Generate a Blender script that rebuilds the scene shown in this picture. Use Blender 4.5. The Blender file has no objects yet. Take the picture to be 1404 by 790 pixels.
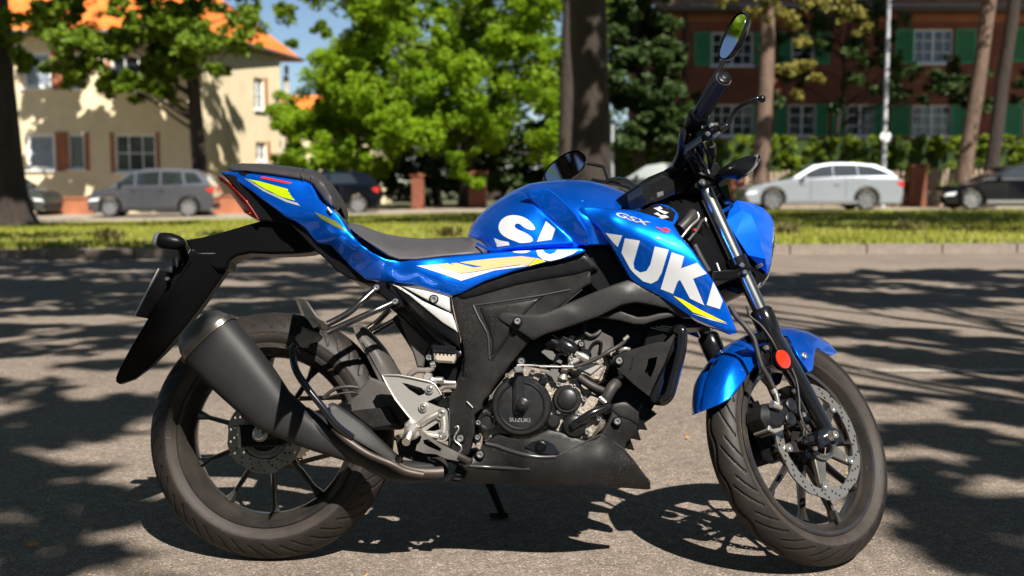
import bpy, bmesh, math, random
import numpy as np
from mathutils import Vector, Matrix, geometry
from mathutils.noise import noise as mnoise
R = math.radians
rnd = random.Random(7)
sc = bpy.context.scene
col = sc.collection
# ------------------------------------------------------------------ camera
H = 0.9257; FPX = 1512.96; PITCH = math.atan((395-248)/FPX)
cam_d = bpy.data.cameras.new('camera'); cam = bpy.data.objects.new('camera', cam_d); col.objects.link(cam)
cam.location = (0, 0, H); cam.rotation_euler = (R(90)-PITCH, 0, 0)
cam_d.sensor_width = 36; cam_d.lens = FPX/1404*36; cam_d.clip_start = .05; cam_d.clip_end = 2000
cam_d.dof.use_dof = True; cam_d.dof.focus_distance = 2.52; cam_d.dof.aperture_fstop = 3.4; cam_d.dof.aperture_blades = 0
sc.camera = cam
# ------------------------------------------------------------------ sky and sun
SUN_AZ = R(295); SUN_EL = R(47)          # azimuth counted from +X towards +Y
sdir = Vector((math.cos(SUN_EL)*math.cos(SUN_AZ), math.cos(SUN_EL)*math.sin(SUN_AZ), math.sin(SUN_EL)))
w = bpy.data.worlds.new('World'); sc.world = w; w.use_nodes = True
wn = w.node_tree.nodes; wl = w.node_tree.links
sky = wn.new('ShaderNodeTexSky'); sky.sky_type = 'NISHITA'; sky.sun_disc = False
sky.sun_elevation = SUN_EL; sky.sun_rotation = math.atan2(sdir.x, sdir.y); sky.air_density = .8; sky.dust_density = .2; sky.ozone_density = 2.0
wl.new(sky.outputs[0], wn['Background'].inputs[0]); wn['Background'].inputs[1].default_value = .05
sl = bpy.data.lights.new('sun', 'SUN'); so = bpy.data.objects.new('sun', sl); col.objects.link(so)
sl.energy = 5.0; sl.angle = R(.53); sl.color = (1, .945, .87)
so.rotation_euler = sdir.to_track_quat('Z', 'Y').to_euler()
sc.view_settings.view_transform = 'Standard'; sc.view_settings.look = 'None'; sc.view_settings.exposure = 1.0; sc.view_settings.gamma = 1
sc.cycles.use_denoising = True
sc.cycles.max_bounces = 8; sc.cycles.transparent_max_bounces = 16
# ------------------------------------------------------------------ materials
MATS = {}
def mat(name, colr, rough=.5, metal=0, spec=.5, coat=0, coat_r=.05, var=0, vscale=8, vcol=None, bump=0, bscale=60, emit=None, trans=0, ior=1.45, alpha=1, detail=4, transl=0, aniso=0, flake=0):
    """procedural material: base colour mixed with vcol by noise, optional noise bump."""
    if name in MATS: return MATS[name]
    m = bpy.data.materials.new(name); m.use_nodes = True; nt = m.node_tree; b = nt.nodes['Principled BSDF']
    b.inputs['Base Color'].default_value = (*colr, 1); b.inputs['Roughness'].default_value = rough
    b.inputs['Metallic'].default_value = metal; b.inputs['Specular IOR Level'].default_value = spec
    b.inputs['Coat Weight'].default_value = coat; b.inputs['Coat Roughness'].default_value = coat_r
    b.inputs['Transmission Weight'].default_value = trans; b.inputs['IOR'].default_value = ior
    tc = nt.nodes.new('ShaderNodeTexCoord')
    if var:
        n = nt.nodes.new('ShaderNodeTexNoise'); n.inputs['Scale'].default_value = vscale; n.inputs['Detail'].default_value = detail; n.inputs['Roughness'].default_value = .65
        nt.links.new(tc.outputs['Object'], n.inputs['Vector'])
        r = nt.nodes.new('ShaderNodeValToRGB'); r.color_ramp.elements[0].position = .5-.28; r.color_ramp.elements[1].position = .5+.28
        c2 = vcol if vcol else tuple(min(1, c*(1+var)) for c in colr)
        c1 = colr if vcol else tuple(c*(1-var) for c in colr)
        r.color_ramp.elements[0].color = (*c1, 1); r.color_ramp.elements[1].color = (*c2, 1)
        nt.links.new(n.outputs['Fac'], r.inputs['Fac']); nt.links.new(r.outputs['Color'], b.inputs['Base Color'])
        mr = nt.nodes.new('ShaderNodeMapRange'); mr.inputs['To Min'].default_value = max(0, rough-.08); mr.inputs['To Max'].default_value = min(1, rough+.12)
        nt.links.new(n.outputs['Fac'], mr.inputs['Value']); nt.links.new(mr.outputs[0], b.inputs['Roughness'])
    if bump:
        n2 = nt.nodes.new('ShaderNodeTexNoise'); n2.inputs['Scale'].default_value = bscale; n2.inputs['Detail'].default_value = 5
        nt.links.new(tc.outputs['Object'], n2.inputs['Vector'])
        bp = nt.nodes.new('ShaderNodeBump'); bp.inputs['Strength'].default_value = bump; bp.inputs['Distance'].default_value = .01 if bscale < 200 else .0008
        nt.links.new(n2.outputs['Fac'], bp.inputs['Height']); nt.links.new(bp.outputs[0], b.inputs['Normal'])
    if emit: b.inputs['Emission Color'].default_value = (*emit[:3], 1); b.inputs['Emission Strength'].default_value = emit[3]
    if transl:
        t = nt.nodes.new('ShaderNodeBsdfTranslucent'); mx = nt.nodes.new('ShaderNodeMixShader'); mx.inputs[0].default_value = transl
        if b.inputs['Base Color'].links: nt.links.new(b.inputs['Base Color'].links[0].from_socket, t.inputs[0])
        else: t.inputs[0].default_value = (*colr, 1)
        nt.links.new(b.outputs[0], mx.inputs[1]); nt.links.new(t.outputs[0], mx.inputs[2]); nt.links.new(mx.outputs[0], nt.nodes['Material Output'].inputs[0])
    MATS[name] = m; return m
# ------------------------------------------------------------------ objects
def tag(o, label=None, cat=None, group=None, kind=None):
    if label: o['label'] = label
    if cat: o['category'] = cat
    if group: o['group'] = group
    if kind: o['kind'] = kind
    return o
def empty(name, loc=(0, 0, 0), rz=0, label=None, cat=None, group=None):
    o = bpy.data.objects.new(name, None); col.objects.link(o); o.location = loc; o.rotation_euler.z = rz; o.empty_display_size = .2
    return tag(o, label, cat, group)
def sharp(me, ang=35):
    bm = bmesh.new(); bm.from_mesh(me); bmesh.ops.recalc_face_normals(bm, faces=bm.faces)
    ca = math.radians(ang)
    for f in bm.faces: f.smooth = True
    for e in bm.edges: e.smooth = not (len(e.link_faces) != 2 or e.calc_face_angle(0) > ca)
    bm.to_mesh(me); bm.free()
class MB:
    """mesh builder collecting simple shapes, then linked as ONE object"""
    def __init__(s): s.v = []; s.f = []; s.m = []; s.cur = 0
    def add(s, vs, fs):
        o = len(s.v); s.v += [tuple(v) for v in vs]; s.f += [tuple(i+o for i in f) for f in fs]; s.m += [s.cur]*len(fs); return s
    def box(s, c, d, rot=None):
        a, b, h = d[0]/2, d[1]/2, d[2]/2
        P = [Vector((x, y, z)) for x in (-a, a) for y in (-b, b) for z in (-h, h)]
        if rot is not None: P = [rot @ p for p in P]
        c = Vector(c); P = [p+c for p in P]
        return s.add(P, [(0, 1, 3, 2), (4, 6, 7, 5), (0, 4, 5, 1), (2, 3, 7, 6), (0, 2, 6, 4), (1, 5, 7, 3)])
    def tube(s, path, r, n=12, caps=True, flat=1.0, up=None):
        """tube along path, r a number or a list of radii; flat squashes one cross axis"""
        path = [Vector(p) for p in path]; k = len(path)
        rs = r if isinstance(r, (list, tuple)) else [r]*k
        t0 = (path[1]-path[0]).normalized()
        u = Vector(up) if up is not None else (Vector((0, 1, 0)) if abs(t0.y) < .9 else Vector((1, 0, 0)))
        u = (u-t0*u.dot(t0)).normalized(); V = []; Fc = []
        for i, p in enumerate(path):
            t = (path[min(i+1, k-1)]-path[max(i-1, 0)]).normalized()
            u = (u-t*u.dot(t)).normalized(); b = t.cross(u)
            for j in range(n):
                a = 2*math.pi*j/n; V.append(p+u*(math.cos(a)*rs[i]*flat)+b*(math.sin(a)*rs[i]))
        for i in range(k-1):
            for j in range(n):
                a = i*n+j; b2 = i*n+(j+1) % n; Fc.append((a, b2, b2+n, a+n))
        if caps: Fc.append(tuple(range(n))[::-1]); Fc.append(tuple(range((k-1)*n, k*n)))
        return s.add(V, Fc)
    def cyl(s, a, b, r, r2=None, n=20, caps=True): return s.tube([a, b], [r, r if r2 is None else r2], n, caps)
    def lathe(s, c, axis, prof, n=32, closed=False):
        """revolve (distance along axis, radius) profile"""
        ax = Vector(axis).normalized(); u = Vector((1, 0, 0)) if abs(ax.x) < .9 else Vector((0, 0, 1)); u = (u-ax*u.dot(ax)).normalized(); b = ax.cross(u); c = Vector(c)
        V = []; Fc = []; k = len(prof)
        for (h, r) in prof:
            for j in range(n):
                a = 2*math.pi*j/n; V.append(c+ax*h+(u*math.cos(a)+b*math.sin(a))*max(r, 1e-5))
        rng = range(k) if closed else range(k-1)
        for i in rng:
            i2 = (i+1) % k
            for j in range(n): j2 = (j+1) % n; Fc.append((i*n+j, i*n+j2, i2*n+j2, i2*n+j))
        return s.add(V, Fc)
    def ball(s, c, r, n=12, sc=(1, 1, 1)):
        m = max(4, n//2); V = []; Fc = []; c = Vector(c)
        for i in range(m+1):
            th = math.pi*i/m
            for j in range(n):
                a = 2*math.pi*j/n; V.append(c+Vector((math.sin(th)*math.cos(a)*r*sc[0], math.sin(th)*math.sin(a)*r*sc[1], math.cos(th)*r*sc[2])))
        for i in range(m):
            for j in range(n): j2 = (j+1) % n; Fc.append((i*n+j, i*n+j2, (i+1)*n+j2, (i+1)*n+j))
        return s.add(V, Fc)
    def prism(s, pts, d, bev=0):
        """closed outline (list of Vectors) extruded by vector d; front edge bevelled"""
        pts = [Vector(p) for p in pts]; d = Vector(d); n = len(pts)
        if bev:
            c = sum(pts, Vector())/n; dn = d.normalized(); ins = []
            ar = sum(((pts[i]-c).cross(pts[(i+1) % n]-c)).dot(dn) for i in range(n)); sg = 1 if ar > 0 else -1
            for i in range(n):
                e1 = (pts[i]-pts[i-1]).normalized(); e2 = (pts[(i+1) % n]-pts[i]).normalized()
                n1 = dn.cross(e1)*sg; n2 = dn.cross(e2)*sg; q = (n1+n2)
                if q.length < .3: q = n1
                q = q.normalized()*(bev/max(.5, q.normalized().dot(n1))); ins.append(pts[i]+q)
            V = ins+[p+dn*bev for p in pts]+[p+d for p in pts]
            Fc = [tuple(range(n))]
            for k in (0, n):
                for i in range(n): j = (i+1) % n; Fc.append((k+i, k+j, k+n+j, k+n+i))
            Fc.append(tuple(range(2*n, 3*n))[::-1])
            return s.add(V, Fc)
        V = pts+[p+d for p in pts]; Fc = [tuple(range(n)), tuple(range(n, 2*n))[::-1]]
        for i in range(n): j = (i+1) % n; Fc.append((i, j, n+j, n+i))
        return s.add(V, Fc)
    def mirror(s, a=0):
        """add the copy mirrored in y from vertex a on"""
        o = len(s.v)-a; fs = [f for f in s.f if min(f) >= a]; ms = [s.m[i] for i, f in enumerate(s.f) if min(f) >= a]
        s.v += [(x, -y, z) for (x, y, z) in s.v[a:]]; s.f += [tuple(i+o for i in f)[::-1] for f in fs]; s.m += ms; return s
    def build(s, name, m, parent=None, ang=35, mw=None):
        me = bpy.data.meshes.new(name); me.from_pydata(s.v, [], s.f)
        for mm in (m if isinstance(m, (list, tuple)) else [m]): me.materials.append(mm)
        if isinstance(m, (list, tuple)): me.polygons.foreach_set('material_index', s.m)
        me.validate(); sharp(me, ang)
        o = bpy.data.objects.new(name, me); col.objects.link(o)
        if parent: o.parent = parent
        if mw is not None: o.matrix_local = mw
        return o
def raw(name, V, Fq, m, parent=None, smooth=False, mi=None):
    me = bpy.data.meshes.new(name); V = np.asarray(V, np.float32); Fq = np.asarray(Fq, np.int32); k = Fq.shape[1]
    me.vertices.add(len(V)); me.vertices.foreach_set('co', V.ravel()); me.loops.add(Fq.size); me.loops.foreach_set('vertex_index', Fq.ravel())
    me.polygons.add(len(Fq)); me.polygons.foreach_set('loop_start', np.arange(0, Fq.size, k, dtype=np.int32)); me.polygons.foreach_set('loop_total', np.full(len(Fq), k, np.int32))
    for mm in (m if isinstance(m, (list, tuple)) else [m]): me.materials.append(mm)
    if mi is not None: me.polygons.foreach_set('material_index', np.asarray(mi, np.int32))
    me.polygons.foreach_set('use_smooth', np.full(len(Fq), smooth)); me.update(calc_edges=True); me.validate()
    o = bpy.data.objects.new(name, me); col.objects.link(o)
    if parent: o.parent = parent
    return o
def copy_tree(o, parent=None, sub=True):
    c = o.copy(); col.objects.link(c); c.parent = parent
    for ch in [x for x in col.objects if x.parent == o] if sub else []: copy_tree(ch, c)
    return c
# ------------------------------------------------------------------ surveying: a sight line through the viewpoint meets a plane
cp, sp = math.cos(PITCH), math.sin(PITCH)
def ray(px, py):
    u = (px-702)/FPX; v = (395-py)/FPX
    return Vector((u, cp+v*sp, -sp+v*cp))
def W(px, py, Y):
    r = ray(px, py); return Vector((0, 0, H))+r*(Y/r.y)
def Wg(px, py, z=0):
    r = ray(px, py); return Vector((0, 0, H))+r*((z-H)/r.z)
# ------------------------------------------------------------------ ground levels
def sm(a, b, x): t = np.clip((x-a)/(b-a), 0, 1); return t*t*(3-2*t)
KY = lambda x: 13.55+.1*x                     # line of the far kerb
BY = lambda x: 33.2+.1*x                      # far edge of the grass verge
def gz(x, y):
    s = sm(15, 33, y-.1*x); zb = -.27*sm(2, -13, x)
    return .105*(1-s)+s*zb
def sheet(name, x0, x1, nx, f0, f1, ny, zf, m):
    xs = np.linspace(x0, x1, nx); V = []
    for j in range(ny):
        t = j/(ny-1)
        for x in xs:
            y = f0(x)*(1-t)+f1(x)*t; V.append((x, y, zf(x, y)))
    Fq = [(j*nx+i, j*nx+i+1, (j+1)*nx+i+1, (j+1)*nx+i) for j in range(ny-1) for i in range(nx-1)]
    o = raw(name, V, Fq, m, smooth=True); o['kind'] = 'structure'; return o
# asphalt: grains of pale and dark stone, faint patches of wear
def asphalt():
    m = bpy.data.materials.new('asphalt'); m.use_nodes = True; nt = m.node_tree; b = nt.nodes['Principled BSDF']; L = nt.links.new; N = nt.nodes.new
    tc = N('ShaderNodeTexCoord')
    v = N('ShaderNodeTexVoronoi'); v.inputs['Scale'].default_value = 230; L(tc.outputs['Object'], v.inputs['Vector'])
    sepr = N('ShaderNodeSeparateColor'); L(v.outputs['Color'], sepr.inputs[0])
    r = N('ShaderNodeValToRGB'); e = r.color_ramp.elements
    e[0].position = 0; e[0].color = (.115, .091, .073, 1); e[1].position = 1; e[1].color = (.45, .375, .31, 1)
    for p, c in ((.35, (.185, .150, .120)), (.75, (.23, .187, .15)), (.93, (.29, .24, .195))): q = r.color_ramp.elements.new(p); q.color = (*c, 1)
    L(sepr.outputs[0], r.inputs[0])
    n = N('ShaderNodeTexNoise'); n.inputs['Scale'].default_value = .9; n.inputs['Detail'].default_value = 8; n.inputs['Roughness'].default_value = .7; L(tc.outputs['Object'], n.inputs['Vector'])
    mr = N('ShaderNodeMapRange'); mr.inputs['From Min'].default_value = .3; mr.inputs['From Max'].default_value = .7; mr.inputs['To Min'].default_value = .74; mr.inputs['To Max'].default_value = 1.2; L(n.outputs['Fac'], mr.inputs['Value'])
    n3 = N('ShaderNodeTexNoise'); n3.inputs['Scale'].default_value = 24; n3.inputs['Detail'].default_value = 6; L(tc.outputs['Object'], n3.inputs['Vector'])
    mr3 = N('ShaderNodeMapRange'); mr3.inputs['From Min'].default_value = .3; mr3.inputs['From Max'].default_value = .7; mr3.inputs['To Min'].default_value = .8; mr3.inputs['To Max'].default_value = 1.16; L(n3.outputs['Fac'], mr3.inputs['Value'])
    mm = N('ShaderNodeMath'); mm.operation = 'MULTIPLY'; L(mr.outputs[0], mm.inputs[0]); L(mr3.outputs[0], mm.inputs[1])
    mx = N('ShaderNodeMix'); mx.data_type = 'RGBA'; mx.blend_type = 'MULTIPLY'; mx.inputs[0].default_value = 1
    L(r.outputs[0], mx.inputs[6]); L(mm.outputs[0], mx.inputs[7]); L(mx.outputs[2], b.inputs['Base Color'])
    b.inputs['Roughness'].default_value = .85; b.inputs['Specular IOR Level'].default_value = .25
    bp = N('ShaderNodeBump'); bp.inputs['Strength'].default_value = .75; bp.inputs['Distance'].default_value = .0035
    ma = N('ShaderNodeMath'); ma.operation = 'SUBTRACT'; L(n3.outputs['Fac'], ma.inputs[0]); L(v.outputs['Distance'], ma.inputs[1]); L(ma.outputs[0], bp.inputs['Height']); L(bp.outputs[0], b.inputs['Normal'])
    return m
M_ASPH = asphalt()
M_PATCH = mat('pale_mortar', (.25, .21, .18), .9, var=.3, vscale=30, bump=.6, bscale=160)
sheet('road', -120, 120, 2, lambda x: -60, lambda x: KY(x)-.03, 2, lambda x, y: 0, M_ASPH)
# worn lane paint, two lines
M_LINE = bpy.data.materials.new('worn_lane_paint'); M_LINE.use_nodes = True
def _line(m):
    nt = m.node_tree; b = nt.nodes['Principled BSDF']; L = nt.links.new; N = nt.nodes.new; tc = N('ShaderNodeTexCoord')
    n = N('ShaderNodeTexNoise'); n.inputs['Scale'].default_value = 45; n.inputs['Detail'].default_value = 6; L(tc.outputs['Object'], n.inputs['Vector'])
    r = N('ShaderNodeValToRGB'); r.color_ramp.elements[0].position = .46; r.color_ramp.elements[1].position = .62; r.color_ramp.elements[0].color = (.23, .20, .17, 1); r.color_ramp.elements[1].color = (.36, .32, .275, 1)
    L(n.outputs['Fac'], r.inputs[0]); L(r.outputs[0], b.inputs['Base Color']); b.inputs['Roughness'].default_value = .8
_line(M_LINE)
for (ya, x0, x1, wd) in ((9.45, 1.9, 6.4, .11), (5.22, 1.7, 7, .10)):
    sheet('lane_line', x0, x1, 2, lambda x, ya=ya: ya+.03*x, lambda x, ya=ya, wd=wd: ya+wd+.03*x, 2, lambda x, y: .004, M_LINE)
M_GRASS0 = mat('verge_soil_and_grass', (.16, .17, .03), .95, var=.5, vscale=1.2, vcol=(.36, .29, .11), bump=.5, bscale=30, detail=8)
M_PAVE = mat('pavement_sand', (.30, .25, .19), .9, var=.3, vscale=2, bump=.3, bscale=40)
M_GUT = mat('gutter_dust', (.20, .165, .13), .9, var=.4, vscale=6, bump=.4, bscale=60, detail=8)
sheet('gutter', -60, 60, 60, lambda x: KY(x)-.30, lambda x: KY(x)-.035, 2, lambda x, y: .004, M_GUT)
sheet('grass_verge', -60, 60, 80, lambda x: KY(x)+.13, BY, 40, gz, M_GRASS0)
sheet('pavement', -60, 60, 60, BY, lambda x: 44+.1*x, 12, lambda x, y: gz(x, y)-.005, M_PAVE)
M_SOIL = mat('garden_ground', (.07, .075, .03), .95, var=.5, vscale=.8, bump=.4, bscale=12, vcol=(.13, .12, .05))
sheet('garden_ground', -400, 400, 40, lambda x: 44+.1*x if abs(x) < 60 else 38, lambda x: 900, 8, lambda x, y: float(gz(max(-60, min(60, x)), 44))-.01, M_SOIL)
# kerb: single stones with open joints
M_KERB = mat('kerb_granite', (.19, .155, .125), .85, var=.35, vscale=14, bump=.5, bscale=90, detail=8)
kerb = empty('kerb', (0, KY(0), 0)); kerb['kind'] = 'structure'
kst = MB().prism([Vector((-.49, -.07, 0)), Vector((.49, -.07, 0)), Vector((.49, -.07, .105)), Vector((.485, -.058, .12)), Vector((-.485, -.058, .12)), Vector((-.49, -.07, .105))], (0, .2, 0)).build('kerb_stone', M_KERB, kerb)
ang = math.atan(.1)
for i in range(-17, 18):
    o = kst if i == -17 else kst.copy()
    if i != -17: col.objects.link(o); o.parent = kerb
    o.location = (i*math.cos(ang), i*math.sin(ang), rnd.uniform(-.006, .004)); o.rotation_euler = (0, rnd.uniform(-.004, .004), ang+rnd.uniform(-.006, .006))
# petals and bud scales fallen on the road
rl = np.random.RandomState(21); nl = 260; yy = rl.uniform(1.9, 6.5, nl); xx = rl.uniform(-.5, .5, nl)*yy; L_ = rl.uniform(.003, .010, nl)*(1+1.2*(rl.rand(nl) > .88)); aa = rl.rand(nl)*6.28; Wd_ = L_*rl.uniform(.25, .6, nl)
ux = np.stack([np.cos(aa), np.sin(aa)*.9, rl.uniform(-.3, .3, nl)], 1)*L_[:, None]; vx = np.stack([-np.sin(aa), np.cos(aa), rl.uniform(0, .6, nl)], 1)*Wd_[:, None]; pc0 = np.stack([xx, yy, .004+L_*.5], 1)
lf = raw('leaf_litter', np.stack([pc0-ux, pc0-vx*.8, pc0+ux, pc0+vx], 1).reshape(-1, 3), np.arange(4*nl).reshape(-1, 4), mat('dry_petal', (.45, .14, .02), .7, var=.5, vscale=3, vcol=(.62, .36, .08))); tag(lf, 'orange brown petals and bud scales scattered over the asphalt', 'leaf litter', kind='stuff')
# grass blades: one sheet of tufts, denser and longer near the kerb
M_BLADE = mat('grass_blades', (.13, .19, .012), .6, var=.4, vscale=.8, vcol=(.36, .34, .05), transl=.3, detail=6)
rs = np.random.RandomState(3)
n = 120000
gx = rs.uniform(-22, 24, n); t = rs.rand(n)**1.2; gy = KY(gx)+.16+t*(BY(gx)-KY(gx)-.2)
vis = np.abs(gx) < gy*.53; gx = gx[vis]; gy = gy[vis]; n = len(gx)
patch = np.array([mnoise(Vector((x*.35, y*.35, 1))) for x, y in zip(gx, gy)])
hh = (.03+.055*rs.rand(n))*(1+.5*patch)*(1+.8*np.exp(-(gy-KY(gx)-.2)/.25)*rs.rand(n)); wd = .012+.012*rs.rand(n)
aa = rs.rand(n)*6.28; lx, ly = (rs.rand(2, n)-.5)*.07; zz = np.array([gz(a, b) for a, b in zip(gx, gy)])
V = np.stack([np.stack([gx-np.cos(aa)*wd, gy-np.sin(aa)*wd, zz-.01], 1), np.stack([gx+np.cos(aa)*wd, gy+np.sin(aa)*wd, zz-.01], 1), np.stack([gx+lx, gy+ly, zz+hh], 1)], 1).reshape(-1, 3)
g = raw('grass', V, np.arange(3*n).reshape(-1, 3), M_BLADE); tag(g, 'short yellow green grass covering the verge beyond the kerb', 'grass', kind='stuff')
# ------------------------------------------------------------------ foliage
def leafcloud(centers, radii, per, size, rs, flat=.8, up=.5):
    """small four sided leaves spread through overlapping clumps"""
    C = np.repeat(np.asarray(centers, float), per, 0); Rr = np.repeat(np.asarray(radii, float), per)
    n = len(C); d = rs.normal(size=(n, 3)); d /= np.linalg.norm(d, axis=1)[:, None]
    rad = Rr*(rs.rand(n)**.45); P = C+d*rad[:, None]*np.array([1, 1, flat])
    a = rs.normal(size=(n, 3)); a[:, 2] *= up; a /= np.linalg.norm(a, axis=1)[:, None]
    nn = rs.normal(size=(n, 3))*.62+np.array([.25, -.55, .75]); b = np.cross(nn, a); b /= np.linalg.norm(b, axis=1)[:, None]
    s = (size*(.6+.8*rs.rand(n)))[:, None]
    V = np.stack([P-a*s*.6, P+b*s*.36, P+a*s*.6, P-b*s*.36], 1).reshape(-1, 3)
    return V, np.arange(4*n).reshape(-1, 4)
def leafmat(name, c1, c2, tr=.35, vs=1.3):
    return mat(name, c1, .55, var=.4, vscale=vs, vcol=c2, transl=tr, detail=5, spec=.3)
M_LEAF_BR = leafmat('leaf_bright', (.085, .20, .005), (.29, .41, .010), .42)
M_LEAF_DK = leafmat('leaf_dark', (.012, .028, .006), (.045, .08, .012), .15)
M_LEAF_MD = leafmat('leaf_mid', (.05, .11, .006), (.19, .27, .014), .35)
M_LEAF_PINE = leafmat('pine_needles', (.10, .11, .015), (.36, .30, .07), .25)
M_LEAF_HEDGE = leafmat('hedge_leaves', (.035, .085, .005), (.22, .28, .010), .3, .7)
def barkmat(name, c1, c2):
    m = mat(name, c1, .9, var=.4, vscale=7, vcol=c2, bump=1, bscale=22, detail=8); nt = m.node_tree
    mp = nt.nodes.new('ShaderNodeMapping'); mp.inputs['Scale'].default_value = (1, 1, .22)
    tc = [x for x in nt.nodes if x.type == 'TEX_COORD'][0]; nt.links.new(tc.outputs['Object'], mp.inputs[0])
    for x in nt.nodes:
        if x.type == 'TEX_NOISE': nt.links.new(mp.outputs[0], x.inputs['Vector'])
        if x.type == 'BUMP': x.inputs['Distance'].default_value = .06
    return m
M_BARK = barkmat('bark_grey', (.012, .009, .007), (.055, .040, .031))
M_BARK_DK = barkmat('bark_dark', (.018, .013, .01), (.06, .045, .035))
M_BARK_PINE = barkmat('bark_pine', (.06, .036, .024), (.21, .14, .10))
def trunk_mb(mb, path, r0, r1, n=14, flare=1.5, rough=.09, seed=0):
    """tapered, slightly fluted stem along a path"""
    P = [Vector(p) for p in path]; k = len(P); m = max(14, k*6); V = []; Fc = []
    for i in range(m):
        t = i/(m-1)*(k-1); a = min(int(t), k-2); f = t-a; f2 = f
        p0 = P[max(a-1, 0)]; p1 = P[a]; p2 = P[a+1]; p3 = P[min(a+2, k-1)]
        c = .5*((2*p1)+(p2-p0)*f+(2*p0-5*p1+4*p2-p3)*f*f+(3*p1-p0-3*p2+p3)*f*f*f)
        tt = i/(m-1); r = r0*(1-tt)+r1*tt; r *= 1+(flare-1)*math.exp(-tt*14)
        for j in range(n):
            an = 2*math.pi*j/n; q = r*(1+rough*math.sin(an*5+seed)*math.exp(-tt*5)+rough*1.4*mnoise(Vector((math.cos(an)*1.3+seed, math.sin(an)*1.3, tt*9))))
            V.append(c+Vector((math.cos(an)*q, math.sin(an)*q, 0)))
    for i in range(m-1):
        for j in range(n): Fc.append((i*n+j, i*n+(j+1) % n, (i+1)*n+(j+1) % n, (i+1)*n+j))
    mb.add(V, Fc); return mb
def limb(mb, a, b, r0, r1, seed, n=7, sag=.1):
    a = Vector(a); b = Vector(b); rr = random.Random(seed); L = (b-a).length
    pts = [a.lerp(b, t)+Vector((rr.uniform(-1, 1), rr.uniform(-1, 1), rr.uniform(-.4, 1)))*L*sag*math.sin(t*3.14) for t in (0, .25, .5, .75, 1)]
    mb.tube(pts, [r0+(r1-r0)*t for t in (0, .25, .5, .75, 1)], n, False)
def tree(name, base, top, r0, r1, clumps, leafm, barkm, label, group=None, per=260, size=.13, seed=1, limbs=True, lean=None, cat='tree', trunk=True, bend=.02, flat=.8):
    """clumps: list of (world centre, radius)"""
    base = Vector(base); o = empty(name, base, 0, label, cat, group); rs = np.random.RandomState(seed); rr = random.Random(seed)
    top = Vector(top); L = (top-base).length; mb = MB()
    path = [Vector((0, 0, -.1))]+[(top-base)*t+Vector((rr.uniform(-1, 1), rr.uniform(-1, 1), 0))*L*bend for t in (.25, .5, .75)]+[top-base]
    if trunk: trunk_mb(mb, path, r0, r1, seed=seed)
    if limbs:
        for i, (c, r) in enumerate(clumps):
            if i % 2 == 0 or len(clumps) < 14:
                c = Vector(c)-base; z = max(L*.3, min(L, c.z-.5*Vector((c.x, c.y)).length)); tt = z/L
                if (c-(top-base)*tt).length > 4.2: continue
                st = (top-base)*tt; limb(mb, st, c, max(.03, r0*.28*(1-tt*.6)), .02, seed*77+i)
    if trunk or limbs: mb.build('trunk', barkm, o, 60)
    if clumps:
        cs = np.array([tuple(Vector(c)-base) for c, r in clumps]); rd = np.array([r for c, r in clumps])
        # break every clump into smaller uneven sub clumps so gaps show
        sub = 7; C2 = np.repeat(cs, sub, 0); R2 = np.repeat(rd, sub); d = rs.normal(size=(len(C2), 3)); d /= np.linalg.norm(d, axis=1)[:, None]
        C2 = C2+d*(R2*(.25+.75*rs.rand(len(R2))))[:, None]*np.array([1, 1, flat]); R2 = R2*(.22+.3*rs.rand(len(R2)))
        V, Fq = leafcloud(C2, R2, max(6, per//sub), size, rs); raw('crown', V, Fq, leafm, o)
    return o
def pxclumps(lst, seed=0):
    """(px, py, Y, radius in m) -> world clumps"""
    return [(W(a, b, Y), r) for a, b, Y, r in lst]
def fillclumps(x0, y0, x1, y1, Y0, Y1, r, n, seed, keep=None):
    rr = random.Random(seed); out = []
    while len(out) < n:
        a = rr.uniform(x0, x1); b = rr.uniform(y0, y1)
        if keep and not keep(a, b): continue
        out.append((W(a, b, rr.uniform(Y0, Y1)), r*rr.uniform(.7, 1.25)))
    return out
def gp(px, Y):
    p = W(px, 250, Y); return Vector((p.x, Y, float(gz(p.x, Y))))
def shade_on(x0, y0, x1, y1, Y, n, seed, r0=.3, r1=.6, k0=9, k1=13):
    r_ = random.Random(seed); return [(W(r_.uniform(x0, x1), r_.uniform(y0, y1), Y)+sdir*r_.uniform(k0, k1), r_.uniform(r0, r1)) for _ in range(n)]
# big oak at the left edge
tree('oak_tree', gp(2, 27.5), gp(-8, 27.5)+Vector((0, 0, 9)), .62, .40,
     pxclumps([(20, 60, 27, .5), (35, 85, 27, .35), (5, 30, 26.6, .6), (60, 20, 27, .5), (-60, -60, 27, 2), (40, -120, 27, 2.2), (150, -160, 27, 2.4), (-150, -60, 27, 2.4)])+shade_on(-10, 0, 50, 280, 27.5, 30, 301),
     M_LEAF_MD, M_BARK, 'thick grey trunked oak at the left edge of the verge, leafy twigs on its trunk', per=420, seed=4, bend=.008)
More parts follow.
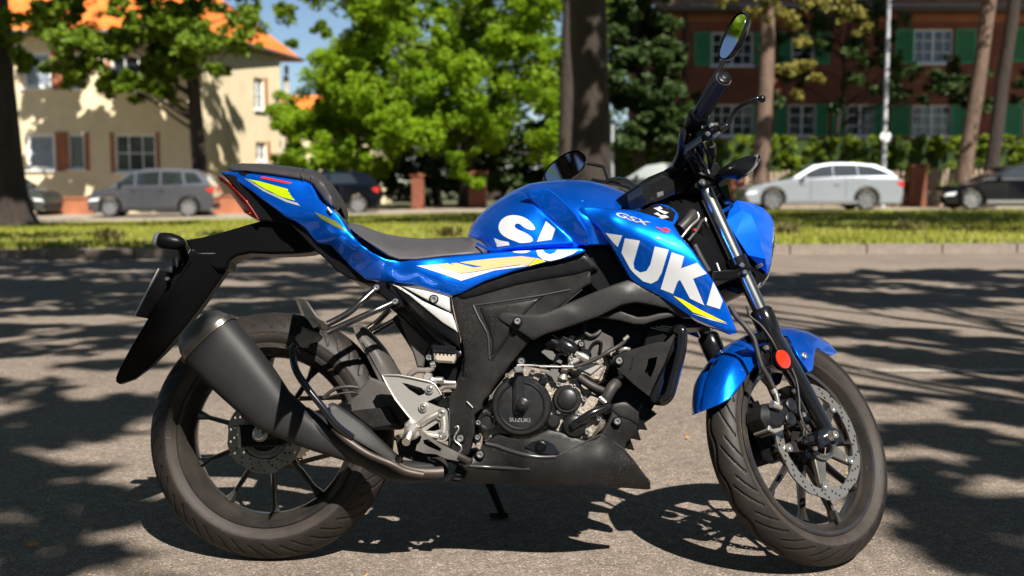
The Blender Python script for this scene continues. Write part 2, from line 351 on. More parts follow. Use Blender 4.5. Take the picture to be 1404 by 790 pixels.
# slim street tree in front of the cream house
rr = random.Random(5)
cl = fillclumps(60, -60, 345, 70, 37, 40.5, .85, 34, 5)+fillclumps(85, 45, 260, 125, 37.5, 40, .5, 30, 6)+fillclumps(40, 30, 250, 135, 37.5, 40, .42, 8, 68)+fillclumps(110, -20, 345, 60, 37.5, 40, .45, 8, 69)+fillclumps(55, -20, 110, 45, 37.5, 40, .5, 10, 66)+fillclumps(195, -20, 275, 45, 37.5, 40, .5, 12, 67)+pxclumps([(340, 20, 36, .7), (390, 15, 36, .6), (430, -5, 36, .7), (300, 95, 36.5, .4), (325, 60, 36, .35), (440, 40, 36, .35), (400, 60, 36, .2)])
_r = random.Random(91)
for _ in range(56):
    a, b = _r.uniform(20, 265), _r.uniform(60, 250); cl.append((W(a, b, 42)+sdir*_r.uniform(8.5, 11.5), _r.uniform(.22, .45)))
for _ in range(9):
    a, b = _r.uniform(285, 332), _r.uniform(110, 235); cl.append((W(a, b, 44)+sdir*_r.uniform(8.5, 11.5), _r.uniform(.25, .45)))
tree('street_tree', gp(277, 39.3), gp(268, 39.3)+Vector((0, 0, 7.5)), .27, .19, cl, M_LEAF_MD, M_BARK_DK, 'slim dark trunked street tree behind the grey minivan, hanging leaves over the orange roof', per=330, seed=8, size=.17, bend=.01)
# bright maple filling the middle
k1 = lambda a, b: not (a < 440 and b < 110) and not (a < 470 and b < 60) and (b < 205 or abs(a-430) < 60 or a > 740)
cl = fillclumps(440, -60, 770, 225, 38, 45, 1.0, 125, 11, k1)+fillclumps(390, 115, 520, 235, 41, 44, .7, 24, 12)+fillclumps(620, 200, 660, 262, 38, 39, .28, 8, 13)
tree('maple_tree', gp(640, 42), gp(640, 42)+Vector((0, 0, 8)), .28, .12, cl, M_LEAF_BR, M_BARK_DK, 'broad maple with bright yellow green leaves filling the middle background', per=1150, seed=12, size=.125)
cl = fillclumps(490, 170, 770, 262, 44.5, 49, .9, 46, 15)
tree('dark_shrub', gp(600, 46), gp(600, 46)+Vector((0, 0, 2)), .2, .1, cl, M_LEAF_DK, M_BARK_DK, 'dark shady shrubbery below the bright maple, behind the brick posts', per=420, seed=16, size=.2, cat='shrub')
cl = fillclumps(395, 120, 520, 262, 46, 50, .9, 22, 17)
tree('garden_bush', gp(450, 48), gp(450, 48)+Vector((0, 0, 2)), .2, .1, cl, M_LEAF_BR, M_BARK_DK, 'loose light green bush between the cream house and the dark hatchback', per=380, seed=18, size=.2, cat='shrub')
cl = fillclumps(480, -80, 1000, 60, 56, 66, 2.4, 30, 19)+fillclumps(520, 60, 860, 230, 56, 64, 2.2, 24, 20)
tree('far_tree', gp(680, 60), gp(680, 60)+Vector((0, 0, 9)), .4, .15, cl, M_LEAF_MD, M_BARK_DK, 'large mid green tree standing farthest back behind the maple', per=520, seed=21, size=.32)
# two dark trunks right of the maple
tree('oak_tree', gp(812, 25), gp(800, 25)+Vector((0, 0, 10)), .44, .36,
     pxclumps([(700, -130, 25, 2), (860, -150, 25, 2.2), (1000, -170, 25.5, 2.2), (780, -220, 24, 2.5)])+shade_on(775, 0, 840, 250, 25, 15, 302, .22, .45), M_LEAF_MD, M_BARK, 'thick oak trunk rising behind the far mirror of the motorcycle', per=420, seed=24, bend=.006)
tree('oak_tree', gp(775, 33), gp(779, 33)+Vector((0, 0, 10)), .22, .17, pxclumps([(760, -120, 33, 2.2), (850, -120, 33, 2)]), M_LEAF_MD, M_BARK_DK, 'narrow dark trunk just left of the thick oak behind the far mirror', per=420, seed=25, bend=.004)
# spruce
cl = []
rr = random.Random(31)
for i in range(115):
    t = rr.random()**.8; b = -120+t*320; wd = 20+max(0, (b+150))*.13
    cl.append((W(880+rr.uniform(-wd, wd), b, rr.uniform(38, 41)), .42+.25*t))
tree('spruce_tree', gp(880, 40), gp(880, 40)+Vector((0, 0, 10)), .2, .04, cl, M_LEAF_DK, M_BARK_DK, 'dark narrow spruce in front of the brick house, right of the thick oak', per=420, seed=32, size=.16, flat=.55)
# pines on the right
tree('pine_tree', gp(1042, 38.2), W(1058, -40, 38.2)+Vector((0, 0, 1)), .29, .23,
     pxclumps([(1060, 5, 32, .55), (1085, 25, 32, .45), (1035, 20, 32, .4), (1100, 60, 32, .35), (1105, 95, 32, .4), (1120, 110, 32, .25), (1080, 95, 32, .3), (1095, 130, 32, .2), (1130, 0, 32, .7), (1160, 15, 32, .6), (990, -5, 32, .5), (1190, -20, 32, .9), (1100, -60, 31, 1.2), (1180, 35, 32, .35)])+shade_on(1025, 20, 1065, 250, 38, 11, 305, .2, .4),
     M_LEAF_PINE, M_BARK_PINE, 'pale barked pine right of the upper mirror with sunlit needle tufts beside its trunk', 'pines before the brick house', per=330, seed=35, size=.12, bend=.006)
tree('pine_tree', gp(1318, 38.2), W(1362, -40, 38.2), .26, .22, pxclumps([(1300, -100, 36, 1.6), (1420, -80, 36, 1.6), (1340, -30, 36, .6)]), M_LEAF_PINE, M_BARK_PINE, 'leaning pine with a sunlit reddish trunk left of the last trunk at the right edge', 'pines before the brick house', per=330, seed=36, size=.13, bend=.004)
tree('pine_tree', gp(1352, 38.0), W(1396, -40, 38.0), .24, .2, pxclumps([(1400, -90, 33, 1.6), (1480, -60, 33, 1.6)]), M_LEAF_PINE, M_BARK, 'dark leaning pine trunk behind the black car at the right edge', 'pines before the brick house', per=330, seed=37, size=.13, bend=.004)
# ragged climbing growth and twigs in front of the brick facade
cl = fillclumps(1058, -10, 1235, 150, 40.5, 43, .5, 44, 38)+fillclumps(1200, 85, 1345, 140, 41, 43, .4, 22, 39)+fillclumps(1320, 90, 1410, 150, 41, 43, .4, 8, 394)+fillclumps(895, 95, 970, 190, 41.5, 43, .4, 10, 395)
tree('climbing_plant', gp(1150, 43), gp(1150, 43)+Vector((0, 0, 6)), .09, .05, cl, M_LEAF_DK, M_BARK_DK, 'dark leafy shrub growing up in front of the shuttered brick facade', per=170, seed=40, size=.16, cat='shrub')
# canopy high above the service road that keeps the brick house in shade
rr = random.Random(41)
cl = []
for i in range(215):
    tgt = W(rr.uniform(840, 1500), rr.uniform(-10, 235), 45.5); cl.append((tgt+sdir*rr.uniform(12, 17), rr.uniform(.8, 1.4)))
tree('pine_tree', gp(1500, 33), gp(1500, 33)+Vector((0, 0, 14)), .3, .2, cl, M_LEAF_PINE, M_BARK_PINE, 'tall pine right of the frame, its high crown shading the brick house', 'pines before the brick house', per=330, seed=42, size=.34, flat=.6)
# hedge: clipped, uneven, one long thing
def hedge(name, x0, x1, Y, z0, z1, dep, m, label, seed, per=420):
    rs = np.random.RandomState(seed); a = gp(x0, Y); b = gp(x1, Y); L = (b-a).length; n = int(L*(z1-z0)*dep*30)
    t = rs.rand(n); c = np.stack([t*(b.x-a.x), rs.rand(n)*dep, z0+(z1-z0)*rs.rand(n)**.8], 1)
    o = empty(name, a, 0, label, 'hedge'); V, Fq = leafcloud(c, np.full(n, .16)*(.6+.6*rs.rand(n)), 34, .12, rs); raw('foliage', V, Fq, m, o)
    hc = MB(); k_ = int(L/.5); hc.box((L/2, dep/2+.12, (z1-.2)/2+.05), (L, dep-.35, z1-.2)); hc.build('hedge_core', M_LEAF_DK, o)
    st = MB()
    for i in range(int(L/.7)): st.cyl((i*.7, dep/2, -.05), (i*.7+rs.rand()*.2, dep/2, z1*.8), .03, .015, 6)
    st.build('stem', M_BARK_DK, o); return o
hedge('hedge', 838, 1500, 40.5, .3, 2.55, .9, M_LEAF_HEDGE, 'clipped yellow green hedge running below the shuttered windows', 44)

# ------------------------------------------------------------------ street trees on the near side, behind the viewpoint: their crowns shade the road
SH = [(150,352,260,8),(200,370,300,9),(100,395,170,8),(330,398,160,8),(60,425,120,7),(210,420,80,6),(340,425,110,8),(450,375,130,8),(520,450,60,6),(640,375,160,10),(60,455,120,7),(190,470,80,6),(30,482,90,6),(160,500,70,5),(330,470,60,6),
 (60,565,90,10),(70,595,100,18),(150,575,70,12),(110,640,50,8),(20,645,60,14),(60,690,110,18),(165,700,50,10),(30,750,70,20),(130,765,60,14),(220,780,60,9),(60,795,140,14),(0,620,60,30),
 (1100,380,90,5),(1230,378,80,4),(1330,372,60,3),(1120,402,90,6),(1200,410,90,6),(1320,412,90,8),(1400,404,60,6),(1150,457,100,5),(1250,462,70,4),(1210,480,60,4),(1310,492,110,8),(1390,508,60,8),
 (1260,547,70,6),(1345,560,80,11),(1410,577,60,14),(1300,602,90,9),(1400,622,60,12),(1255,642,50,8),(1345,655,60,12),(1290,692,90,13),(1395,705,60,17),(1250,735,50,9),(1335,755,80,15),(1405,782,60,14),(1180,600,40,5),(1500,560,90,60),(1500,690,110,80),(-90,600,90,60),(-80,720,90,60),(-60,420,120,30),(1480,420,90,30)]
GR = [(90,300,90,3),(240,298,60,3),(600,299,90,4),(470,302,60,3),(700,300,60,4),(1120,297,90,4),(1250,302,120,4),(1370,300,80,4),(1300,293,90,3),(1180,313,60,3),(330,322,60,3),(60,325,80,3),(1350,318,50,2)]
rr = random.Random(77); rs = np.random.RandomState(78)
def shade_leaves(lst, k0, k1, size, cov, zg=0, seed=0):
    out = []
    for (cx_, cy_, rx_, ry_) in lst:
        q0 = Wg(cx_, cy_, zg); q1 = Wg(cx_+rx_, cy_, zg); q2 = Wg(cx_, cy_-ry_, zg); q3 = Wg(cx_, cy_+ry_, zg); a = (q1-q0).length; b = (q2-q3).length/2; cen = (q2+q3)/2
        kk = rr.uniform(k0, k1)
        n = int(math.pi*a*b*cov/(.43*size*size))+20
        th = rs.rand(n)*6.283; rd = rs.rand(n)**.5; edge = 1+.35*np.array([mnoise(Vector((math.cos(t)*1.6+cx_, math.sin(t)*1.6, cy_))) for t in th])
        x = cen.x+np.cos(th)*rd*a*edge; y = cen.y+np.sin(th)*rd*b*edge
        hole = np.array([mnoise(Vector((u*1.9, v_*2.6, seed))) for u, v_ in zip(x, y)]) > -.26
        x = x[hole]; y = y[hole]; k = kk+rs.uniform(-.8, .8, len(x)); out.append(np.stack([x+sdir.x*k, y+sdir.y*k, zg+sdir.z*k], 1))
    return np.concatenate(out)
SH = [(a, b, c_*1.12, d*1.25) for a, b, c_, d in SH]
r_ = random.Random(404)
for n_, (xa, xb, ya, yb, ra, rb, sa, sb) in ((26, (-60, 620, 348, 432, 40, 110, 3, 6)), (16, (1070, 1440, 372, 420, 40, 100, 2.5, 5)), (6, (-60, 300, 430, 545, 40, 100, 3, 6)), (12, (1180, 1440, 440, 545, 30, 80, 3, 6)), (7, (-60, 190, 545, 790, 30, 80, 8, 16)), (13, (1235, 1440, 550, 790, 30, 80, 6, 14))):
    for _ in range(n_): SH.append((r_.uniform(xa, xb), r_.uniform(ya, yb), r_.uniform(ra, rb), r_.uniform(sa, sb)))
pts = np.concatenate([shade_leaves(SH, 7.5, 10.5, .13, 3.2, 0, 1)]); GR = [(a, b, c_, d*1.6) for a, b, c_, d in GR]+[(r_.uniform(1060, 1430), r_.uniform(289, 305), r_.uniform(40, 90), r_.uniform(2, 4)) for _ in range(16)]+[(r_.uniform(-20, 700), r_.uniform(291, 303), r_.uniform(25, 60), r_.uniform(1.5, 3.5)) for _ in range(16)]
for wx_, wy_, wl_ in ((1076, 322, 'small dark weed tuft on the kerb just right of the headlight'), (1243, 318, 'broad reddish green weed tuft on the verge below the gap between the parked cars'), (620, 326, 'low dark weed clump on the verge behind the rider seat'), (150, 330, 'low weed clump at the kerb behind the rear turn signal')):
    wp_ = Wg(wx_, wy_, .11); wo = empty('weed', wp_, 0, wl_, 'weed'); nb = 90; ra_ = rs.rand(nb)*6.28; hh2 = rs.uniform(.06, .22, nb); spr_ = rs.uniform(.02, .25, nb)
    b0 = np.stack([rs.normal(size=nb)*.10, rs.normal(size=nb)*.06, np.zeros(nb)], 1); tp = b0+np.stack([np.cos(ra_)*spr_, np.sin(ra_)*spr_, hh2], 1); wv_ = np.stack([-np.sin(ra_), np.cos(ra_), np.zeros(nb)], 1)*.014
    raw('blades', np.stack([b0-wv_*.4, (b0+tp)/2-wv_+np.array([0, 0, .03]), tp, (b0+tp)/2+wv_+np.array([0, 0, .03])], 1).reshape(-1, 3), np.arange(4*nb).reshape(-1, 4), mat('weed_leaf', (.05, .09, .012), .6, var=.4, vscale=9, vcol=(.20, .12, .06), transl=.2), wo)
pg = shade_leaves(GR, 12, 15, .2, 2.6, .08, 2)
def near_tree(base, mask, P_, label, seed, size):
    Q = P_[mask]; base = Vector(base); o = empty('street_tree', base, 0, label, 'tree', 'street trees on the near side of the road'); rs2 = np.random.RandomState(seed); mb = MB(); top = Vector((0, 0, 8.2)); trunk_mb(mb, [(0, 0, -.1), (.1, 0, 2.5), (0, .1, 5), top], .36, .2, seed=seed)
    for i in range(46):
        c_ = Vector(Q[rs2.randint(len(Q))])-base; limb(mb, top*(.45+.55*rs2.rand()), c_, .07, .012, seed*9+i, sag=.07)
    mb.build('trunk', M_BARK, o, 60); V, Fq = leafcloud(Q-np.array(base), np.full(len(Q), .06), 1, size, rs2); raw('crown', V, Fq, M_LEAF_MD, o)
# unseen leaves added to block sky light, kept off the sunlit road and motorcycle
cz = rs.uniform(5.5, 11, 26000); cx__ = rs.uniform(-15, 17, 26000); cy__ = rs.uniform(-9, 10, 26000); gk = cz/sdir.z; sx = cx__-sdir.x*gk; sy = cy__-sdir.y*gk
lit = (sy > 1.7) & (np.abs(sx) < sy*.5+.9) & (sy < 34)
seen = (cy__ > 0) & (cz < .93+.20*cy__)
gap = (cx__ > -9) & (cx__ < -1) & (cy__ > -4) & (cy__ < 9) & (rs.rand(26000) > .08)
extra_ = np.stack([cx__, cy__, cz], 1)[~lit & ~seen & ~gap]
X_ = pts[:, 0]; near_tree((-5.2, -4.5, 0), X_ < 1.2, pts, 'tall street tree behind the viewpoint on the left, shading the tail end of the road', 81, .13)
near_tree((7.6, -4.2, 0), X_ >= 1.2, pts, 'tall street tree behind the viewpoint on the right, shading the right road', 82, .13)
ncr = len(extra_)
def sky_block_leaves(name, o, Q, size, seed):
    rs2 = np.random.RandomState(seed); V, Fq = leafcloud(Q-np.array(o.location), np.full(len(Q), .3), 1, size, rs2); raw('crown', V, Fq, M_LEAF_MD, o)  # extra unseen foliage that only darkens the sky fill
for o_ in [x for x in col.objects if x.get('group') == 'street trees on the near side of the road']:
    sky_block_leaves('crown', o_, extra_[(extra_[:, 0] < 1.2) == (o_.location.x < 0)], .42, 5)
near_tree((15.5, 12.0, .1), pg[:, 0] > -99, pg, 'tall verge tree right of the frame, dappling the grass', 83, .22)

cl = [(Vector((-17+rr0.uniform(-4.5, 4.5), 22+rr0.uniform(-4, 4), rr0.uniform(3.5, 16))), rr0.uniform(.4, 1.0)) for rr0 in [random.Random(55)] for _ in range(70)]  # unseen oak added for green reflections in the upper mirror
tree('oak_tree', (-17, 22, .1), (-17, 22, 9), .5, .2, cl, M_LEAF_BR, M_BARK, 'bright leaved oak added out of frame beyond the left edge to reflect in the upper mirror', per=260, seed=56, size=.22)
# garden tree row added behind the viewpoint to cut sky fill, darken reflections
rr = random.Random(101)
for j, (x0_, lab) in enumerate(((-27, 'added bushy tree blocking sky light far behind the viewpoint, leftmost of its row'), (-13.5, 'added bushy tree blocking sky light behind the viewpoint, second from the left'), (0, 'added bushy tree blocking sky light straight behind the viewpoint'), (13.5, 'added bushy tree blocking sky light behind the viewpoint, second from the right'), (27, 'added bushy tree blocking sky light far behind the viewpoint, rightmost of its row'))):
    cl = [(Vector((x0_+rr.uniform(-8, 8), -14+rr.uniform(-3, 3), rr.uniform(.3, 7.5))), rr.uniform(1.0, 1.9)) for _ in range(40)]
    tree('garden_tree', (x0_, -14, 0), (x0_, -14, 6.5), .28, .1, cl, M_LEAF_MD, M_BARK, lab, 'added garden trees behind the viewpoint', per=300, seed=110+j, size=.5)
for j, (x0_, y0_, lab) in enumerate(((-31, 41, 'mid green tree out of frame beyond the left end of the cream house'), (-41, 47, 'mid green tree out of frame at the far left, second beyond the cream house'), (36, 40, 'mid green tree out of frame at the far right beside the brick house'))):
    rr = random.Random(130+j); cl = [(Vector((x0_+rr.uniform(-5, 5), y0_+rr.uniform(-3, 3), rr.uniform(1, 9))), rr.uniform(1.0, 1.8)) for _ in range(34)]
    tree('garden_tree', (x0_, y0_, -.3), (x0_, y0_, 7.5), .28, .1, cl, M_LEAF_MD, M_BARK, lab, None, per=260, seed=140+j, size=.45)
# ------------------------------------------------------------------ buildings
def tri2d(outer, holes=(), grid=0):
    """constrained triangulation of an outline with holes; optional inner grid points"""
    pts = [Vector(p) for p in outer]; n = len(pts); ed = [(i, (i+1) % n) for i in range(n)]
    for h in holes:
        o = len(pts); pts += [Vector(p) for p in h]; k = len(h); ed += [(o+i, o+(i+1) % k) for i in range(k)]
    def inside(p, poly):
        c = False; j = len(poly)-1
        for i in range(len(poly)):
            a = poly[i]; b = poly[j]
            if (a[1] > p[1]) != (b[1] > p[1]) and p[0] < (b[0]-a[0])*(p[1]-a[1])/(b[1]-a[1])+a[0]: c = not c
            j = i
        return c
    if grid:
        xs = [p[0] for p in outer]; ys = [p[1] for p in outer]; r = random.Random(1); y = min(ys)+grid*.5; row = 0
        seg = np.array([[*outer[i], *outer[(i+1) % n]] for i in range(n)] + [[*h[i], *h[(i+1) % len(h)]] for h in holes for i in range(len(h))], float)
        while y < max(ys):
            x = min(xs)+(row % 2)*grid*.5
            while x < max(xs):
                q = (x, y)
                if inside(q, outer) and not any(inside(q, h) for h in holes):
                    if segdist(q, seg) > grid*.45: pts.append(Vector(q))
                x += grid
            y += grid*.87; row += 1
    res = geometry.delaunay_2d_cdt(pts, ed, [], 0, 1e-5)
    vs = res[0]; fs = []
    for f in res[2]:
        c = sum((vs[i] for i in f), Vector((0, 0)))/len(f)
        if inside(c, outer) and not any(inside(c, h) for h in holes): fs.append(tuple(f))
    return [tuple(v) for v in vs], fs
def segdist(q, seg):
    a = seg[:, :2]; b = seg[:, 2:]; d = b-a; t = np.clip(((np.array(q)-a)*d).sum(1)/np.maximum((d*d).sum(1), 1e-12), 0, 1)
    return float(np.hypot(*(a+d*t[:, None]-np.array(q)).T).min())
def brickmat(name, c1, c2, c3, sc_=6.5):
    m = bpy.data.materials.new(name); m.use_nodes = True; nt = m.node_tree; b = nt.nodes['Principled BSDF']; L = nt.links.new; N = nt.nodes.new
    tc = N('ShaderNodeTexCoord'); mp = N('ShaderNodeMapping'); mp.inputs['Rotation'].default_value = (R(90), 0, 0); L(tc.outputs['Object'], mp.inputs[0])
    t = N('ShaderNodeTexBrick'); t.inputs['Scale'].default_value = sc_; t.inputs['Color1'].default_value = (*c1, 1); t.inputs['Color2'].default_value = (*c2, 1); t.inputs['Mortar'].default_value = (*c3, 1); t.inputs['Mortar Size'].default_value = .018
    L(mp.outputs[0], t.inputs[0]); n = N('ShaderNodeTexNoise'); n.inputs['Scale'].default_value = 1.5; n.inputs['Detail'].default_value = 6; L(tc.outputs['Object'], n.inputs[0])
    r = N('ShaderNodeMapRange'); r.inputs['To Min'].default_value = .5; r.inputs['To Max'].default_value = 1.4; L(n.outputs['Fac'], r.inputs[0])
    x = N('ShaderNodeMix'); x.data_type = 'RGBA'; x.blend_type = 'MULTIPLY'; x.inputs[0].default_value = 1; L(t.outputs[0], x.inputs[6]); L(r.outputs[0], x.inputs[7]); L(x.outputs[2], b.inputs['Base Color'])
    b.inputs['Roughness'].default_value = .9; return m
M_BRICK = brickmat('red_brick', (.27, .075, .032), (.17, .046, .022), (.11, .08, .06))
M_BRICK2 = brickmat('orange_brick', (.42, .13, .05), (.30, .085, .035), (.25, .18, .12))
M_PLAST = mat('cream_plaster', (.70, .58, .38), .9, var=.12, vscale=1.5, bump=.3, bscale=30)
M_WHITE = mat('white_paint', (.74, .74, .72), .5, var=.08, vscale=5)
M_GLASSD = mat('window_glass', (.02, .025, .03), .06, spec=.9, var=.3, vscale=2)
M_CURT = mat('curtain', (.42, .46, .50), .9, var=.3, vscale=3)
M_SHUT = mat('green_shutter', (.025, .29, .115), .5, var=.2, vscale=4)
def tilemat(name, c1, c2):
    m = mat(name, c1, .95, spec=.08, var=.4, vscale=2.2, vcol=c2, detail=8); nt = m.node_tree; b = nt.nodes['Principled BSDF']
    tc = nt.nodes.new('ShaderNodeTexCoord'); wv = nt.nodes.new('ShaderNodeTexWave'); wv.bands_direction = 'Z'; wv.inputs['Scale'].default_value = 1.6; wv.wave_profile = 'SAW'
    nt.links.new(tc.outputs['Object'], wv.inputs[0]); bp = nt.nodes.new('ShaderNodeBump'); bp.inputs['Distance'].default_value = .06; bp.inputs['Strength'].default_value = .9
    nt.links.new(wv.outputs['Fac'], bp.inputs['Height']); nt.links.new(bp.outputs[0], b.inputs['Normal']); return m
M_TILE = tilemat('orange_roof_tile', (.55, .12, .025), (.80, .25, .06))
M_TILE2 = tilemat('brown_roof_tile', (.14, .085, .06), (.26, .16, .12))
def wall(parent, a, b, z0, z1, holes, m, th=.35, name='wall'):
    """upright wall from a to b (xy in the building's frame) with openings (u0, v0, u1, v1), v in metres above z0"""
    a = Vector((*a, z0)); b = Vector((*b, z0)); u = (b-a); L = u.length; u.normalize(); nrm = Vector((u.y, -u.x, 0)); h = z1-z0; mb = MB()
    O = [(0, 0), (L, 0), (L, h), (0, h)]; Hs = [[(p, q), (r, q), (r, s), (p, s)] for p, q, r, s in holes]
    vs, fs = tri2d(O, Hs); f3 = lambda p, d=0: a+u*p[0]+Vector((0, 0, p[1]))-nrm*d
    mb.add([f3(v) for v in vs], fs)
    for h_ in Hs:
        for i in range(4): p, q = h_[i], h_[(i+1) % 4]; mb.add([f3(p), f3(q), f3(q, .22), f3(p, .22)], [(0, 1, 2, 3)])
    mb.add([f3(p, th) for p in O], [(3, 2, 1, 0)])
    for i in range(4): p, q = O[i], O[(i+1) % 4]; mb.add([f3(p), f3(q), f3(q, th), f3(p, th)], [(0, 1, 2, 3)])
    o = mb.build(name, m, parent); return o, a, u, nrm
def window(wl_, hole, cols, rows, curtain=False, fr=.08, sill=True, fm=None):
    o, a, u, nrm = wl_; par = o.parent; p, q, r, s = hole; fm = fm or M_WHITE
    f3 = lambda x, y, d: a+u*x+Vector((0, 0, y))-nrm*d
    def bar(mb, x0, y0, x1, y1, d0, d1): mb.prism([f3(x0, y0, d0), f3(x1, y0, d0), f3(x1, y1, d0), f3(x0, y1, d0)], -nrm*(d1-d0))
    mb = MB(); bar(mb, p, q, p+fr, s, .08, .16); bar(mb, r-fr, q, r, s, .08, .16); bar(mb, p+fr, q, r-fr, q+fr, .08, .16); bar(mb, p+fr, s-fr, r-fr, s, .08, .16)
    for i in range(1, cols):
        x = p+(r-p)*i/cols; w_ = .045 if (cols % 2 == 0 and i == cols//2) else .02; bar(mb, x-w_, q+fr, x+w_, s-fr, .09, .15)
    for j in range(1, rows): y = q+(s-q)*j/rows; bar(mb, p+fr, y-.02, r-fr, y+.02, .1, .145)
    wf = mb.build('window', fm, par)
    g = MB(); g.add([f3(p, q, .17), f3(r, q, .17), f3(r, s, .17), f3(p, s, .17)], [(0, 1, 2, 3)]); g.build('pane', M_CURT if curtain else M_GLASSD, wf)
    if curtain: g = MB(); g.add([f3(p+fr, q+fr, .13), f3(r-fr, q+fr, .13), f3(r-fr, s-fr, .13), f3(p+fr, s-fr, .13)], [(0, 1, 2, 3)]); g.build('pane', mat('clear_pane', (.9, .95, 1), .03, trans=1, spec=.8, ior=1.3), wf)
    if sill: mb = MB(); mb.prism([f3(p-.06, q-.07, -.1), f3(r+.06, q-.07, -.1), f3(r+.06, q-.005, -.1), f3(p-.06, q-.005, -.1)], -nrm*.17); mb.build('sill', fm, wf)
def shutter(wl_, x0, q, x1, s):
    o, a, u, nrm = wl_; f3 = lambda x, y, d: a+u*x+Vector((0, 0, y))-nrm*d; mb = MB(); x0 += .02; x1 -= .02
    def bar(x0, y0, x1, y1, d0, d1): mb.prism([f3(x0, y0, d0), f3(x1, y0, d0), f3(x1, y1, d0), f3(x0, y1, d0)], -nrm*(d1-d0))
    bar(x0, q, x0+.07, s, -.05, -.005); bar(x1-.07, q, x1, s, -.05, -.005); bar(x0+.07, q, x1-.07, q+.08, -.05, -.005); bar(x0+.07, s-.08, x1-.07, s, -.05, -.005)
    sh = mb.build('shutter', M_SHUT, o.parent); mb = MB(); k = int((s-q-.2)/.075)
    for i in range(k):
        y = q+.1+i*(s-q-.2)/k; mb.add([f3(x0+.07, y, -.04), f3(x1-.07, y, -.04), f3(x1-.07, y+.06, -.012), f3(x0+.07, y+.06, -.012)], [(0, 1, 2, 3)])
    t = mb.build('slat', M_SHUT, sh); t['kind'] = 'stuff'
def hole_px(x0, y0, x1, y1, Y, ox, z0):
    p = W(x0, y1, Y); q = W(x1, y0, Y); return (p.x-ox, p.z-z0, q.x-ox, q.z-z0)
# --- cream house
Yh = 42.0; cxr = W(268, 200, Yh).x; x_l = -24.0; zg = -.4
hs = empty('plaster_house', (0, 0, 0), 0, 'cream plastered two storey house with an orange tiled hip roof behind the grey minivan', 'house')
Ho = [hole_px(31, 71, 69, 121, Yh, x_l, zg), hole_px(37, 183, 75, 233, Yh, x_l, zg), hole_px(158, 184, 213, 236, Yh, x_l, zg), hole_px(153, 76, 207, 126, Yh, x_l, zg), hole_px(94, 184, 115, 232, Yh, x_l, zg), hole_px(90, 74, 110, 122, Yh, x_l, zg)]
zt = 6.35
fw = wall(hs, (x_l, Yh), (cxr, Yh), zg, zt, Ho, M_PLAST)
for i, h in enumerate(Ho): window(fw, h, [1, 1, 3, 3, 1, 1][i], [1, 1, 2, 2, 1, 1][i], curtain=i in (0, 1), fr=.13 if i in (0, 1) else .08)
for h, w0, w1 in ((Ho[0], .02, .5), (Ho[1], .02, .5), (Ho[4], .02, .18), (Ho[2], .02, .14), (Ho[3], .02, .14)):
    mb = MB(); mb.box((x_l+h[2]+(w0+w1)/2, Yh-.02, zg+(h[1]+h[3])/2), (w1-w0, .05, h[3]-h[1]+.1)); mb.build('brick_panel', M_BRICK2, hs)
for h in (Ho[2], Ho[3]):
    mb = MB(); mb.box((x_l+h[0]-.08, Yh-.02, zg+(h[1]+h[3])/2), (.13, .05, h[3]-h[1]+.1)); mb.build('brick_panel', M_BRICK2, hs)
e2 = W(386, 200, 48.8)
swl = (Vector((e2.x, 48.8, 0))-Vector((cxr, Yh, 0))); Ls = swl.length
def side_u(px):      # where a sight line meets the side wall
    r = ray(px, 200); k = (Yh*r.x/r.y-cxr)/(swl.x-swl.y*r.x/r.y); return k*Ls, Yh+swl.y*k
def side_hole(x0, y0, x1, y1):
    u0, ya = side_u(x0); u1, yb = side_u(x1); ym = (ya+yb)/2; return (u0, W(x0, y1, ym).z-zg, u1, W(x0, y0, ym).z-zg)
So = [side_hole(350, 107, 364, 151), side_hole(351, 195, 366, 222)]
sw_ = wall(hs, (cxr+.003, Yh+.003), (e2.x, 48.8), zg, zt, So, M_PLAST)
for h in So: window(sw_, h, 2, 2)
for h in So:
    mb = MB(); uu = swl.normalized(); c = Vector((cxr, Yh, zg+(h[1]+h[3])/2))+uu*(h[2]+.12)+Vector((uu.y, -uu.x, 0))*.02; mb.box(c, (.2, .05, h[3]-h[1]+.1), Matrix.Rotation(math.atan2(uu.y, uu.x), 3, 'Z')); mb.build('brick_panel', M_BRICK2, hs)
# stone quoins on the far corner of the side wall
for i in range(14):
    mb = MB(); uu = swl.normalized(); nr = Vector((uu.y, -uu.x, 0)); mb.box(Vector((e2.x, 50.5, zg+.3+i*.46))-uu*(.14 if i % 2 else .2)+nr*.01, (.3 if i % 2 else .44, .06, .4), Matrix.Rotation(math.atan2(uu.y, uu.x), 3, 'Z')); mb.build('quoin', M_PLAST, hs)
# hip roof with eaves
A_ = Vector((x_l-1, Yh-.55, zt-.05)); B_ = Vector((cxr+.55, Yh-.55, zt-.05)); C_ = Vector((e2.x+.55, 51.0, zt-.05)); D_ = Vector((x_l-1, 51.0, zt-.05))
rid = 4.3; E_ = Vector((x_l+3, 46.8, zt+rid)); F_ = Vector((cxr-3.1, 46.8, zt+rid)); up = Vector((0, 0, .14))
mb = MB(); mb.add([A_+up, B_+up, C_+up, D_+up, E_, F_], [(0, 1, 5, 4), (1, 2, 5), (2, 3, 4, 5), (3, 0, 4)]); rf = mb.build('roof', M_TILE, hs)
mb = MB(); mb.add([A_, B_, C_, D_, A_+up, B_+up, C_+up, D_+up], [(0, 1, 5, 4), (1, 2, 6, 5), (2, 3, 7, 6), (3, 0, 4, 7), (0, 3, 2, 1)]); mb.build('eave', mat('eave_board', (.10, .07, .05), .7), hs)
mb = MB(); mb.tube([A_+Vector((0, -.08, .1)), B_+Vector((.08, -.08, .1)), C_+Vector((.08, 0, .1))], .07, 8); mb.build('gutter', mat('zinc', (.2, .19, .18), .5, .5), hs)
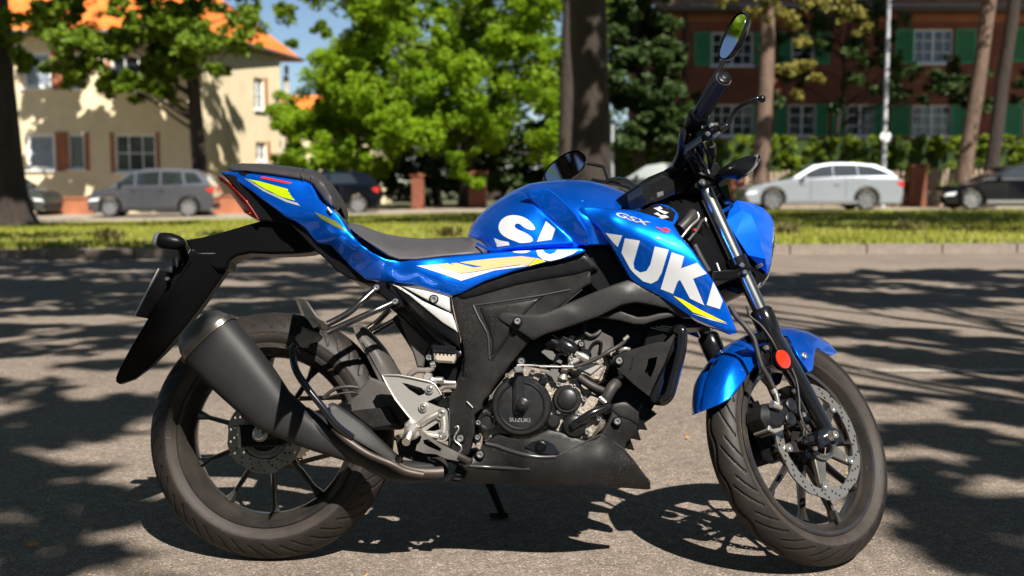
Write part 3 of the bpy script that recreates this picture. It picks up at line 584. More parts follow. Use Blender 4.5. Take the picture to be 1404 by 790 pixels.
mb = MB(); mb.box((x_l+5.5, 46.5, zt+rid), (.7, .6, 1.6)); mb.build('chimney', M_BRICK2, hs)
# --- brick house
Yb = 45.5; xb0 = W(893, 100, Yb).x; xb1 = W(1640, 100, Yb).x; zb_ = -.1; ztb = 7.9
hb = empty('brick_house', (0, 0, 0), 0, 'long red brick house with white windows and green shutters behind the hedge', 'house')
U = [(975, 44, 1034, 90), (1085, 44, 1118, 88), (1252, 40, 1308, 87), (1412, 38, 1468, 85)]
Lw = [(975, 143, 1034, 187), (1080, 143, 1120, 187), (1160, 143, 1200, 187), (1250, 144, 1306, 187), (1404, 143, 1460, 187)]
Hb = [hole_px(*r, Yb, xb0, zb_) for r in U+Lw]
bw = wall(hb, (xb0, Yb), (xb1, Yb), zb_, ztb, Hb, M_BRICK)
for i, h in enumerate(Hb): window(bw, h, 4 if (h[2]-h[0]) > 1.3 else 2, 3)
for x0, x1, k in ((951, 975, 0), (1034, 1058, 0), (1066, 1085, 1), (1118, 1137, 1), (1226, 1252, 2), (1308, 1336, 2), (1385, 1412, 3), (951, 975, 4), (1034, 1052, 4), (1063, 1080, 5), (1120, 1137, 5), (1142, 1160, 6), (1200, 1212, 6), (1223, 1250, 7), (1306, 1327, 7), (1378, 1404, 8)):
    h = Hb[k]; shutter(bw, W(x0, 100, Yb).x-xb0, h[1], W(x1, 100, Yb).x-xb0, h[3])
wall(hb, (xb0, Yb+9), (xb0, Yb+.003), zb_, ztb, [], M_BRICK)
mb = MB(); a = Vector((xb0-.5, Yb-.7, ztb)); b = Vector((xb1, Yb-.7, ztb)); c = Vector((xb1, Yb+5, ztb+4.6)); d = Vector((xb0-.5, Yb+5, ztb+4.6)); up = Vector((0, 0, .16))
mb.add([a+up, b+up, c+up, d+up, a, b, c, d], [(0, 1, 2, 3), (4, 7, 6, 5), (0, 4, 5, 1), (0, 3, 7, 4)]); mb.build('roof', M_TILE2, hb)
mb = MB(); mb.box(((xb0+xb1)/2, Yb-.42, ztb-.12), (xb1-xb0, .75, .2)); mb.build('eave', mat('eave_board', (.10, .07, .05), .7), hb)
mb = MB(); mb.box(((xb0+xb1)/2, Yb-.02, zb_+1.15), (xb1-xb0-.1, .05, .25)); mb.box(((xb0+xb1)/2, Yb-.03, ztb-.42), (xb1-xb0-.1, .06, .3)); mb.build('brick_band', M_BRICK2, hb)
mb = MB(); mb.cyl((W(938, 100, Yb).x, Yb-.12, 0), (W(938, 100, Yb).x, Yb-.12, ztb), .06, n=8); mb.build('downpipe', mat('black_iron', (.02, .02, .02), .5), hb)
# --- pale wall glimpsed through the leaves behind the maple, with an orange roof
pv = empty('garden_pavilion', (0, 0, 0), 0, 'small pale house with an orange roof glimpsed through the bright leaves', 'house')
q = W(455, 200, 54); mb = MB(); mb.box((q.x, 56, 1.6), (5, 3, 3.6)); mb.build('wall', M_PLAST, pv)
mb = MB(); mb.prism([Vector((q.x-2.8, 54.2, 3.4)), Vector((q.x-2.8, 57.8, 3.4)), Vector((q.x-2.8, 56, 5.2))], (5.6, 0, 0)); mb.build('roof', M_TILE, pv)
# ------------------------------------------------------------------ walls, posts, fence
def post(name, px, y0, Y, w, m, label, cap=True, group=None, cat='post'):
    p = gp(px, Y); z1 = W(px, y0, Y).z-p.z; o = empty(name, p, 0, label, cat, group)
    mb = MB(); mb.prism([Vector((-w/2, -w/2, -.05)), Vector((w/2, -w/2, -.05)), Vector((w/2, -w/2, z1)), Vector((-w/2, -w/2, z1))], (0, w, 0), .01); mb.build('shaft', m, o)
    if cap: mb = MB(); mb.box((0, 0, z1+.04), (w+.1, w+.1, .08)); mb.box((0, 0, z1+.1), (w*.7, w*.7, .05)); mb.build('cap', m, o)
    return o
post('brick_post', 573, 242, 39.3, .42, M_BRICK, 'left one of the two brick gate posts under the bright maple')  # darker house brick stands in for shade under the maple
post('brick_post', 655, 238, 39.3, .62, M_BRICK, 'right and wider one of the two brick gate posts under the bright maple')  # same dark brick, shade put into the colour
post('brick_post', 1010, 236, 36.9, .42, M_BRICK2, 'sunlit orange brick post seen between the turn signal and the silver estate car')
post('brick_post', 1258, 229, 39.5, .5, M_BRICK, 'brick post toned dark for shade between the silver estate car and the black car')  # dark brick in place of shade on an orange post
def low_wall(x0, x1, Y, h, label):
    a = gp(x0, Y); b = gp(x1, Y); o = empty('brick_wall', a, 0, label, 'wall'); L = (b-a).length
    d = (b-a).normalized(); rm = Matrix.Rotation(math.atan2(d.y, d.x), 3, 'Z')
    mb = MB(); mb.box((b-a)/2+Vector((0, 0, h/2-.05)), (L, .24, h+.1), rm); mb.build('wall_body', M_BRICK2, o)
    mb = MB(); mb.box((b-a)/2+Vector((0, 0, h+.035)), (L+.02, .32, .07), rm); mb.build('coping', M_BRICK2, o)
low_wall(62, 128, 40, .55, 'low orange brick garden wall between the left oak and the minivan')
low_wall(284, 352, 40, .6, 'low sunlit orange brick garden wall behind the minivan and the tail of the motorcycle')
low_wall(1232, 1300, 39.9, .45, 'low red brick garden wall between the two cars on the right')
M_PICK = mat('weathered_wood', (.33, .25, .18), .85, var=.35, vscale=9)
def fence(x0, x1, Y, h, label):
    a = gp(x0, Y); b = gp(x1, Y); o = empty('picket_fence', a, 0, label, 'fence'); n = int((b.x-a.x)/.15); me = None
    for i in range(n):
        if me is None:
            mb = MB(); mb.prism([Vector((-.045, 0, 0)), Vector((.045, 0, 0)), Vector((.045, 0, h-.06)), Vector((0, 0, h)), Vector((-.045, 0, h-.06))], (0, .02, 0)); p = mb.build('picket', M_PICK, o); me = p
        else: p = me.copy(); col.objects.link(p); p.parent = o
        p.location = (i*.15, rnd.uniform(-.01, .01), rnd.uniform(-.05, .04)); p.rotation_euler = (0, rnd.uniform(-.03, .03), 0)
    for z in (.3, h-.35):
        mb = MB(); mb.box(((b.x-a.x)/2, .045, z), (b.x-a.x+.1, .04, .07)); mb.build('rail', M_PICK, o)
fence(1024, 1245, 39.6, 1.32, 'weathered picket fence behind the silver estate car')
fence(1275, 1372, 39.6, 1.42, 'weathered picket fence behind the bonnet of the black car')
# lamp post and thin sign post
p = gp(1211, 38.2); lp = empty('street_lamp', p, 0, 'grey steel street lamp post with a small white round sign, behind the silver estate car', 'lamp post')
M_STEEL = mat('galvanised_steel', (.42, .43, .45), .55, .4, var=.2, vscale=5)
mb = MB(); mb.tube([(0, 0, -.1), (0, 0, 1.2), (0, 0, 1.3), (0, 0, 9)], [.1, .1, .085, .06], 16); mb.build('pole', M_STEEL, lp)
zs = W(1211, 188, 38.2).z-p.z; mb = MB(); mb.cyl((0, -.1, zs), (0, -.13, zs), .19, n=24); mb.build('round_sign', M_WHITE, lp); mb = MB(); mb.cyl((0, -.09, zs), (0, .0, zs), .1, n=16); mb.build('clamp', M_STEEL, lp)
mb = MB(); mb.tube([(0, 0, 8.9), (0, -.6, 9.3), (0, -1.4, 9.4)], .04, 10); mb.box((0, -1.6, 9.38), (.25, .6, .12)); mb.build('lamp_head', M_STEEL, lp)
p = gp(839, 38); tp = empty('sign_post', p, 0, 'thin pale grey post beside the thick oak, behind the far mirror', 'post')
mb = MB(); mb.cyl((0, 0, -.1), (0, 0, W(839, 172, 38).z-p.z), .06, n=12); mb.build('pole', M_STEEL, tp); mb = MB(); mb.cyl((0, 0, W(839, 172, 38).z-p.z), (0, 0, W(839, 172, 38).z-p.z+.04), .066, n=12); mb.build('cap', M_STEEL, tp)
# ------------------------------------------------------------------ cars
M_TYRE0 = mat('car_tyre', (.02, .02, .02), .8)
M_ALLOY = mat('alloy_rim', (.45, .45, .47), .3, .8)
M_CGLASS = mat('car_glass', (.015, .02, .02), .03, spec=1, coat=1)
M_CLENS = mat('clear_lens', (.7, .72, .75), .08, spec=.9, coat=1)
M_RLENS = mat('red_lens', (.45, .02, .01), .15, coat=1)
M_OLENS = mat('amber_lens', (.75, .2, .02), .15, coat=1)
M_TRIMB = mat('black_trim', (.015, .015, .016), .6)
def car(name, pos, rz, L, Wd, belt, low, green, wheels, wr, paint, label, panes, chrome=False, rear_pillar=None):
    """nose towards -x.  low: outline of the lower body top edge; green: outline of the cabin"""
    o = empty(name, pos, rz, label, 'car'); hw = Wd/2
    # lower body with wheel arches
    pts = list(low); bot = .2
    arch = []
    for wx in sorted(wheels, reverse=True):
        arch += [(wx+math.cos(a)*(wr+.055), max(bot, wr+math.sin(a)*(wr+.055))) for a in np.linspace(-.35, math.pi+.35, 12)]
    outline = pts+[(L-.12, bot)]+arch+[(.14, bot)]
    mb = MB(); mb.prism([Vector((x, -hw, z)) for x, z in outline], (0, hw, 0), .05); mb.mirror(); body = mb.build('body', paint, o, 25)
    # cabin, narrowing upwards
    zt_ = max(z for x, z in green); yv = lambda z: hw-.06-(.20*max(0, (z-belt)/(zt_-belt)))
    mb = MB(); g1 = [Vector((x, -yv(z), z)) for x, z in green]; n = len(g1)
    mb.add(g1+[Vector((v.x, -v.y, v.z)) for v in g1], [tuple(range(n)), tuple(range(n, 2*n))[::-1]]+[(i, (i+1) % n, n+(i+1) % n, n+i) for i in range(n)])
    mb.build('cabin', paint, o, 25)
    for pn in panes:   # side glass, both sides
        for s in (1, -1):
            mb = MB(); mb.prism([Vector((x, -s*(yv(z)+.008), z)) for x, z in pn], (0, s*.02, 0)); mb.build('side_window', M_CGLASS, o)
    # windscreen and rear window lie along the cabin's slanting ends
    def slant(a, b, nm):
        a = Vector((a[0], 0, a[1])); b = Vector((b[0], 0, b[1])); d = b-a; nn = Vector((d.z, 0, -d.x)).normalized(); nn = -nn if nn.x*(1 if nm == 'rear_window' else -1) < 0 else nn
        a2 = a+d*.1+nn*.008; b2 = a+d*.92+nn*.008; ya = yv(a2.z)-.07; yb = yv(b2.z)-.07
        mb = MB(); mb.prism([Vector((a2.x, -ya, a2.z)), Vector((a2.x, ya, a2.z)), Vector((b2.x, yb, b2.z)), Vector((b2.x, -yb, b2.z))], -nn*.01); mb.build(nm, M_CGLASS, o)
    slant(green[0], green[1], 'windscreen'); slant(green[-1], green[-2], 'rear_window')
    for wx in wheels:
        for s in (1, -1):
            c = (wx, -s*(hw-.12), wr); mb = MB(); ax = (0, -s, 0)
            mb.lathe(c, ax, [(-.1, wr*.62), (-.1, wr*.9), (-.07, wr*.985), (0, wr), (.07, wr*.985), (.1, wr*.9), (.105, wr*.7), (.09, wr*.64)], 32); wh = mb.build('wheel', M_TYRE0, o, 50)
            mb = MB(); mb.lathe(c, ax, [(.06, wr*.74), (.112, wr*.74), (.112, wr*.66), (.05, wr*.62)], 32)
            for k in range(7):
                a = k*2*math.pi/7; d = Vector((math.cos(a), 0, math.sin(a))); e = Vector((-d.z, 0, d.x)); cc = Vector(c)+Vector((0, -s*.075, 0))
                mb.prism([cc+e*.05, cc-e*.05, cc+d*wr*.68-e*.05, cc+d*wr*.68+e*.05], (0, s*.03, 0))
            mb.cyl(Vector(c)+Vector((0, -s*.05, 0)), Vector(c)+Vector((0, -s*.1, 0)), .07, n=16); mb.build('rim', M_ALLOY, wh)
            mb = MB(); mb.cyl(Vector(c)+Vector((0, s*.02, 0)), Vector(c)+Vector((0, -s*.01, 0)), wr*.6, n=24); mb.build('brake_disc', M_TRIMB, wh)
    zl = low[1][1]
    for s in (1, -1):
        mb = MB(); mb.prism([Vector((.02, -s*(hw+.004), zl-.17)), Vector((.10, -s*(hw+.006), zl-.07)), Vector((.42, -s*(hw+.006), zl-.03)), Vector((.34, -s*(hw+.006), zl-.15))], (0, s*.25, 0), .01); mb.build('headlight', M_CLENS, o)
        mb = MB(); zr = belt-.14; mb.prism([Vector((L-.28, -s*(hw+.004), zr+.03)), Vector((L-.02, -s*(hw+.004), zr+.09)), Vector((L+.012, -s*(hw+.004), zr-.1)), Vector((L-.1, -s*(hw+.004), zr-.12))], (0, s*.2, 0), .01); mb.build('tail_light', M_RLENS, o)
        mb = MB(); gx_ = green[0][0]+.45; mb.ball((gx_, -s*(hw+.09), belt+.08), .1, 10, (.7, 1, .65)); mb.box((gx_, -s*(hw), belt+.02), (.05, .14, .04)); mb.build('wing_mirror', M_TRIMB if not chrome else paint, o)
        for dx in (.32, .54):
            x = L*dx+.1; mb = MB(); mb.box((x+.1, -s*(hw+.012), belt-.16), (.2, .03, .03)); mb.build('door_handle', paint, o)
            mb = MB(); mb.box((x+.36, -s*(hw+.0005), (belt+.32)/2+.02), (.012, .006, belt-.36)); mb.build('door_gap', M_TRIMB, o)
        if chrome: MB().box((L*.52, -s*(hw-.035), belt+.035), (L*.5, .03, .022)).build('belt_highlight_trim', M_ALLOY, o)  # alloy bar added for bright highlights along the belt line
        mb = MB(); mb.box((L*.5, -s*(hw+.004), .27), (wheels[1]-wheels[0]-2*wr-.15, .02, .1)); mb.build('sill', M_TRIMB if not chrome else M_ALLOY, o)
    for bx_ in ((.03, 0, .32, .1, Wd*.7, .2), (L-.02, 0, .34, .06, Wd*.8, .16)): MB().box(bx_[:3], bx_[3:]).build('bumper', M_TRIMB if not chrome else paint, o)
    return o
def cpx(px, Y): return gp(px, Y)
P_SILV = mat('silver_paint', (.25, .275, .305), .4, .2, coat=1)
P_GREY = mat('grey_paint', (.10, .105, .12), .3, .6, coat=1)
P_BLK = mat('black_paint', (.002, .003, .006), .12, 0, spec=.15, coat=.7)
P_GRN = mat('dark_green_grey_paint', (.045, .055, .05), .25, .3, coat=1)
wag_low = [(.0, .45), (.05, .66), (.35, .78), (.9, .88), (1.45, .97), (2.2, .985), (3.6, 1.01), (4.75, 1.0), (4.9, .93), (4.92, .5)]
wag_gr = [(1.35, .94), (2.15, 1.40), (2.7, 1.48), (3.4, 1.485), (4.1, 1.42), (4.55, 1.2), (4.80, .95)]
wag_pn = [[(1.75, 1.03), (2.0, 1.21), (2.35, 1.36), (2.74, 1.42), (2.74, 1.06)], [(2.76, 1.06), (2.76, 1.42), (3.49, 1.42), (3.52, 1.08)], [(3.54, 1.08), (3.51, 1.418), (3.95, 1.37), (4.3, 1.24), (4.56, 1.1)]]
pw = gp(1022, 35.2); pw.z = .0; pw.x -= .2
car('estate_car', pw, 0, 4.92, 1.85, .98, wag_low, wag_gr, (.88, 3.78), .335, P_SILV, 'silver estate car parked facing left beyond the verge on the right', wag_pn, True)
mpv_low = [(.0, .45), (.04, .68), (.2, .82), (.6, .95), (1.0, 1.02), (2.0, 1.03), (3.3, 1.05), (3.9, 1.05), (4.0, .9), (4.04, .5)]
mpv_gr = [(.62, .93), (1.35, 1.48), (1.9, 1.6), (2.7, 1.61), (3.5, 1.56), (3.75, 1.4), (3.97, .98)]
mpv_pn = [[(.95, 1.08), (1.4, 1.42), (1.5, 1.43), (1.5, 1.08)], [(1.57, 1.08), (1.57, 1.45), (2.3, 1.5), (2.3, 1.08)], [(2.37, 1.08), (2.37, 1.5), (3.0, 1.48), (3.08, 1.1)], [(3.16, 1.12), (3.08, 1.47), (3.45, 1.45), (3.7, 1.15)]]
pm = gp(127, 37.0); pm.z = -.27
car('minivan', pm, R(7), 4.04, 1.7, 1.04, mpv_low, mpv_gr, (.72, 3.22), .31, P_GREY, 'grey minivan in dappled shade parked in front of the cream house', mpv_pn)
bl_low = [(.0, .4), (.03, .6), (.3, .70), (.8, .80), (1.35, .9), (2.4, .93), (3.8, .97), (4.3, .95), (4.45, .85), (4.48, .45)]
bl_gr = [(1.2, .86), (2.05, 1.34), (2.6, 1.42), (3.1, 1.40), (3.7, 1.25), (4.25, .95)]
bl_pn = [[(1.6, .95), (2.1, 1.28), (2.67, 1.35), (2.67, .98)], [(2.69, .98), (2.69, 1.35), (3.2, 1.32), (3.65, 1.02)]]
pb = gp(1281, 34.9); pb.z = .02
car('sedan_car', pb, R(-3), 4.48, 1.78, .92, bl_low, bl_gr, (.88, 3.5), .32, P_BLK, 'glossy black car with bright alloy wheels cut off by the right edge', bl_pn, True)
ha_low = [(.0, .45), (.03, .62), (.3, .76), (.85, .9), (2, .93), (3.4, .97), (3.7, .95), (3.82, .6)]
ha_gr = [(.75, .86), (1.45, 1.34), (2.0, 1.42), (2.9, 1.40), (3.35, 1.3), (3.68, .93)]
ha_pn = [[(1.15, .98), (1.55, 1.28), (2.0, 1.33), (2.0, .98)], [(2.07, .98), (2.07, 1.33), (2.75, 1.32), (3.0, 1.02)]]
ph = gp(368, 37.0); ph.z = -.16
car('hatchback_car', ph, R(5), 3.7, 1.68, .95, ha_low, ha_gr, (.66, 3.0), .3, P_BLK, 'black hatchback in deep shade, partly hidden behind the pillion seat', ha_pn)
pc = gp(818, 35.8); pc.z = -.02
car('hatchback_car', pc, R(2), 4.04, 1.7, 1.0, mpv_low, [(.7, .93), (1.5, 1.42), (2.0, 1.5), (2.7, 1.51), (3.5, 1.46), (3.75, 1.3), (3.97, .98)], (.72, 3.22), .31, P_GRN, 'dark car with a pale windscreen partly hidden behind the tank and handlebars', [])
pl = gp(74, 38.6); pl.z = -.3
car('hatchback_car', pl, R(180), 4.2, 1.7, 1.0, [(x*1.04, z) for x, z in mpv_low], [(x*1.04, z-.06) for x, z in mpv_gr], (.74, 3.35), .31, P_GRN, 'dark car mostly hidden behind the oak trunk at the left edge', [])
# ------------------------------------------------------------------ motorcycle: frame of reference
WB = 1.31275; RR_ = .304; RF_ = .290
bike = empty('motorcycle', (-.59847, 2.63601, 0), 0, 'blue naked sports motorcycle leaning on its side stand with the front wheel turned away', 'motorcycle')
bike.rotation_euler = (-.206445, 0, -.041597)
MBK = Matrix.Translation(bike.location) @ bike.rotation_euler.to_matrix().to_4x4()
_ra = R(25.5); _ax = Vector((-math.sin(_ra), 0, math.cos(_ra))); _o = Vector((WB+.093, 0, 0))
STEER = Matrix.Translation(_o) @ Matrix.Rotation(.685623, 4, _ax) @ Matrix.Translation(-_o)
MI = MBK.inverted(); SI = STEER.inverted()
CAMP = Vector((0, 0, H))
_ob = MI @ CAMP; _of = SI @ _ob; _rb = MI.to_3x3(); _rf = SI.to_3x3() @ _rb
def P(px, py, y):
    d = _rb @ ray(px, py); return _ob+d*((y-_ob.y)/d.y)
def PF(px, py, y):
    d = _rf @ ray(px, py); return _of+d*((y-_of.y)/d.y)
CR = dict(A=(150, 200, 3.51), B=(450, 200, 3.51), C=(750, 200, 3.51), D=(850, 0, 3.51), E=(400, 350, 4.647), F=(450, 480, 4.157), G=(600, 380, 4.39), H=(620, 500, 3.95),
          Z=(150, 300, 3.29), M=(740, 190, 5.268), K=(860, 180, 3.591), N=(950, 250, 3.95), R3=(200, 410, 3.95), R4=(400, 400, 3.95), R2=(360, 580, 3.95),
          F1=(960, 420, 4.386), F2=(1080, 420, 4.387), F3=(960, 590, 3.95), F4=(1080, 590, 3.947), D2=(930, 0, 6.077), G2=(740, 430, 6.075), G3=(820, 430, 6.08), H2=(640, 480, 4.933),
          F5=(1000, 480, 4.3875), E2=(380, 400, 7.683), F6=(500, 500, 4.9375), D3=(920, 120, 4.94), L=(190, 410, 2.134), p=(0, 0, 1))
def c(k, pts):
    ox, oy, s = CR[k]; return [(ox+q[0]/s, oy+q[1]/s)+tuple(q[2:]) for q in pts]
def TP(k, pts, F=P): return [F(*q) for q in c(k, pts)]
def smooth_path(pts, n=6):
    Q = [Vector(p) for p in pts]; out = []; k = len(Q)
    for i in range(k-1):
        p0 = Q[max(i-1, 0)]; p1 = Q[i]; p2 = Q[i+1]; p3 = Q[min(i+2, k-1)]
        for j in range(n):
            f = j/n; out.append(.5*((2*p1)+(p2-p0)*f+(2*p0-5*p1+4*p2-p3)*f*f+(3*p1-p0-3*p2+p3)*f*f*f))
    return out+[Q[-1]]
def hose(name, k, pts, r, m, parent=None, F=P, n=10, mw=None, nn=6):
    return MB().tube(smooth_path(TP(k, pts, F), nn), r, n).build(name, m, parent or bike, 60, mw)
def plate(name, k, pts, y0, y1, m, bev=.002, parent=None, F=P, mw=None, holes=None, ang=35):
    """flat part: outline lies at lateral position y0 (near side) and runs back to y1"""
    if not holes:
        return MB().prism([F(a, b, y0) for a, b in c(k, pts)], (0, y1-y0, 0), bev).build(name, m, parent or bike, ang, mw)
    O = c(k, pts); Hs = [c(k, h) for h in holes]; vs, fs = tri2d(O, Hs); mb = MB()
    a = [F(v[0], v[1], y0) for v in vs]; d = Vector((0, y1-y0, 0)); mb.add(a, fs); mb.add([v+d for v in a], [f[::-1] for f in fs])
    for lp_ in [O]+Hs:
        q = [F(v[0], v[1], y0) for v in lp_]; n = len(q); mb.add(q+[v+d for v in q], [(i, (i+1) % n, n+(i+1) % n, n+i) for i in range(n)])
    return weld(mb.build(name, m, parent or bike, ang, mw), ang)
def weld(o, ang=35):
    bm = bmesh.new(); bm.from_mesh(o.data); bmesh.ops.remove_doubles(bm, verts=bm.verts, dist=1e-5); bm.to_mesh(o.data); bm.free(); sharp(o.data, ang); return o
def rbf(ctrl):
    X = np.array([(a, b) for a, b, y in ctrl], float)/100; Y = np.array([q[2] for q in ctrl], float); n = len(X)
    def ph(r2): return .5*r2*np.log(np.maximum(r2, 1e-12))
    A = np.zeros((n+3, n+3)); r2 = ((X[:, None]-X[None])**2).sum(2); A[:n, :n] = ph(r2)+np.eye(n)*1e-3; A[:n, n] = 1; A[:n, n+1:] = X; A[n:, :n] = A[:n, n:].T
    s = np.linalg.solve(A, np.concatenate([Y, [0, 0, 0]]))
    def f(q):
        q = np.atleast_2d(np.asarray(q, float))/100; r2 = ((q[:, None]-X[None])**2).sum(2); return ph(r2) @ s[:n]+s[n]+q @ s[n+1:]
    return f
def resample(O, step):
    out = []
    for i in range(len(O)):
        a = np.array(O[i][:2]); b = np.array(O[(i+1) % len(O)][:2]); k = max(1, int(np.hypot(*(b-a))/step))
        for j in range(k): out.append(tuple(a+(b-a)*j/k))
    return out
def segs(O, closed=True):
    n = len(O); return np.array([[*O[i][:2], *O[(i+1) % n][:2]] for i in range(n if closed else n-1)], float)
def pdist(Q, seg):
    Q = np.asarray(Q, float); a = seg[:, :2]; d = seg[:, 2:]-a; w_ = Q[:, None]-a[None]; t = np.clip((w_*d).sum(2)/np.maximum((d*d).sum(1), 1e-12), 0, 1)
    return np.hypot(*np.moveaxis(w_-d*t[..., None], 2, 0)).min(1)
def chaikin(O, it=1, closed=True):
    for _ in range(it):
        n = len(O); N = []
        for i in range(n): a = np.array(O[i][:2]); b = np.array(O[(i+1) % n][:2]); N += [tuple(a*.75+b*.25), tuple(a*.25+b*.75)]
        O = N
    return O
def panel(name, O, ctrl, m, parent=None, th=.01, drop=.006, ew=3.0, close=None, cw=30, F=P, mw=None, step=4.0, mirror=False, off=0, holes=None, ang=40, grid=5.0, yf=None, rnd_=0, minskirt=.004, cpow=.5):
    """moulded part: outline and depth control points are sight lines at known lateral positions; close = edge where both sides meet at the centre line"""
    if rnd_: O = chaikin(O, rnd_)
    f = yf or rbf(ctrl); Ob = resample(O, step); sg = segs(Ob); cs = segs(close, False) if close is not None else None
    def depth(q, edge=True):
        q = np.atleast_2d(np.asarray(q, float)); y = f(q)+off
        if edge and drop: d = pdist(q, sg); t = np.clip(d/ew, 0, 1); y = y+drop*(1-np.sqrt(np.clip(1-(1-t)**2, 0, 1)))
        if cs is not None: d = pdist(q, cs); t = np.clip(d/cw, 0, 1); y = y*np.clip(1-(1-t)**2, 0, 1)**cpow
        return y
    # rings of inner points make the rounded edge
    n = len(Ob); A = np.array(Ob); ar = sum(A[i, 0]*A[(i+1) % n, 1]-A[(i+1) % n, 0]*A[i, 1] for i in range(n)); sgn = 1 if ar > 0 else -1
    t = np.roll(A, -1, 0)-np.roll(A, 1, 0); t /= np.maximum(np.linalg.norm(t, axis=1)[:, None], 1e-9); nn = np.stack([-t[:, 1], t[:, 0]], 1)*sgn
    extra = []
    rings = [ew*.12, ew*.4, ew] if drop else []
    if cs is not None: rings += [cw*.03, cw*.1, cw*.25, cw*.5]
    Hs = holes or []
    for r in rings:
        Q = A+nn*r; d = pdist(Q, sg); ok = d > r*.93
        last = None
        for q in Q[ok]:
            if last is None or np.hypot(*(q-last)) > min(step*.8, max(r, 1.2)): extra.append(tuple(q)); last = q
    vs, fs = tri2d_pts(Ob, Hs, extra, grid, max(rings) if rings else 2)
    y = depth(vs); V = [F(v[0], v[1], float(yy)) for v, yy in zip(vs, y)]
    mb = MB(); mb.add(V, fs)
    # skirt
    from collections import Counter
    ec = Counter(); dr = {}
    for f_ in fs:
        for i in range(len(f_)): a, b = f_[i], f_[(i+1) % len(f_)]; ec[(min(a, b), max(a, b))] += 1; dr[(min(a, b), max(a, b))] = (a, b)
    idx = {}; base = len(mb.v)
    for e, k in ec.items():
        if k == 1:
            a, b = dr[e]
            if abs(V[a].y) < minskirt and abs(V[b].y) < minskirt: continue
            for q in (a, b):
                if q not in idx:
                    w2 = V[q].copy(); w2.y = min(w2.y+th, -.0005) if th < .5 and mirror else w2.y+th
                    mb.v.append(tuple(w2)); idx[q] = len(mb.v)-1
            mb.f.append((a, idx[a], idx[b], b)); mb.m.append(0)
    if mirror: mb.mirror()
    o = mb.build(name, m, parent or bike, ang, mw)
    if mirror: weld(o, ang)
    return o, depth
def mirror_copy(o):
    me = o.data.copy(); n = len(me.vertices); co = np.empty(n*3, np.float32); me.vertices.foreach_get('co', co); co[1::3] *= -1; me.vertices.foreach_set('co', co); me.flip_normals()
    q = o.copy(); q.data = me; col.objects.link(q); return q
def tri2d_pts(O, holes, extra, grid, keep):
    pts = [Vector(p) for p in O]; n = len(pts); ed = [(i, (i+1) % n) for i in range(n)]
    for h in holes: o = len(pts); pts += [Vector(p) for p in h]; k = len(h); ed += [(o+i, o+(i+1) % k) for i in range(k)]
    A = np.array(O); x0, y0 = A.min(0); x1, y1 = A.max(0); sg = np.concatenate([segs(O)]+[segs(h) for h in holes])
    gx, gy = np.meshgrid(np.arange(x0, x1, grid), np.arange(y0, y1, grid*.87)); gx = gx+(np.arange(gx.shape[0]) % 2)[:, None]*grid/2
    G_ = np.stack([gx.ravel(), gy.ravel()], 1)
    if len(G_): G_ = G_[inpoly(G_, O)]
    if len(G_): G_ = G_[pdist(G_, sg) > keep+grid*.4]
    pts += [Vector(q) for q in extra]+[Vector(q) for q in G_]
    res = geometry.delaunay_2d_cdt(pts, ed, [], 0, 1e-4); vs = np.array([tuple(v) for v in res[0]]); fs = [tuple(f) for f in res[2]]
    ctr = np.array([vs[list(f)].mean(0) for f in fs]); ok = inpoly(ctr, O)
    for h in holes: ok &= ~inpoly(ctr, h)
    return [tuple(v) for v in vs], [f for f, k in zip(fs, ok) if k]
def inpoly(Q, O):
    Q = np.asarray(Q); r = np.zeros(len(Q), bool); n = len(O); j = n-1
    for i in range(n):
        a = O[i]; b = O[j]; cnd = (a[1] > Q[:, 1]) != (b[1] > Q[:, 1])
        with np.errstate(divide='ignore', invalid='ignore'): xx = (b[0]-a[0])*(Q[:, 1]-a[1])/((b[1]-a[1]) or 1e-12)+a[0]
        r ^= cnd & (Q[:, 0] < xx); j = i
    return r
def decal(name, O, yf, m, parent, off=.0012, F=P, mw=None, holes=None, grid=5.0, edge=True, rnd_=0):
    """thin film following the part below it"""
    if rnd_: O = chaikin(O, rnd_)
    Ob = resample(O, 4); vs, fs = tri2d_pts(Ob, holes or [], [], grid, 0); y = yf(vs, edge)-off
    mb = MB(); mb.add([F(v[0], v[1], float(a)) for v, a in zip(vs, y)], fs); return mb.build(name, m, parent, 60, mw)
def lettering(name, s, o, ux, uy, yf, m, parent, off=.0012, F=P, mw=None, shear=0, th=.0008, bold=0):
    """raised lettering; ux, uy: picture vectors of one em right / up"""
    cu = bpy.data.curves.new(name, 'FONT'); cu.body = s; cu.size = 1; cu.shear = shear; cu.offset = bold; to = bpy.data.objects.new(name, cu); col.objects.link(to)
    dg = bpy.context.evaluated_depsgraph_get(); me = to.evaluated_get(dg).to_mesh(); vs = [(o[0]+v.co.x*ux[0]+v.co.y*uy[0], o[1]+v.co.x*ux[1]+v.co.y*uy[1]) for v in me.vertices]
    fs = [tuple(p.vertices) for p in me.polygons]; to.to_mesh_clear() if hasattr(to, 'to_mesh_clear') else None; bpy.data.objects.remove(to)
    y = yf(vs) if callable(yf) else np.full(len(vs), yf); mb = MB(); mb.add([F(v[0], v[1], float(a)-off) for v, a in zip(vs, y)], fs); return mb.build(name, m, parent, 60, mw)
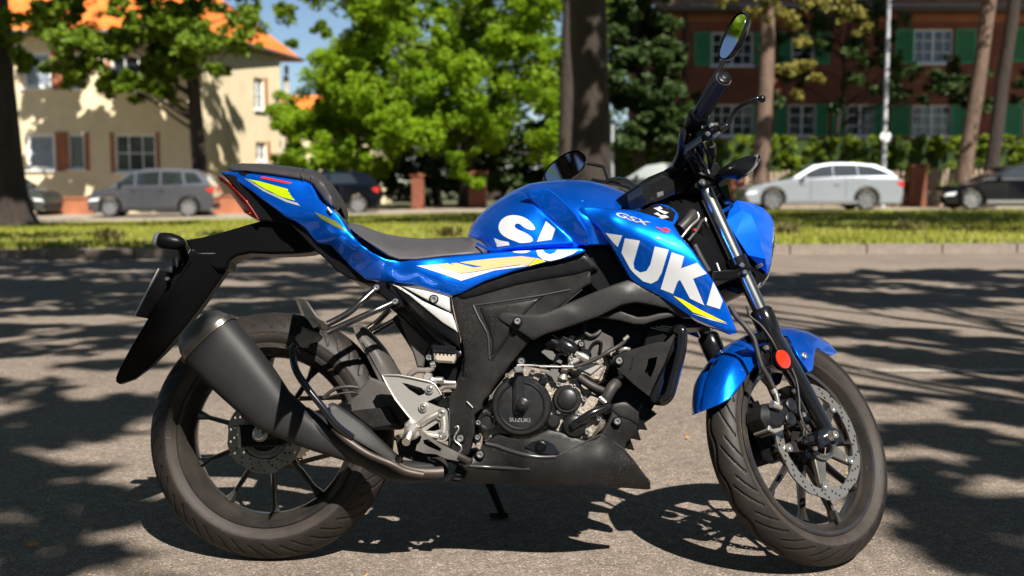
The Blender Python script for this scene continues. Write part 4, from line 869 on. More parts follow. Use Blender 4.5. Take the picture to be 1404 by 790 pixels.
def bolt(k, x, y_, yl, r, parent=None, F=P, mw=None, m=None, socket=True, hgt=.006, collar=True):
    """round head with a hex recess at the picture position, facing the near side"""
    a, b = c(k, [(x, y_)])[0]; q = F(a, b, yl); mb = MB()
    mb.lathe(q, (0, -1, 0), [(-.012, r), (hgt*.5, r), (hgt, r*.8), (hgt, r*.45), (hgt*.3, r*.4), (hgt*.3, 0)], 14)
    o = mb.build('bolt', m or M_BOLT, parent or bike, 40, mw)
    if collar: MB().lathe(q, (0, -1, 0), [(-.012, r*1.35), (.0005, r*1.35), (.0005, r*.9)], 14).build('washer', M_BLKP, o)
    return o
M_BLUE = mat('blue_metallic_paint', (.0, .16, .95), .34, .84, spec=.3, coat=1, coat_r=.03)
M_BLKP = mat('black_plastic', (.0035, .0035, .004), .34, spec=.18, var=.3, vscale=14, bump=.25, bscale=500)
M_BLKD = mat('dusty_black_plastic', (.0035, .0035, .004), .36, spec=.22, var=.5, vscale=9, vcol=(.022, .020, .019), bump=.3, bscale=450, detail=9)
M_BLKS = mat('flat_black_plastic', (.003, .003, .0033), .36, spec=.10)
M_BLKG = mat('black_gloss', (.007, .007, .008), .16, coat=.6)
M_SATIN = mat('satin_black_metal', (.012, .012, .013), .32, .3)
M_EXH = mat('exhaust_coating', (.013, .013, .014), .52, .2, spec=.35, var=.3, vscale=6, vcol=(.024, .023, .023), detail=8)
M_EXHP = mat('exhaust_pipe_metal', (.10, .088, .078), .5, .7, var=.4, vscale=12, vcol=(.05, .04, .033), detail=8)
M_SILV = mat('cast_aluminium', (.66, .63, .59), .33, .8, var=.3, vscale=14, vcol=(.42, .38, .33), detail=9)
M_SILVP = mat('silver_satin_paint', (.56, .55, .54), .38, .4)
M_GREYP = mat('dusty_sunlit_grey_plastic', (.035, .033, .031), .5, spec=.35, var=.4, vscale=12, vcol=(.075, .069, .062), bump=.2, bscale=400, detail=9)  # dust grey, also paler for sun on swingarm top and shock tower
M_STEP = mat('black_chrome', (.15, .145, .14), .2, .95, var=.3, vscale=18)
M_ENG = mat('engine_casting', (.38, .335, .28), .5, .6, var=.5, vscale=26, vcol=(.12, .10, .082), bump=.3, bscale=120, detail=9)
M_RIDGE = mat('highlight_edge_plastic', (.03, .03, .031), .28, spec=.8)  # paler glossy grey standing in for highlights along moulded edges
M_ENGB = mat('black_engine_paint', (.005, .005, .006), .28, .1, var=.4, vscale=12, vcol=(.014, .013, .013), detail=9, coat=.3)
M_BOLT = mat('zinc_bolt', (.55, .53, .50), .28, .9)
M_CHROME = mat('hard_chrome', (.66, .65, .63), .22, 1)
M_TYRE = mat('tyre_rubber', (.008, .0072, .007), .5, spec=.28, var=.5, vscale=20, vcol=(.026, .021, .018), bump=.2, bscale=300, detail=9)
M_SEAT = mat('seat_vinyl', (.030, .028, .030), .45, var=.2, vscale=8, bump=.35, bscale=700)
M_SEAT2 = mat('sunlit_seat_vinyl', (.055, .052, .054), .5, var=.25, vscale=8, bump=.35, bscale=700)  # lighter copy of the seat vinyl, sunlight on the rider seat in its colour
M_RUB = mat('rubber_hose', (.016, .015, .014), .5, var=.4, vscale=20, vcol=(.035, .03, .027))
M_CARB = mat('carbon_look_plastic', (.035, .033, .033), .42, .1, spec=.35)
M_YEL = mat('yellow_green_decal', (.34, .50, .0), .35, coat=.6); M_REDD = mat('red_decal', (.65, .02, .01), .35, coat=.6)
M_WDEC = mat('white_decal', (.48, .49, .505), .35, coat=.6); M_CREAM = mat('cream_decal', (.50, .36, .17), .4, coat=.4); M_SDEC = mat('silver_decal', (.5, .5, .5), .3, .5)
M_YEL2 = mat('yellow_decal', (.75, .62, .0), .35, coat=.6)
M_REFL = mat('red_reflector', (.62, .025, .008), .18, coat=1, bump=.6, bscale=350)
M_TAIL = mat('smoked_red_lens', (.38, .02, .01), .12, coat=1, transl=.2)
M_DISC = mat('shade_toned_brake_steel', (.26, .24, .21), .4, .9, var=.3, vscale=30)  # base toned down for the shade on the rear disc
M_LENS = mat('clear_plastic_lens', (.8, .82, .85), .05, trans=.88, spec=.8)
def dusty(m, sc_=1.0):      # fine dust specks and wiped patches on dark plastic
    nt = m.node_tree; b = nt.nodes['Principled BSDF']; N = nt.nodes.new; L = nt.links.new; tc = N('ShaderNodeTexCoord'); src = b.inputs['Base Color'].links[0].from_socket
    v = N('ShaderNodeTexVoronoi'); v.inputs['Scale'].default_value = 170*sc_; L(tc.outputs['Object'], v.inputs['Vector']); r = N('ShaderNodeValToRGB'); r.color_ramp.elements[0].position = .10; r.color_ramp.elements[1].position = .17; r.color_ramp.elements[0].color = (1, 1, 1, 1); r.color_ramp.elements[1].color = (0, 0, 0, 1); L(v.outputs['Distance'], r.inputs[0])
    n = N('ShaderNodeTexNoise'); n.inputs['Scale'].default_value = 11; n.inputs['Detail'].default_value = 9; L(tc.outputs['Object'], n.inputs[0]); r2 = N('ShaderNodeValToRGB'); r2.color_ramp.elements[0].position = .5; r2.color_ramp.elements[1].position = .72; L(n.outputs['Fac'], r2.inputs[0])
    mu = N('ShaderNodeMath'); mu.operation = 'MULTIPLY'; L(r.outputs[0], mu.inputs[0]); L(r2.outputs[0], mu.inputs[1]); mx = N('ShaderNodeMix'); mx.data_type = 'RGBA'; L(mu.outputs[0], mx.inputs[0]); L(src, mx.inputs[6]); mx.inputs[7].default_value = (.16, .14, .12, 1); L(mx.outputs[2], b.inputs['Base Color'])
    w2 = N('ShaderNodeTexNoise'); w2.inputs['Scale'].default_value = 26; w2.inputs['Detail'].default_value = 8; w2.inputs['Roughness'].default_value = .8; L(tc.outputs['Object'], w2.inputs[0]); mr = N('ShaderNodeMapRange'); mr.inputs['From Min'].default_value = .3; mr.inputs['From Max'].default_value = .7; mr.inputs['To Min'].default_value = .24; mr.inputs['To Max'].default_value = .50; L(w2.outputs['Fac'], mr.inputs[0]); L(mr.outputs[0], b.inputs['Roughness'])
dusty(M_BLKD); dusty(M_ENGB, 1.3)
def _carbon():      # fine weave
    nt = M_CARB.node_tree; b = nt.nodes['Principled BSDF']; tc = nt.nodes.new('ShaderNodeTexCoord'); ck = nt.nodes.new('ShaderNodeTexChecker'); ck.inputs['Scale'].default_value = 520
    ck.inputs['Color1'].default_value = (.010, .010, .010, 1); ck.inputs['Color2'].default_value = (.045, .043, .042, 1); mp = nt.nodes.new('ShaderNodeMapping'); mp.inputs['Rotation'].default_value = (0, .5, 0)
    nt.links.new(tc.outputs['Object'], mp.inputs[0]); nt.links.new(mp.outputs[0], ck.inputs[0]); nt.links.new(ck.outputs[0], b.inputs['Base Color'])
_carbon()
# ------------------------------------------------------------------ wheels
def tyre_mesh(name, ctr, Ro, hw, rim_r, crown, gfun, parent, mw=None, nt=1100):
    """revolved tyre whose tread grooves are pressed into the surface"""
    prof = []      # (y, r) from far bead over the crown to near bead
    for s in np.linspace(-1, 1, 89):
        a = abs(s); sg = 1 if s > 0 else -1
        if a < .62: u = a/.62; ang = u*1.18; y = hw*math.sin(ang)/math.sin(1.18)*.985; r = Ro-crown*(1-math.cos(ang))/(1-math.cos(1.18))
        else:
            u = (a-.62)/.38; y = hw*(.985+.015*math.sin(u*3))-.018*u*u*1.0; r = Ro-crown-(Ro-crown-rim_r)*u
        prof.append((sg*y, r, s))
    th = np.linspace(0, 2*np.pi, nt, endpoint=False); Y = np.array([p[0] for p in prof]); Rr = np.array([p[1] for p in prof]); S = np.array([p[2] for p in prof]); k = len(prof)
    T, SS = np.meshgrid(th, S, indexing='ij'); YY = np.broadcast_to(Y, T.shape); RRm = np.broadcast_to(Rr, T.shape).copy(); g = gfun(T, SS); RRm = RRm-g
    X = ctr[0]+RRm*np.cos(T); Zz = ctr[2]+RRm*np.sin(T); V = np.stack([X, YY+ctr[1], Zz], 2).reshape(-1, 3)
    i = np.arange(nt)[:, None]; j = np.arange(k-1)[None]; i2 = (i+1) % nt; F_ = np.stack([i*k+j, i2*k+j, i2*k+j+1, i*k+j+1], 2).reshape(-1, 4)
    mi_ = np.broadcast_to((np.abs((S[:-1]+S[1:])/2) > .69).astype(np.int32)[None], (nt, k-1)).reshape(-1)
    o = raw(name, V, F_, [M_TYRE, M_SIDEW], parent, True, mi_)
    if mw is not None: o.matrix_local = mw
    return o
M_SIDEW = mat('dusty_tyre_sidewall', (.022, .0185, .016), .6, spec=.3, var=.5, vscale=16, vcol=(.048, .039, .033), bump=.2, bscale=300, detail=9)
def groove_rear(T, S):
    n = 22; a = np.abs(S); ph = (T*n/(2*np.pi)+np.sign(S)*.25+(a-.4)*2.0) % 1; d = np.minimum(ph, 1-ph)/n*2*np.pi*.30
    w1 = (d < .0040) & (a > .13) & (a < .52)
    ph2 = (T*n/(2*np.pi)+.5+np.sign(S)*.25+(a-.4)*2.0) % 1; d2 = np.minimum(ph2, 1-ph2)/n*2*np.pi*.30; w2 = (d2 < .0032) & (a > .3) & (a < .56)
    ring = (np.abs(a-.70) < .008)*.0006
    return (w1 | w2)*.0050+ring
def groove_front(T, S):
    n = 19; a = np.abs(S); ph = (T*n/(2*np.pi)+np.sign(S)*.25-(a-.4)*2.1) % 1; d = np.minimum(ph, 1-ph)/n*2*np.pi*.285
    w1 = (d < .0038) & (a > .16) & (a < .56)
    ph2 = (T*n/(2*np.pi)+.5+np.sign(S)*.25-(a-.4)*2.1) % 1; d2 = np.minimum(ph2, 1-ph2)/n*2*np.pi*.285; w2 = (d2 < .0032) & (a > .3) & (a < .60)
    c_ = np.abs(S-.05*np.sin(T*n)) < .035
    return (w1 | w2 | c_)*.0050+(np.abs(a-.74) < .008)*.0006
M_RIM = mat('black_rim_paint', (.022, .022, .025), .2, .55, var=.3, vscale=10, vcol=(.085, .072, .06), coat=.4)
def wheel(name, ctr, Ro, thw, crown, gf, rw, nsp, ph, hubw, mw=None, groups='r'):
    X, _, Zc = ctr; hub = MB().lathe(ctr, (0, 1, 0), [(-hubw, .012), (-hubw, .045), (-hubw+.02, .05), (-.02, .042), (.02, .042), (hubw-.02, .05), (hubw, .045), (hubw, .012)], 28).build(name, M_RIM, bike, 40, mw)
    tyre_mesh('tyre', ctr, Ro, thw, .221, crown, gf, hub, None)
    # rim: flanges, well
    w_ = rw; MB().lathe(ctr, (0, 1, 0), [(-w_, .226), (-w_-.004, .222), (-w_-.004, .214), (-w_+.004, .209), (-w_+.018, .203), (-w_*.45, .194), (0, .190), (w_*.45, .194), (w_-.018, .203), (w_-.004, .209), (w_+.004, .214), (w_+.004, .222), (w_, .226), (w_-.006, .221), (w_*.4, .205), (-w_*.4, .205), (-w_+.006, .221)], 96, True).build('rim', M_RIM, hub, 40)
    first = None
    for i in range(nsp):
        mb = MB(); a = ph+i*2*math.pi/nsp; d = Vector((math.cos(a), 0, math.sin(a))); e = Vector((-d.z, 0, d.x)); cc = Vector(ctr)
        q0 = cc+d*.035; q1 = cc+d*.19; m0, m1 = .011, .0055; t0, t1 = .016, .010; V = []
        for (q, h_, t_) in ((q0, m0, t0), (cc+d*.10, .0065, .012), (cc+d*.165, .0052, .010), (q1, .012, .016)):
            V += [q+e*h_*u+Vector((0, v*t_, 0)) for u, v in ((1, -.4), (.5, -1), (-.5, -1), (-1, -.4), (-1, .4), (-.5, 1), (.5, 1), (1, .4))]
        fs = [tuple(range(8))[::-1], tuple(range(24, 32))]
        for s in range(3):
            for j in range(8): fs.append((s*8+j, s*8+(j+1) % 8, s*8+8+(j+1) % 8, s*8+8+j))
        mb.add(V, fs); mb.build('spoke', M_RIM, hub, 50)
    if mw is not None: pass
    return hub
def disc(name, ctr, y, Ro, Ri, nh, parent, lobes=10, carrier=True, wave=.0035, dm=None):
    """wavy drilled brake disc"""
    n = 360; th = np.linspace(0, 2*np.pi, n, endpoint=False); ro = Ro-wave*(np.cos(th*lobes) > .55)*1.0
    ro = (ro+np.roll(ro, 1)+np.roll(ro, -1))/3; ri = Ri+wave*.6*(np.cos(th*lobes+1) > .4)
    O = [(ctr[0]+r*math.cos(t), ctr[2]+r*math.sin(t)) for t, r in zip(th[::3], ro[::3])]; Hs = [[(ctr[0]+r*math.cos(t), ctr[2]+r*math.sin(t)) for t, r in zip(th[::6], ri[::6])]]
    for i in range(nh):
        for k_ in range(3):
            a = (i+k_*.28)*2*math.pi/nh; rr_ = Ri+(Ro-Ri)*(.22+.27*k_); cx, cz = ctr[0]+rr_*math.cos(a), ctr[2]+rr_*math.sin(a); Hs.append([(cx+.0034*math.cos(t), cz+.0034*math.sin(t)) for t in np.linspace(0, 2*np.pi, 8, endpoint=False)])
    vs, fs = tri2d_pts(O, Hs, [], 1.0, 0); mb = MB(); t_ = .0022
    mb.add([(v[0], y-t_, v[1]) for v in vs], fs); mb.add([(v[0], y+t_, v[1]) for v in vs], [f[::-1] for f in fs])
    for lp_ in [O]+Hs:
        q = [(v[0], y-t_, v[1]) for v in lp_]; k = len(q); mb.add(q+[(v[0], y+t_, v[2]) for v in q], [(i, (i+1) % k, k+(i+1) % k, k+i) for i in range(k)])
    return weld(mb.build(name, dm or M_DISC, parent, 40), 40)
def absring(ctr, y, r, parent):
    mb = MB(); n = 44; V = []
    mb.lathe((ctr[0], y, ctr[2]), (0, -1, 0), [(0, r-.012), (.003, r-.012), (.003, r-.009), (0, r-.009)], 44, True); mb.lathe((ctr[0], y, ctr[2]), (0, -1, 0), [(0, r-.002), (.003, r-.002), (.003, r+.002), (0, r+.002)], 44, True)
    for i in range(n):
        a = 2*math.pi*i/n; d = Vector((math.cos(a), 0, math.sin(a))); e = Vector((-d.z, 0, d.x)); q = Vector((ctr[0], y-.003, ctr[2]))
        mb.prism([q+d*(r-.0095)+e*.0014, q+d*(r-.0095)-e*.0014, q+d*(r-.001)-e*.0016, q+d*(r-.001)+e*.0016], (0, .003, 0))
    mb.lathe((ctr[0], y+.004, ctr[2]), (0, -1, 0), [(0, r-.012), (0, r+.004)], 32)
    o = mb.build('sensor_ring', M_DISC, parent, 40); o['kind'] = 'stuff'; return o
cR = (0, 0, RR_); cF = (WB, 0, RF_)
rw = wheel('rear_wheel', cR, RR_, .064, .050, groove_rear, .050, 10, R(-86), .055)
disc('brake_disc', cR, -.072, .0935, .058, 18, rw, 6); absring(cR, -.077, .052, rw)
MB().lathe((0, -.066, RR_), (0, 1, 0), [(0, .062), (-.006, .062), (-.006, .02)], 32).build('disc_carrier', M_RIM, rw)
fwh = wheel('front_wheel', cF, RF_, .047, .036, groove_front, .036, 10, R(-65), .04, STEER)
disc('brake_disc', cF, -.058, .145, .118, 22, fwh, 7, wave=.004, dm=mat('bright_brake_steel', (.55, .49, .41), .34, .9, var=.3, vscale=30, vcol=(.36, .33, .29))); absring(cF, -.066, .048, fwh)  # front disc in a brighter copy of the shade toned brake steel
for i in range(5):     # carrier arms holding the disc, with buttons
    a = R(-22)+i*2*math.pi/5; d = Vector((math.cos(a), 0, math.sin(a))); e = Vector((-d.z, 0, d.x)); q = Vector((WB, -.060, RF_))
    arm = MB().prism([q+d*.04+e*.02, q+d*.04-e*.02, q+d*.118-e*.009, q+d*.124, q+d*.118+e*.009], (0, .012, 0), .002).build('disc_carrier', M_RIM if i % 2 else M_DISC, fwh)
    MB().lathe(q+d*.112+Vector((0, -.001, 0)), (0, -1, 0), [(0, .011), (.004, .010), (.004, .006), (.001, .005), (.001, 0)], 16).build('disc_button', M_BOLT, fwh)
a = R(-72); vv = Vector((WB, -.028, RF_))+Vector((math.cos(a), 0, math.sin(a)))*.197; dv = -Vector((math.cos(a), 0, math.sin(a)))
MB().cyl(vv, vv+dv*.012, .006, n=10).cyl(vv+dv*.012, vv+dv*.028, .0045, n=10).build('valve_stem', M_RUB, fwh); MB().cyl(vv+dv*.029, vv+dv*.042, .0052, n=10).build('valve_cap', M_BOLT, fwh)
def ring_text(s, ctr, y, r, a0, size, parent, m):
    cu = bpy.data.curves.new('t', 'FONT'); cu.body = s; cu.size = size; cu.space_character = 1.25; to = bpy.data.objects.new('t', cu); col.objects.link(to)
    me = to.evaluated_get(bpy.context.evaluated_depsgraph_get()).to_mesh(); V = []
    for v in me.vertices:
        a = a0+v.co.x/r; rr_ = r-v.co.y; V.append((ctr[0]+rr_*math.cos(a), y(rr_), ctr[2]+rr_*math.sin(a)))
    fs = [tuple(p.vertices) for p in me.polygons]; bpy.data.objects.remove(to); MB().add(V, fs).build('raised_lettering', m, parent, 60)
M_TYTXT = mat('scuffed_rubber', (.05, .043, .037), .6)
for (hub_, ctr_, Ro_, hw_, crown_, angs) in ((rw, cR, RR_, .064, .050, (R(165), R(-20), R(60), R(250))), (fwh, cF, RF_, .047, .036, (R(-95), R(20), R(140)))):
    def yy_(r, Ro_=Ro_, hw_=hw_, crown_=crown_): u = (Ro_-crown_-r)/(Ro_-crown_-.221); return -(hw_*(.985+.015*math.sin(u*3))-.018*u*u)-.0006
    for k_, a_ in enumerate(angs): ring_text('DUNLOP' if k_ % 2 == 0 else 'TUBELESS', ctr_, yy_, Ro_-crown_-(.006 if k_ % 2 == 0 else .010), a_, .017 if k_ % 2 == 0 else .008, hub_, M_TYTXT)
    mbk = MB()
    for i in range(40):
        a_ = i*2*math.pi/40+.07; r_1 = Ro_-crown_-.004-.012*((i*7) % 3)/2; d = Vector((math.cos(a_), 0, math.sin(a_))); e = Vector((-d.z, 0, d.x)); q = Vector(ctr_)+d*r_1; q.y = yy_(r_1)
        mbk.box(q, (.0015, .0012, .005), Matrix.Rotation(-a_, 3, 'Y'))
    o_ = mbk.build('rubber_nibs', M_TYTXT, hub_, 60); o_['kind'] = 'stuff'
# rear axle hardware
MB().lathe(P(357, 595, -.112), (0, -1, 0), [(-.01, .019), (.004, .019), (.004, .014), (.014, .014), (.016, .011), (.02, .0095), (.02, 0)], 24).build('axle_nut', M_BOLT, bike)
# sprocket and chain on the far side
mb = MB(); n = 84; pr = []
for i in range(n): a = 2*math.pi*i/n; r = .088 if i % 2 else .081; pr.append(Vector((math.cos(a)*r, .072, RR_+math.sin(a)*r)))
mb.prism(pr, (0, .005, 0)); mb.build('sprocket', mat('dark_steel', (.16, .13, .10), .4, .9, var=.3, vscale=20), bike)
mb = MB()
def links(a, b, y):
    a = Vector(a); b = Vector(b); d = (b-a).normalized(); L = (b-a).length; u = Vector((-d.z, 0, d.x))
    for i in range(int(L/.0127)):
        q = a+d*(i*.0127+.006)+Vector((0, y, 0)); mb.prism([q-d*.009+u*.003, q-d*.005+u*.006, q+d*.005+u*.006, q+d*.009+u*.003, q+d*.009-u*.003, q+d*.005-u*.006, q-d*.005-u*.006, q-d*.009-u*.003], (0, .004, 0))
links((0, 0, RR_+.088), (.50, 0, .41), .066); links((0, 0, RR_+.088), (.50, 0, .41), .078); links((0, 0, RR_-.086), (.50, 0, .35), .066); links((0, 0, RR_-.086), (.50, 0, .35), .078)
ch = mb.build('chain', mat('chain_steel', (.22, .16, .11), .4, .9, var=.3, vscale=60), bike); ch['kind'] = 'stuff'
# ------------------------------------------------------------------ tail, seats, tank
Of = c('A', [(530, 124), (600, 127), (700, 136), (800, 148), (880, 160), (940, 168), (972, 184), (990, 218), (1010, 262), (1040, 285), (1072, 303), (1092, 320), (1118, 355), (1150, 408), (1200, 465), (1260, 512), (1330, 545), (1390, 553)]) + \
     c('B', [(420, 550), (550, 535), (700, 523), (770, 516), (900, 505), (1050, 496), (1185, 490), (1222, 494), (1240, 505), (1215, 520), (1150, 541), (1050, 563), (900, 602), (750, 655), (640, 711), (600, 721), (560, 712), (430, 672), (330, 660), (230, 650), (180, 642), (110, 585), (60, 530), (10, 478)]) + \
     c('A', [(1000, 470), (940, 400), (895, 365), (845, 343), (800, 305), (740, 262), (680, 215), (600, 163)])
kf = [(*q[:2], q[2]) for q in c('A', [(530, 124, -.035), (650, 160, -.062), (800, 160, -.078), (960, 185, -.088), (760, 250, -.078), (850, 335, -.098), (900, 250, -.10), (1000, 300, -.122), (1060, 345, -.132), (1100, 380, -.136), (985, 215, -.098),
     (1200, 450, -.139), (1000, 330, -.128), (1100, 420, -.143), (1200, 480, -.150), (1300, 530, -.155), (1000, 400, -.108), (1100, 540, -.092), (1200, 635, -.096), (930, 400, -.095), (1300, 590, -.144), (1250, 655, -.105), (1150, 500, -.124), (1200, 550, -.120)])] + \
     [(*q[:2], q[2]) for q in c('B', [(350, 555, -.146), (420, 600, -.160), (550, 640, -.166), (430, 665, -.150), (595, 715, -.158), (700, 560, -.158), (550, 545, -.150), (900, 560, -.164), (1100, 520, -.168), (1230, 505, -.168), (750, 640, -.163)])]
tail, yf_tail = panel('tail_fairing', Of, kf, M_BLUE, th=.4, drop=.004, ew=2.5, mirror=True)
Os = c('A', [(566, 112), (588, 93), (640, 84), (720, 86), (800, 91), (880, 100), (940, 109), (985, 115), (1018, 130), (1055, 165), (1085, 210), (1103, 255), (1104, 285), (1088, 303), (1062, 292), (1035, 262), (1005, 222), (975, 184), (935, 168), (850, 153), (750, 138), (650, 127), (590, 123)])
ps, yf_ps = panel('pillion_seat', Os, c('A', [(566, 112, -.03), (640, 110, -.055), (800, 140, -.076), (980, 150, -.090), (1050, 270, -.100), (1090, 300, -.098)]), M_SEAT, th=.03, drop=.012, ew=3, close=c('A', [(560, 112), (588, 93), (640, 84), (720, 86), (800, 91), (880, 100), (940, 109), (985, 115), (1018, 130), (1055, 165), (1085, 210), (1103, 255), (1106, 290)]), cw=11, mirror=True, grid=4)
plate('seat_base', 'A', [(620, 126), (940, 160), (1005, 235), (1050, 300), (1090, 340), (1150, 402), (1200, 438), (1250, 468), (1330, 515), (1404, 545), (1404, 600), (1250, 600), (1110, 570), (1030, 505), (950, 435), (900, 390), (850, 320), (700, 200)], -.062, .062, M_BLKP, .003)
plate('tail_top', 'A', [(985, 222), (1040, 288), (1072, 306), (1092, 323), (1118, 358), (1150, 411), (1200, 468), (1262, 516), (1330, 548), (1404, 560), (1404, 600), (1250, 560), (1080, 420), (990, 330)], -.085, .03, M_BLUE, .003)
plate('undertail', 'A', [(845, 352), (865, 378), (925, 435), (985, 500), (1040, 545), (1095, 602), (1155, 640), (1235, 660), (1300, 664), (1240, 630), (1100, 540), (1000, 430), (930, 380)], -.085, .11, M_BLKP, .003)
st = c('A', [(925, 170), (921, 140), (935, 122), (1000, 130), (985, 140), (968, 165), (972, 184)])
hose('seat_seam', 'A', [(933, 168, -.089), (920, 140, -.083), (932, 118, -.055), (940, 109, -.01)], .0012, M_BLKP, ps)
hose('seat_seam', 'A', [(972, 180, -.093), (970, 150, -.087), (990, 122, -.05)], .0012, M_BLKP, ps)
Or = c('B', [(90, 385), (98, 374), (115, 373), (160, 382), (230, 410), (290, 427), (370, 440), (450, 446), (560, 443), (650, 439), (700, 446), (735, 460), (762, 484), (767, 505), (762, 517), (700, 523), (550, 535), (420, 550), (340, 549), (290, 532), (230, 492), (180, 456), (130, 420)])
rs_, yf_rs = panel('rider_seat', Or, c('B', [(95, 385, -.10), (180, 440, -.125), (340, 530, -.15), (420, 535, -.152), (560, 520, -.148), (700, 510, -.135), (765, 505, -.11)]), M_SEAT2, th=.03, drop=.01, ew=4, close=c('B', [(85, 380), (98, 374), (115, 373), (160, 382), (230, 410), (290, 427), (370, 440), (450, 446), (560, 443), (650, 439)]), cw=20, mirror=True, grid=4, cpow=.8)
# yellow, red and silver graphics on the tail
for nm, O_, m_ in (('yellow_wedge', [(665, 160), (720, 170), (858, 208), (862, 222), (740, 196)], M_YEL), ('yellow_wedge', [(700, 180), (866, 225), (872, 236), (760, 212)], M_YEL), ('yellow_wedge', [(735, 202), (874, 239), (882, 250), (800, 230)], M_YEL), ('yellow_wedge', [(780, 225), (885, 252), (894, 264), (830, 246)], M_YEL),
                   ('red_bar', [(738, 147), (880, 178), (868, 184), (726, 155)], M_REDD), ('silver_line', [(648, 155), (660, 160), (760, 218), (860, 262), (905, 275), (918, 290), (850, 270), (740, 218)], M_SDEC)):
    decal(nm, c('A', O_), yf_tail, m_, tail)
decal('carbon_inlay', c('A', [(985, 318), (1030, 335), (1090, 362), (1120, 388), (1138, 412), (1080, 385), (1020, 352)]), yf_tail, mat('yellow_carbon', (.10, .12, .02), .4), tail)
for nm, O_, m_ in (('white_stripe', [(425, 577), (522, 571), (560, 592), (640, 616), (705, 608), (800, 591), (930, 574), (960, 579), (800, 600), (640, 650), (560, 620)], M_WDEC), ('cream_stripe', [(526, 570), (575, 565), (640, 592), (652, 613), (640, 614), (570, 595)], M_CREAM),
                   ('cream_stripe', [(590, 567), (616, 563), (700, 585), (760, 580), (800, 589), (700, 606), (656, 612)], M_CREAM), ('cream_stripe', [(632, 561), (672, 555), (800, 541), (930, 531), (1000, 540), (960, 577), (920, 572), (800, 588), (720, 578)], M_CREAM),
                   ('yellow_wedge', [(1003, 541), (1048, 556), (963, 579)], M_YEL2)):
    decal(nm, c('B', O_), yf_tail, m_, tail)
decal('letter_s', c('B', [(883, 508), (978, 502), (962, 514), (930, 518), (895, 514)]), yf_tail, M_WDEC, tail, rnd_=1)
decal('letter_u', c('B', [(1000, 503), (1033, 500), (1046, 515), (1068, 522), (1090, 514), (1102, 499), (1205, 501), (1180, 520), (1120, 543), (1070, 555), (1035, 550), (1010, 530)]), yf_tail, M_WDEC, tail)
# black core under the seat and tail
plate('undertail', 'A', [(536, 130), (600, 200), (660, 290), (722, 362), (860, 372), (930, 420), (985, 460), (960, 380), (940, 330), (850, 250), (700, 160)], -.055, .055, M_BLKP, .004)
tl = panel('tail_light', c('A', [(520, 147), (542, 150), (575, 180), (620, 225), (655, 262), (688, 308), (720, 357), (690, 345), (650, 322), (620, 280), (575, 220), (530, 172)]), c('A', [(530, 150, -.045), (620, 250, -.055), (700, 345, -.06)]), M_TAIL, th=.10, drop=.004, ew=2.5)[0]
for y_ in (262, 285, 303, 318):
    MB().ball(P(*c('A', [(655+(y_-262)*.5, y_+6)])[0], -.059), .004, 8, (1.6, .5, .7)).build('lamp_cell', mat('red_glow', (.8, .02, .01), .3), tl)
hose('seat_lock', 'A', [(1050, 300, -.135), (1070, 325, -.137)], .004, M_BOLT, tail)
# rear mudguard arm and flap
plate('mudguard_arm', 'A', [(722, 362), (860, 370), (930, 425), (1003, 500), (960, 512), (880, 519), (780, 521), (680, 516), (610, 530), (575, 556), (568, 592), (520, 600), (398, 540), (390, 500), (365, 452), (440, 440), (540, 415), (640, 385)], -.036, .03, M_BLKS, .006)
panel('mudguard_flap', c('Z', [(372, 128), (405, 150), (480, 150), (540, 180), (532, 232), (440, 365), (350, 482), (250, 600), (180, 672), (110, 725), (45, 746), (30, 735), (30, 715), (48, 670), (100, 575), (180, 440), (260, 305), (330, 205)]), c('Z', [(380, 140, -.060), (300, 300, -.060), (150, 520, -.052), (40, 735, -.02), (530, 200, -.020), (400, 400, -.020), (200, 640, -.016)]), M_BLKS, th=.4, drop=.006, ew=3, mirror=True)
hose('flap_rib', 'Z', [(365, 190, -.0605), (300, 290, -.0600), (200, 450, -.0565), (150, 530, -.052)], .0025, M_BLKP)
pn = MB(); e0 = P(*c('Z', [(222, 225)])[0], -.115); e1 = P(*c('Z', [(114, 437)])[0], -.115)
pn.prism([e0, e1, e1+Vector((.012, .205, 0)), e0+Vector((.012, .205, 0))], Vector((.004, 0, -.002))); npl = pn.build('number_plate', mat('plate_back', (.05, .05, .052), .5), bike)
MB().tube([e0, e1], .0018, 8).build('plate_rim', mat('plate_edge_white', (.6, .6, .58), .4), npl)
bolt('Z', 262, 272, -.09, .005); hose('plate_bracket', 'Z', [(300, 180, -.03), (300, 250, -.03), (250, 330, -.03)], .012, M_BLKP)
hose('plate_slot', 'Z', [(200, 320, -.08), (155, 405, -.08)], .002, mat('slot_grey', (.10, .10, .10), .5), npl)
# rear turn signals
def rsig(s):
    f = lambda a, b, y: (lambda q: Vector((q.x, s*q.y*-1 if s > 0 else q.y, q.z)))(P(a, b, y))
    q0 = P(*c('Z', [(330, 112)])[0], -.13); q1 = P(*c('Z', [(222, 95)])[0], -.13); g = lambda v: Vector((v.x, v.y*s, v.z))
    b_ = MB().tube([g(q0+(q1-q0)*t) for t in (-.12, 0, .15, .5, .8, 1)], [.004, .012, .017, .021, .020, .017], 16, flat=1.1).build('turn_signal', M_BLKP, bike, 60)
    MB().tube([g(q0+(q1-q0)*t) for t in (.93, 1.05, 1.16, 1.2)], [.0175, .019, .014, .006], 16, flat=1.1).build('signal_lens', M_LENS, b_, 60)
    MB().tube([g(P(*c('Z', [(322, 120)])[0], -.12)), g(P(*c('Z', [(335, 165)])[0], -.08)), g(P(*c('Z', [(345, 190)])[0], -.02))], [.010, .012, .014], 10).build('signal_stem', M_BLKP, b_)
rsig(1); rsig(-1)
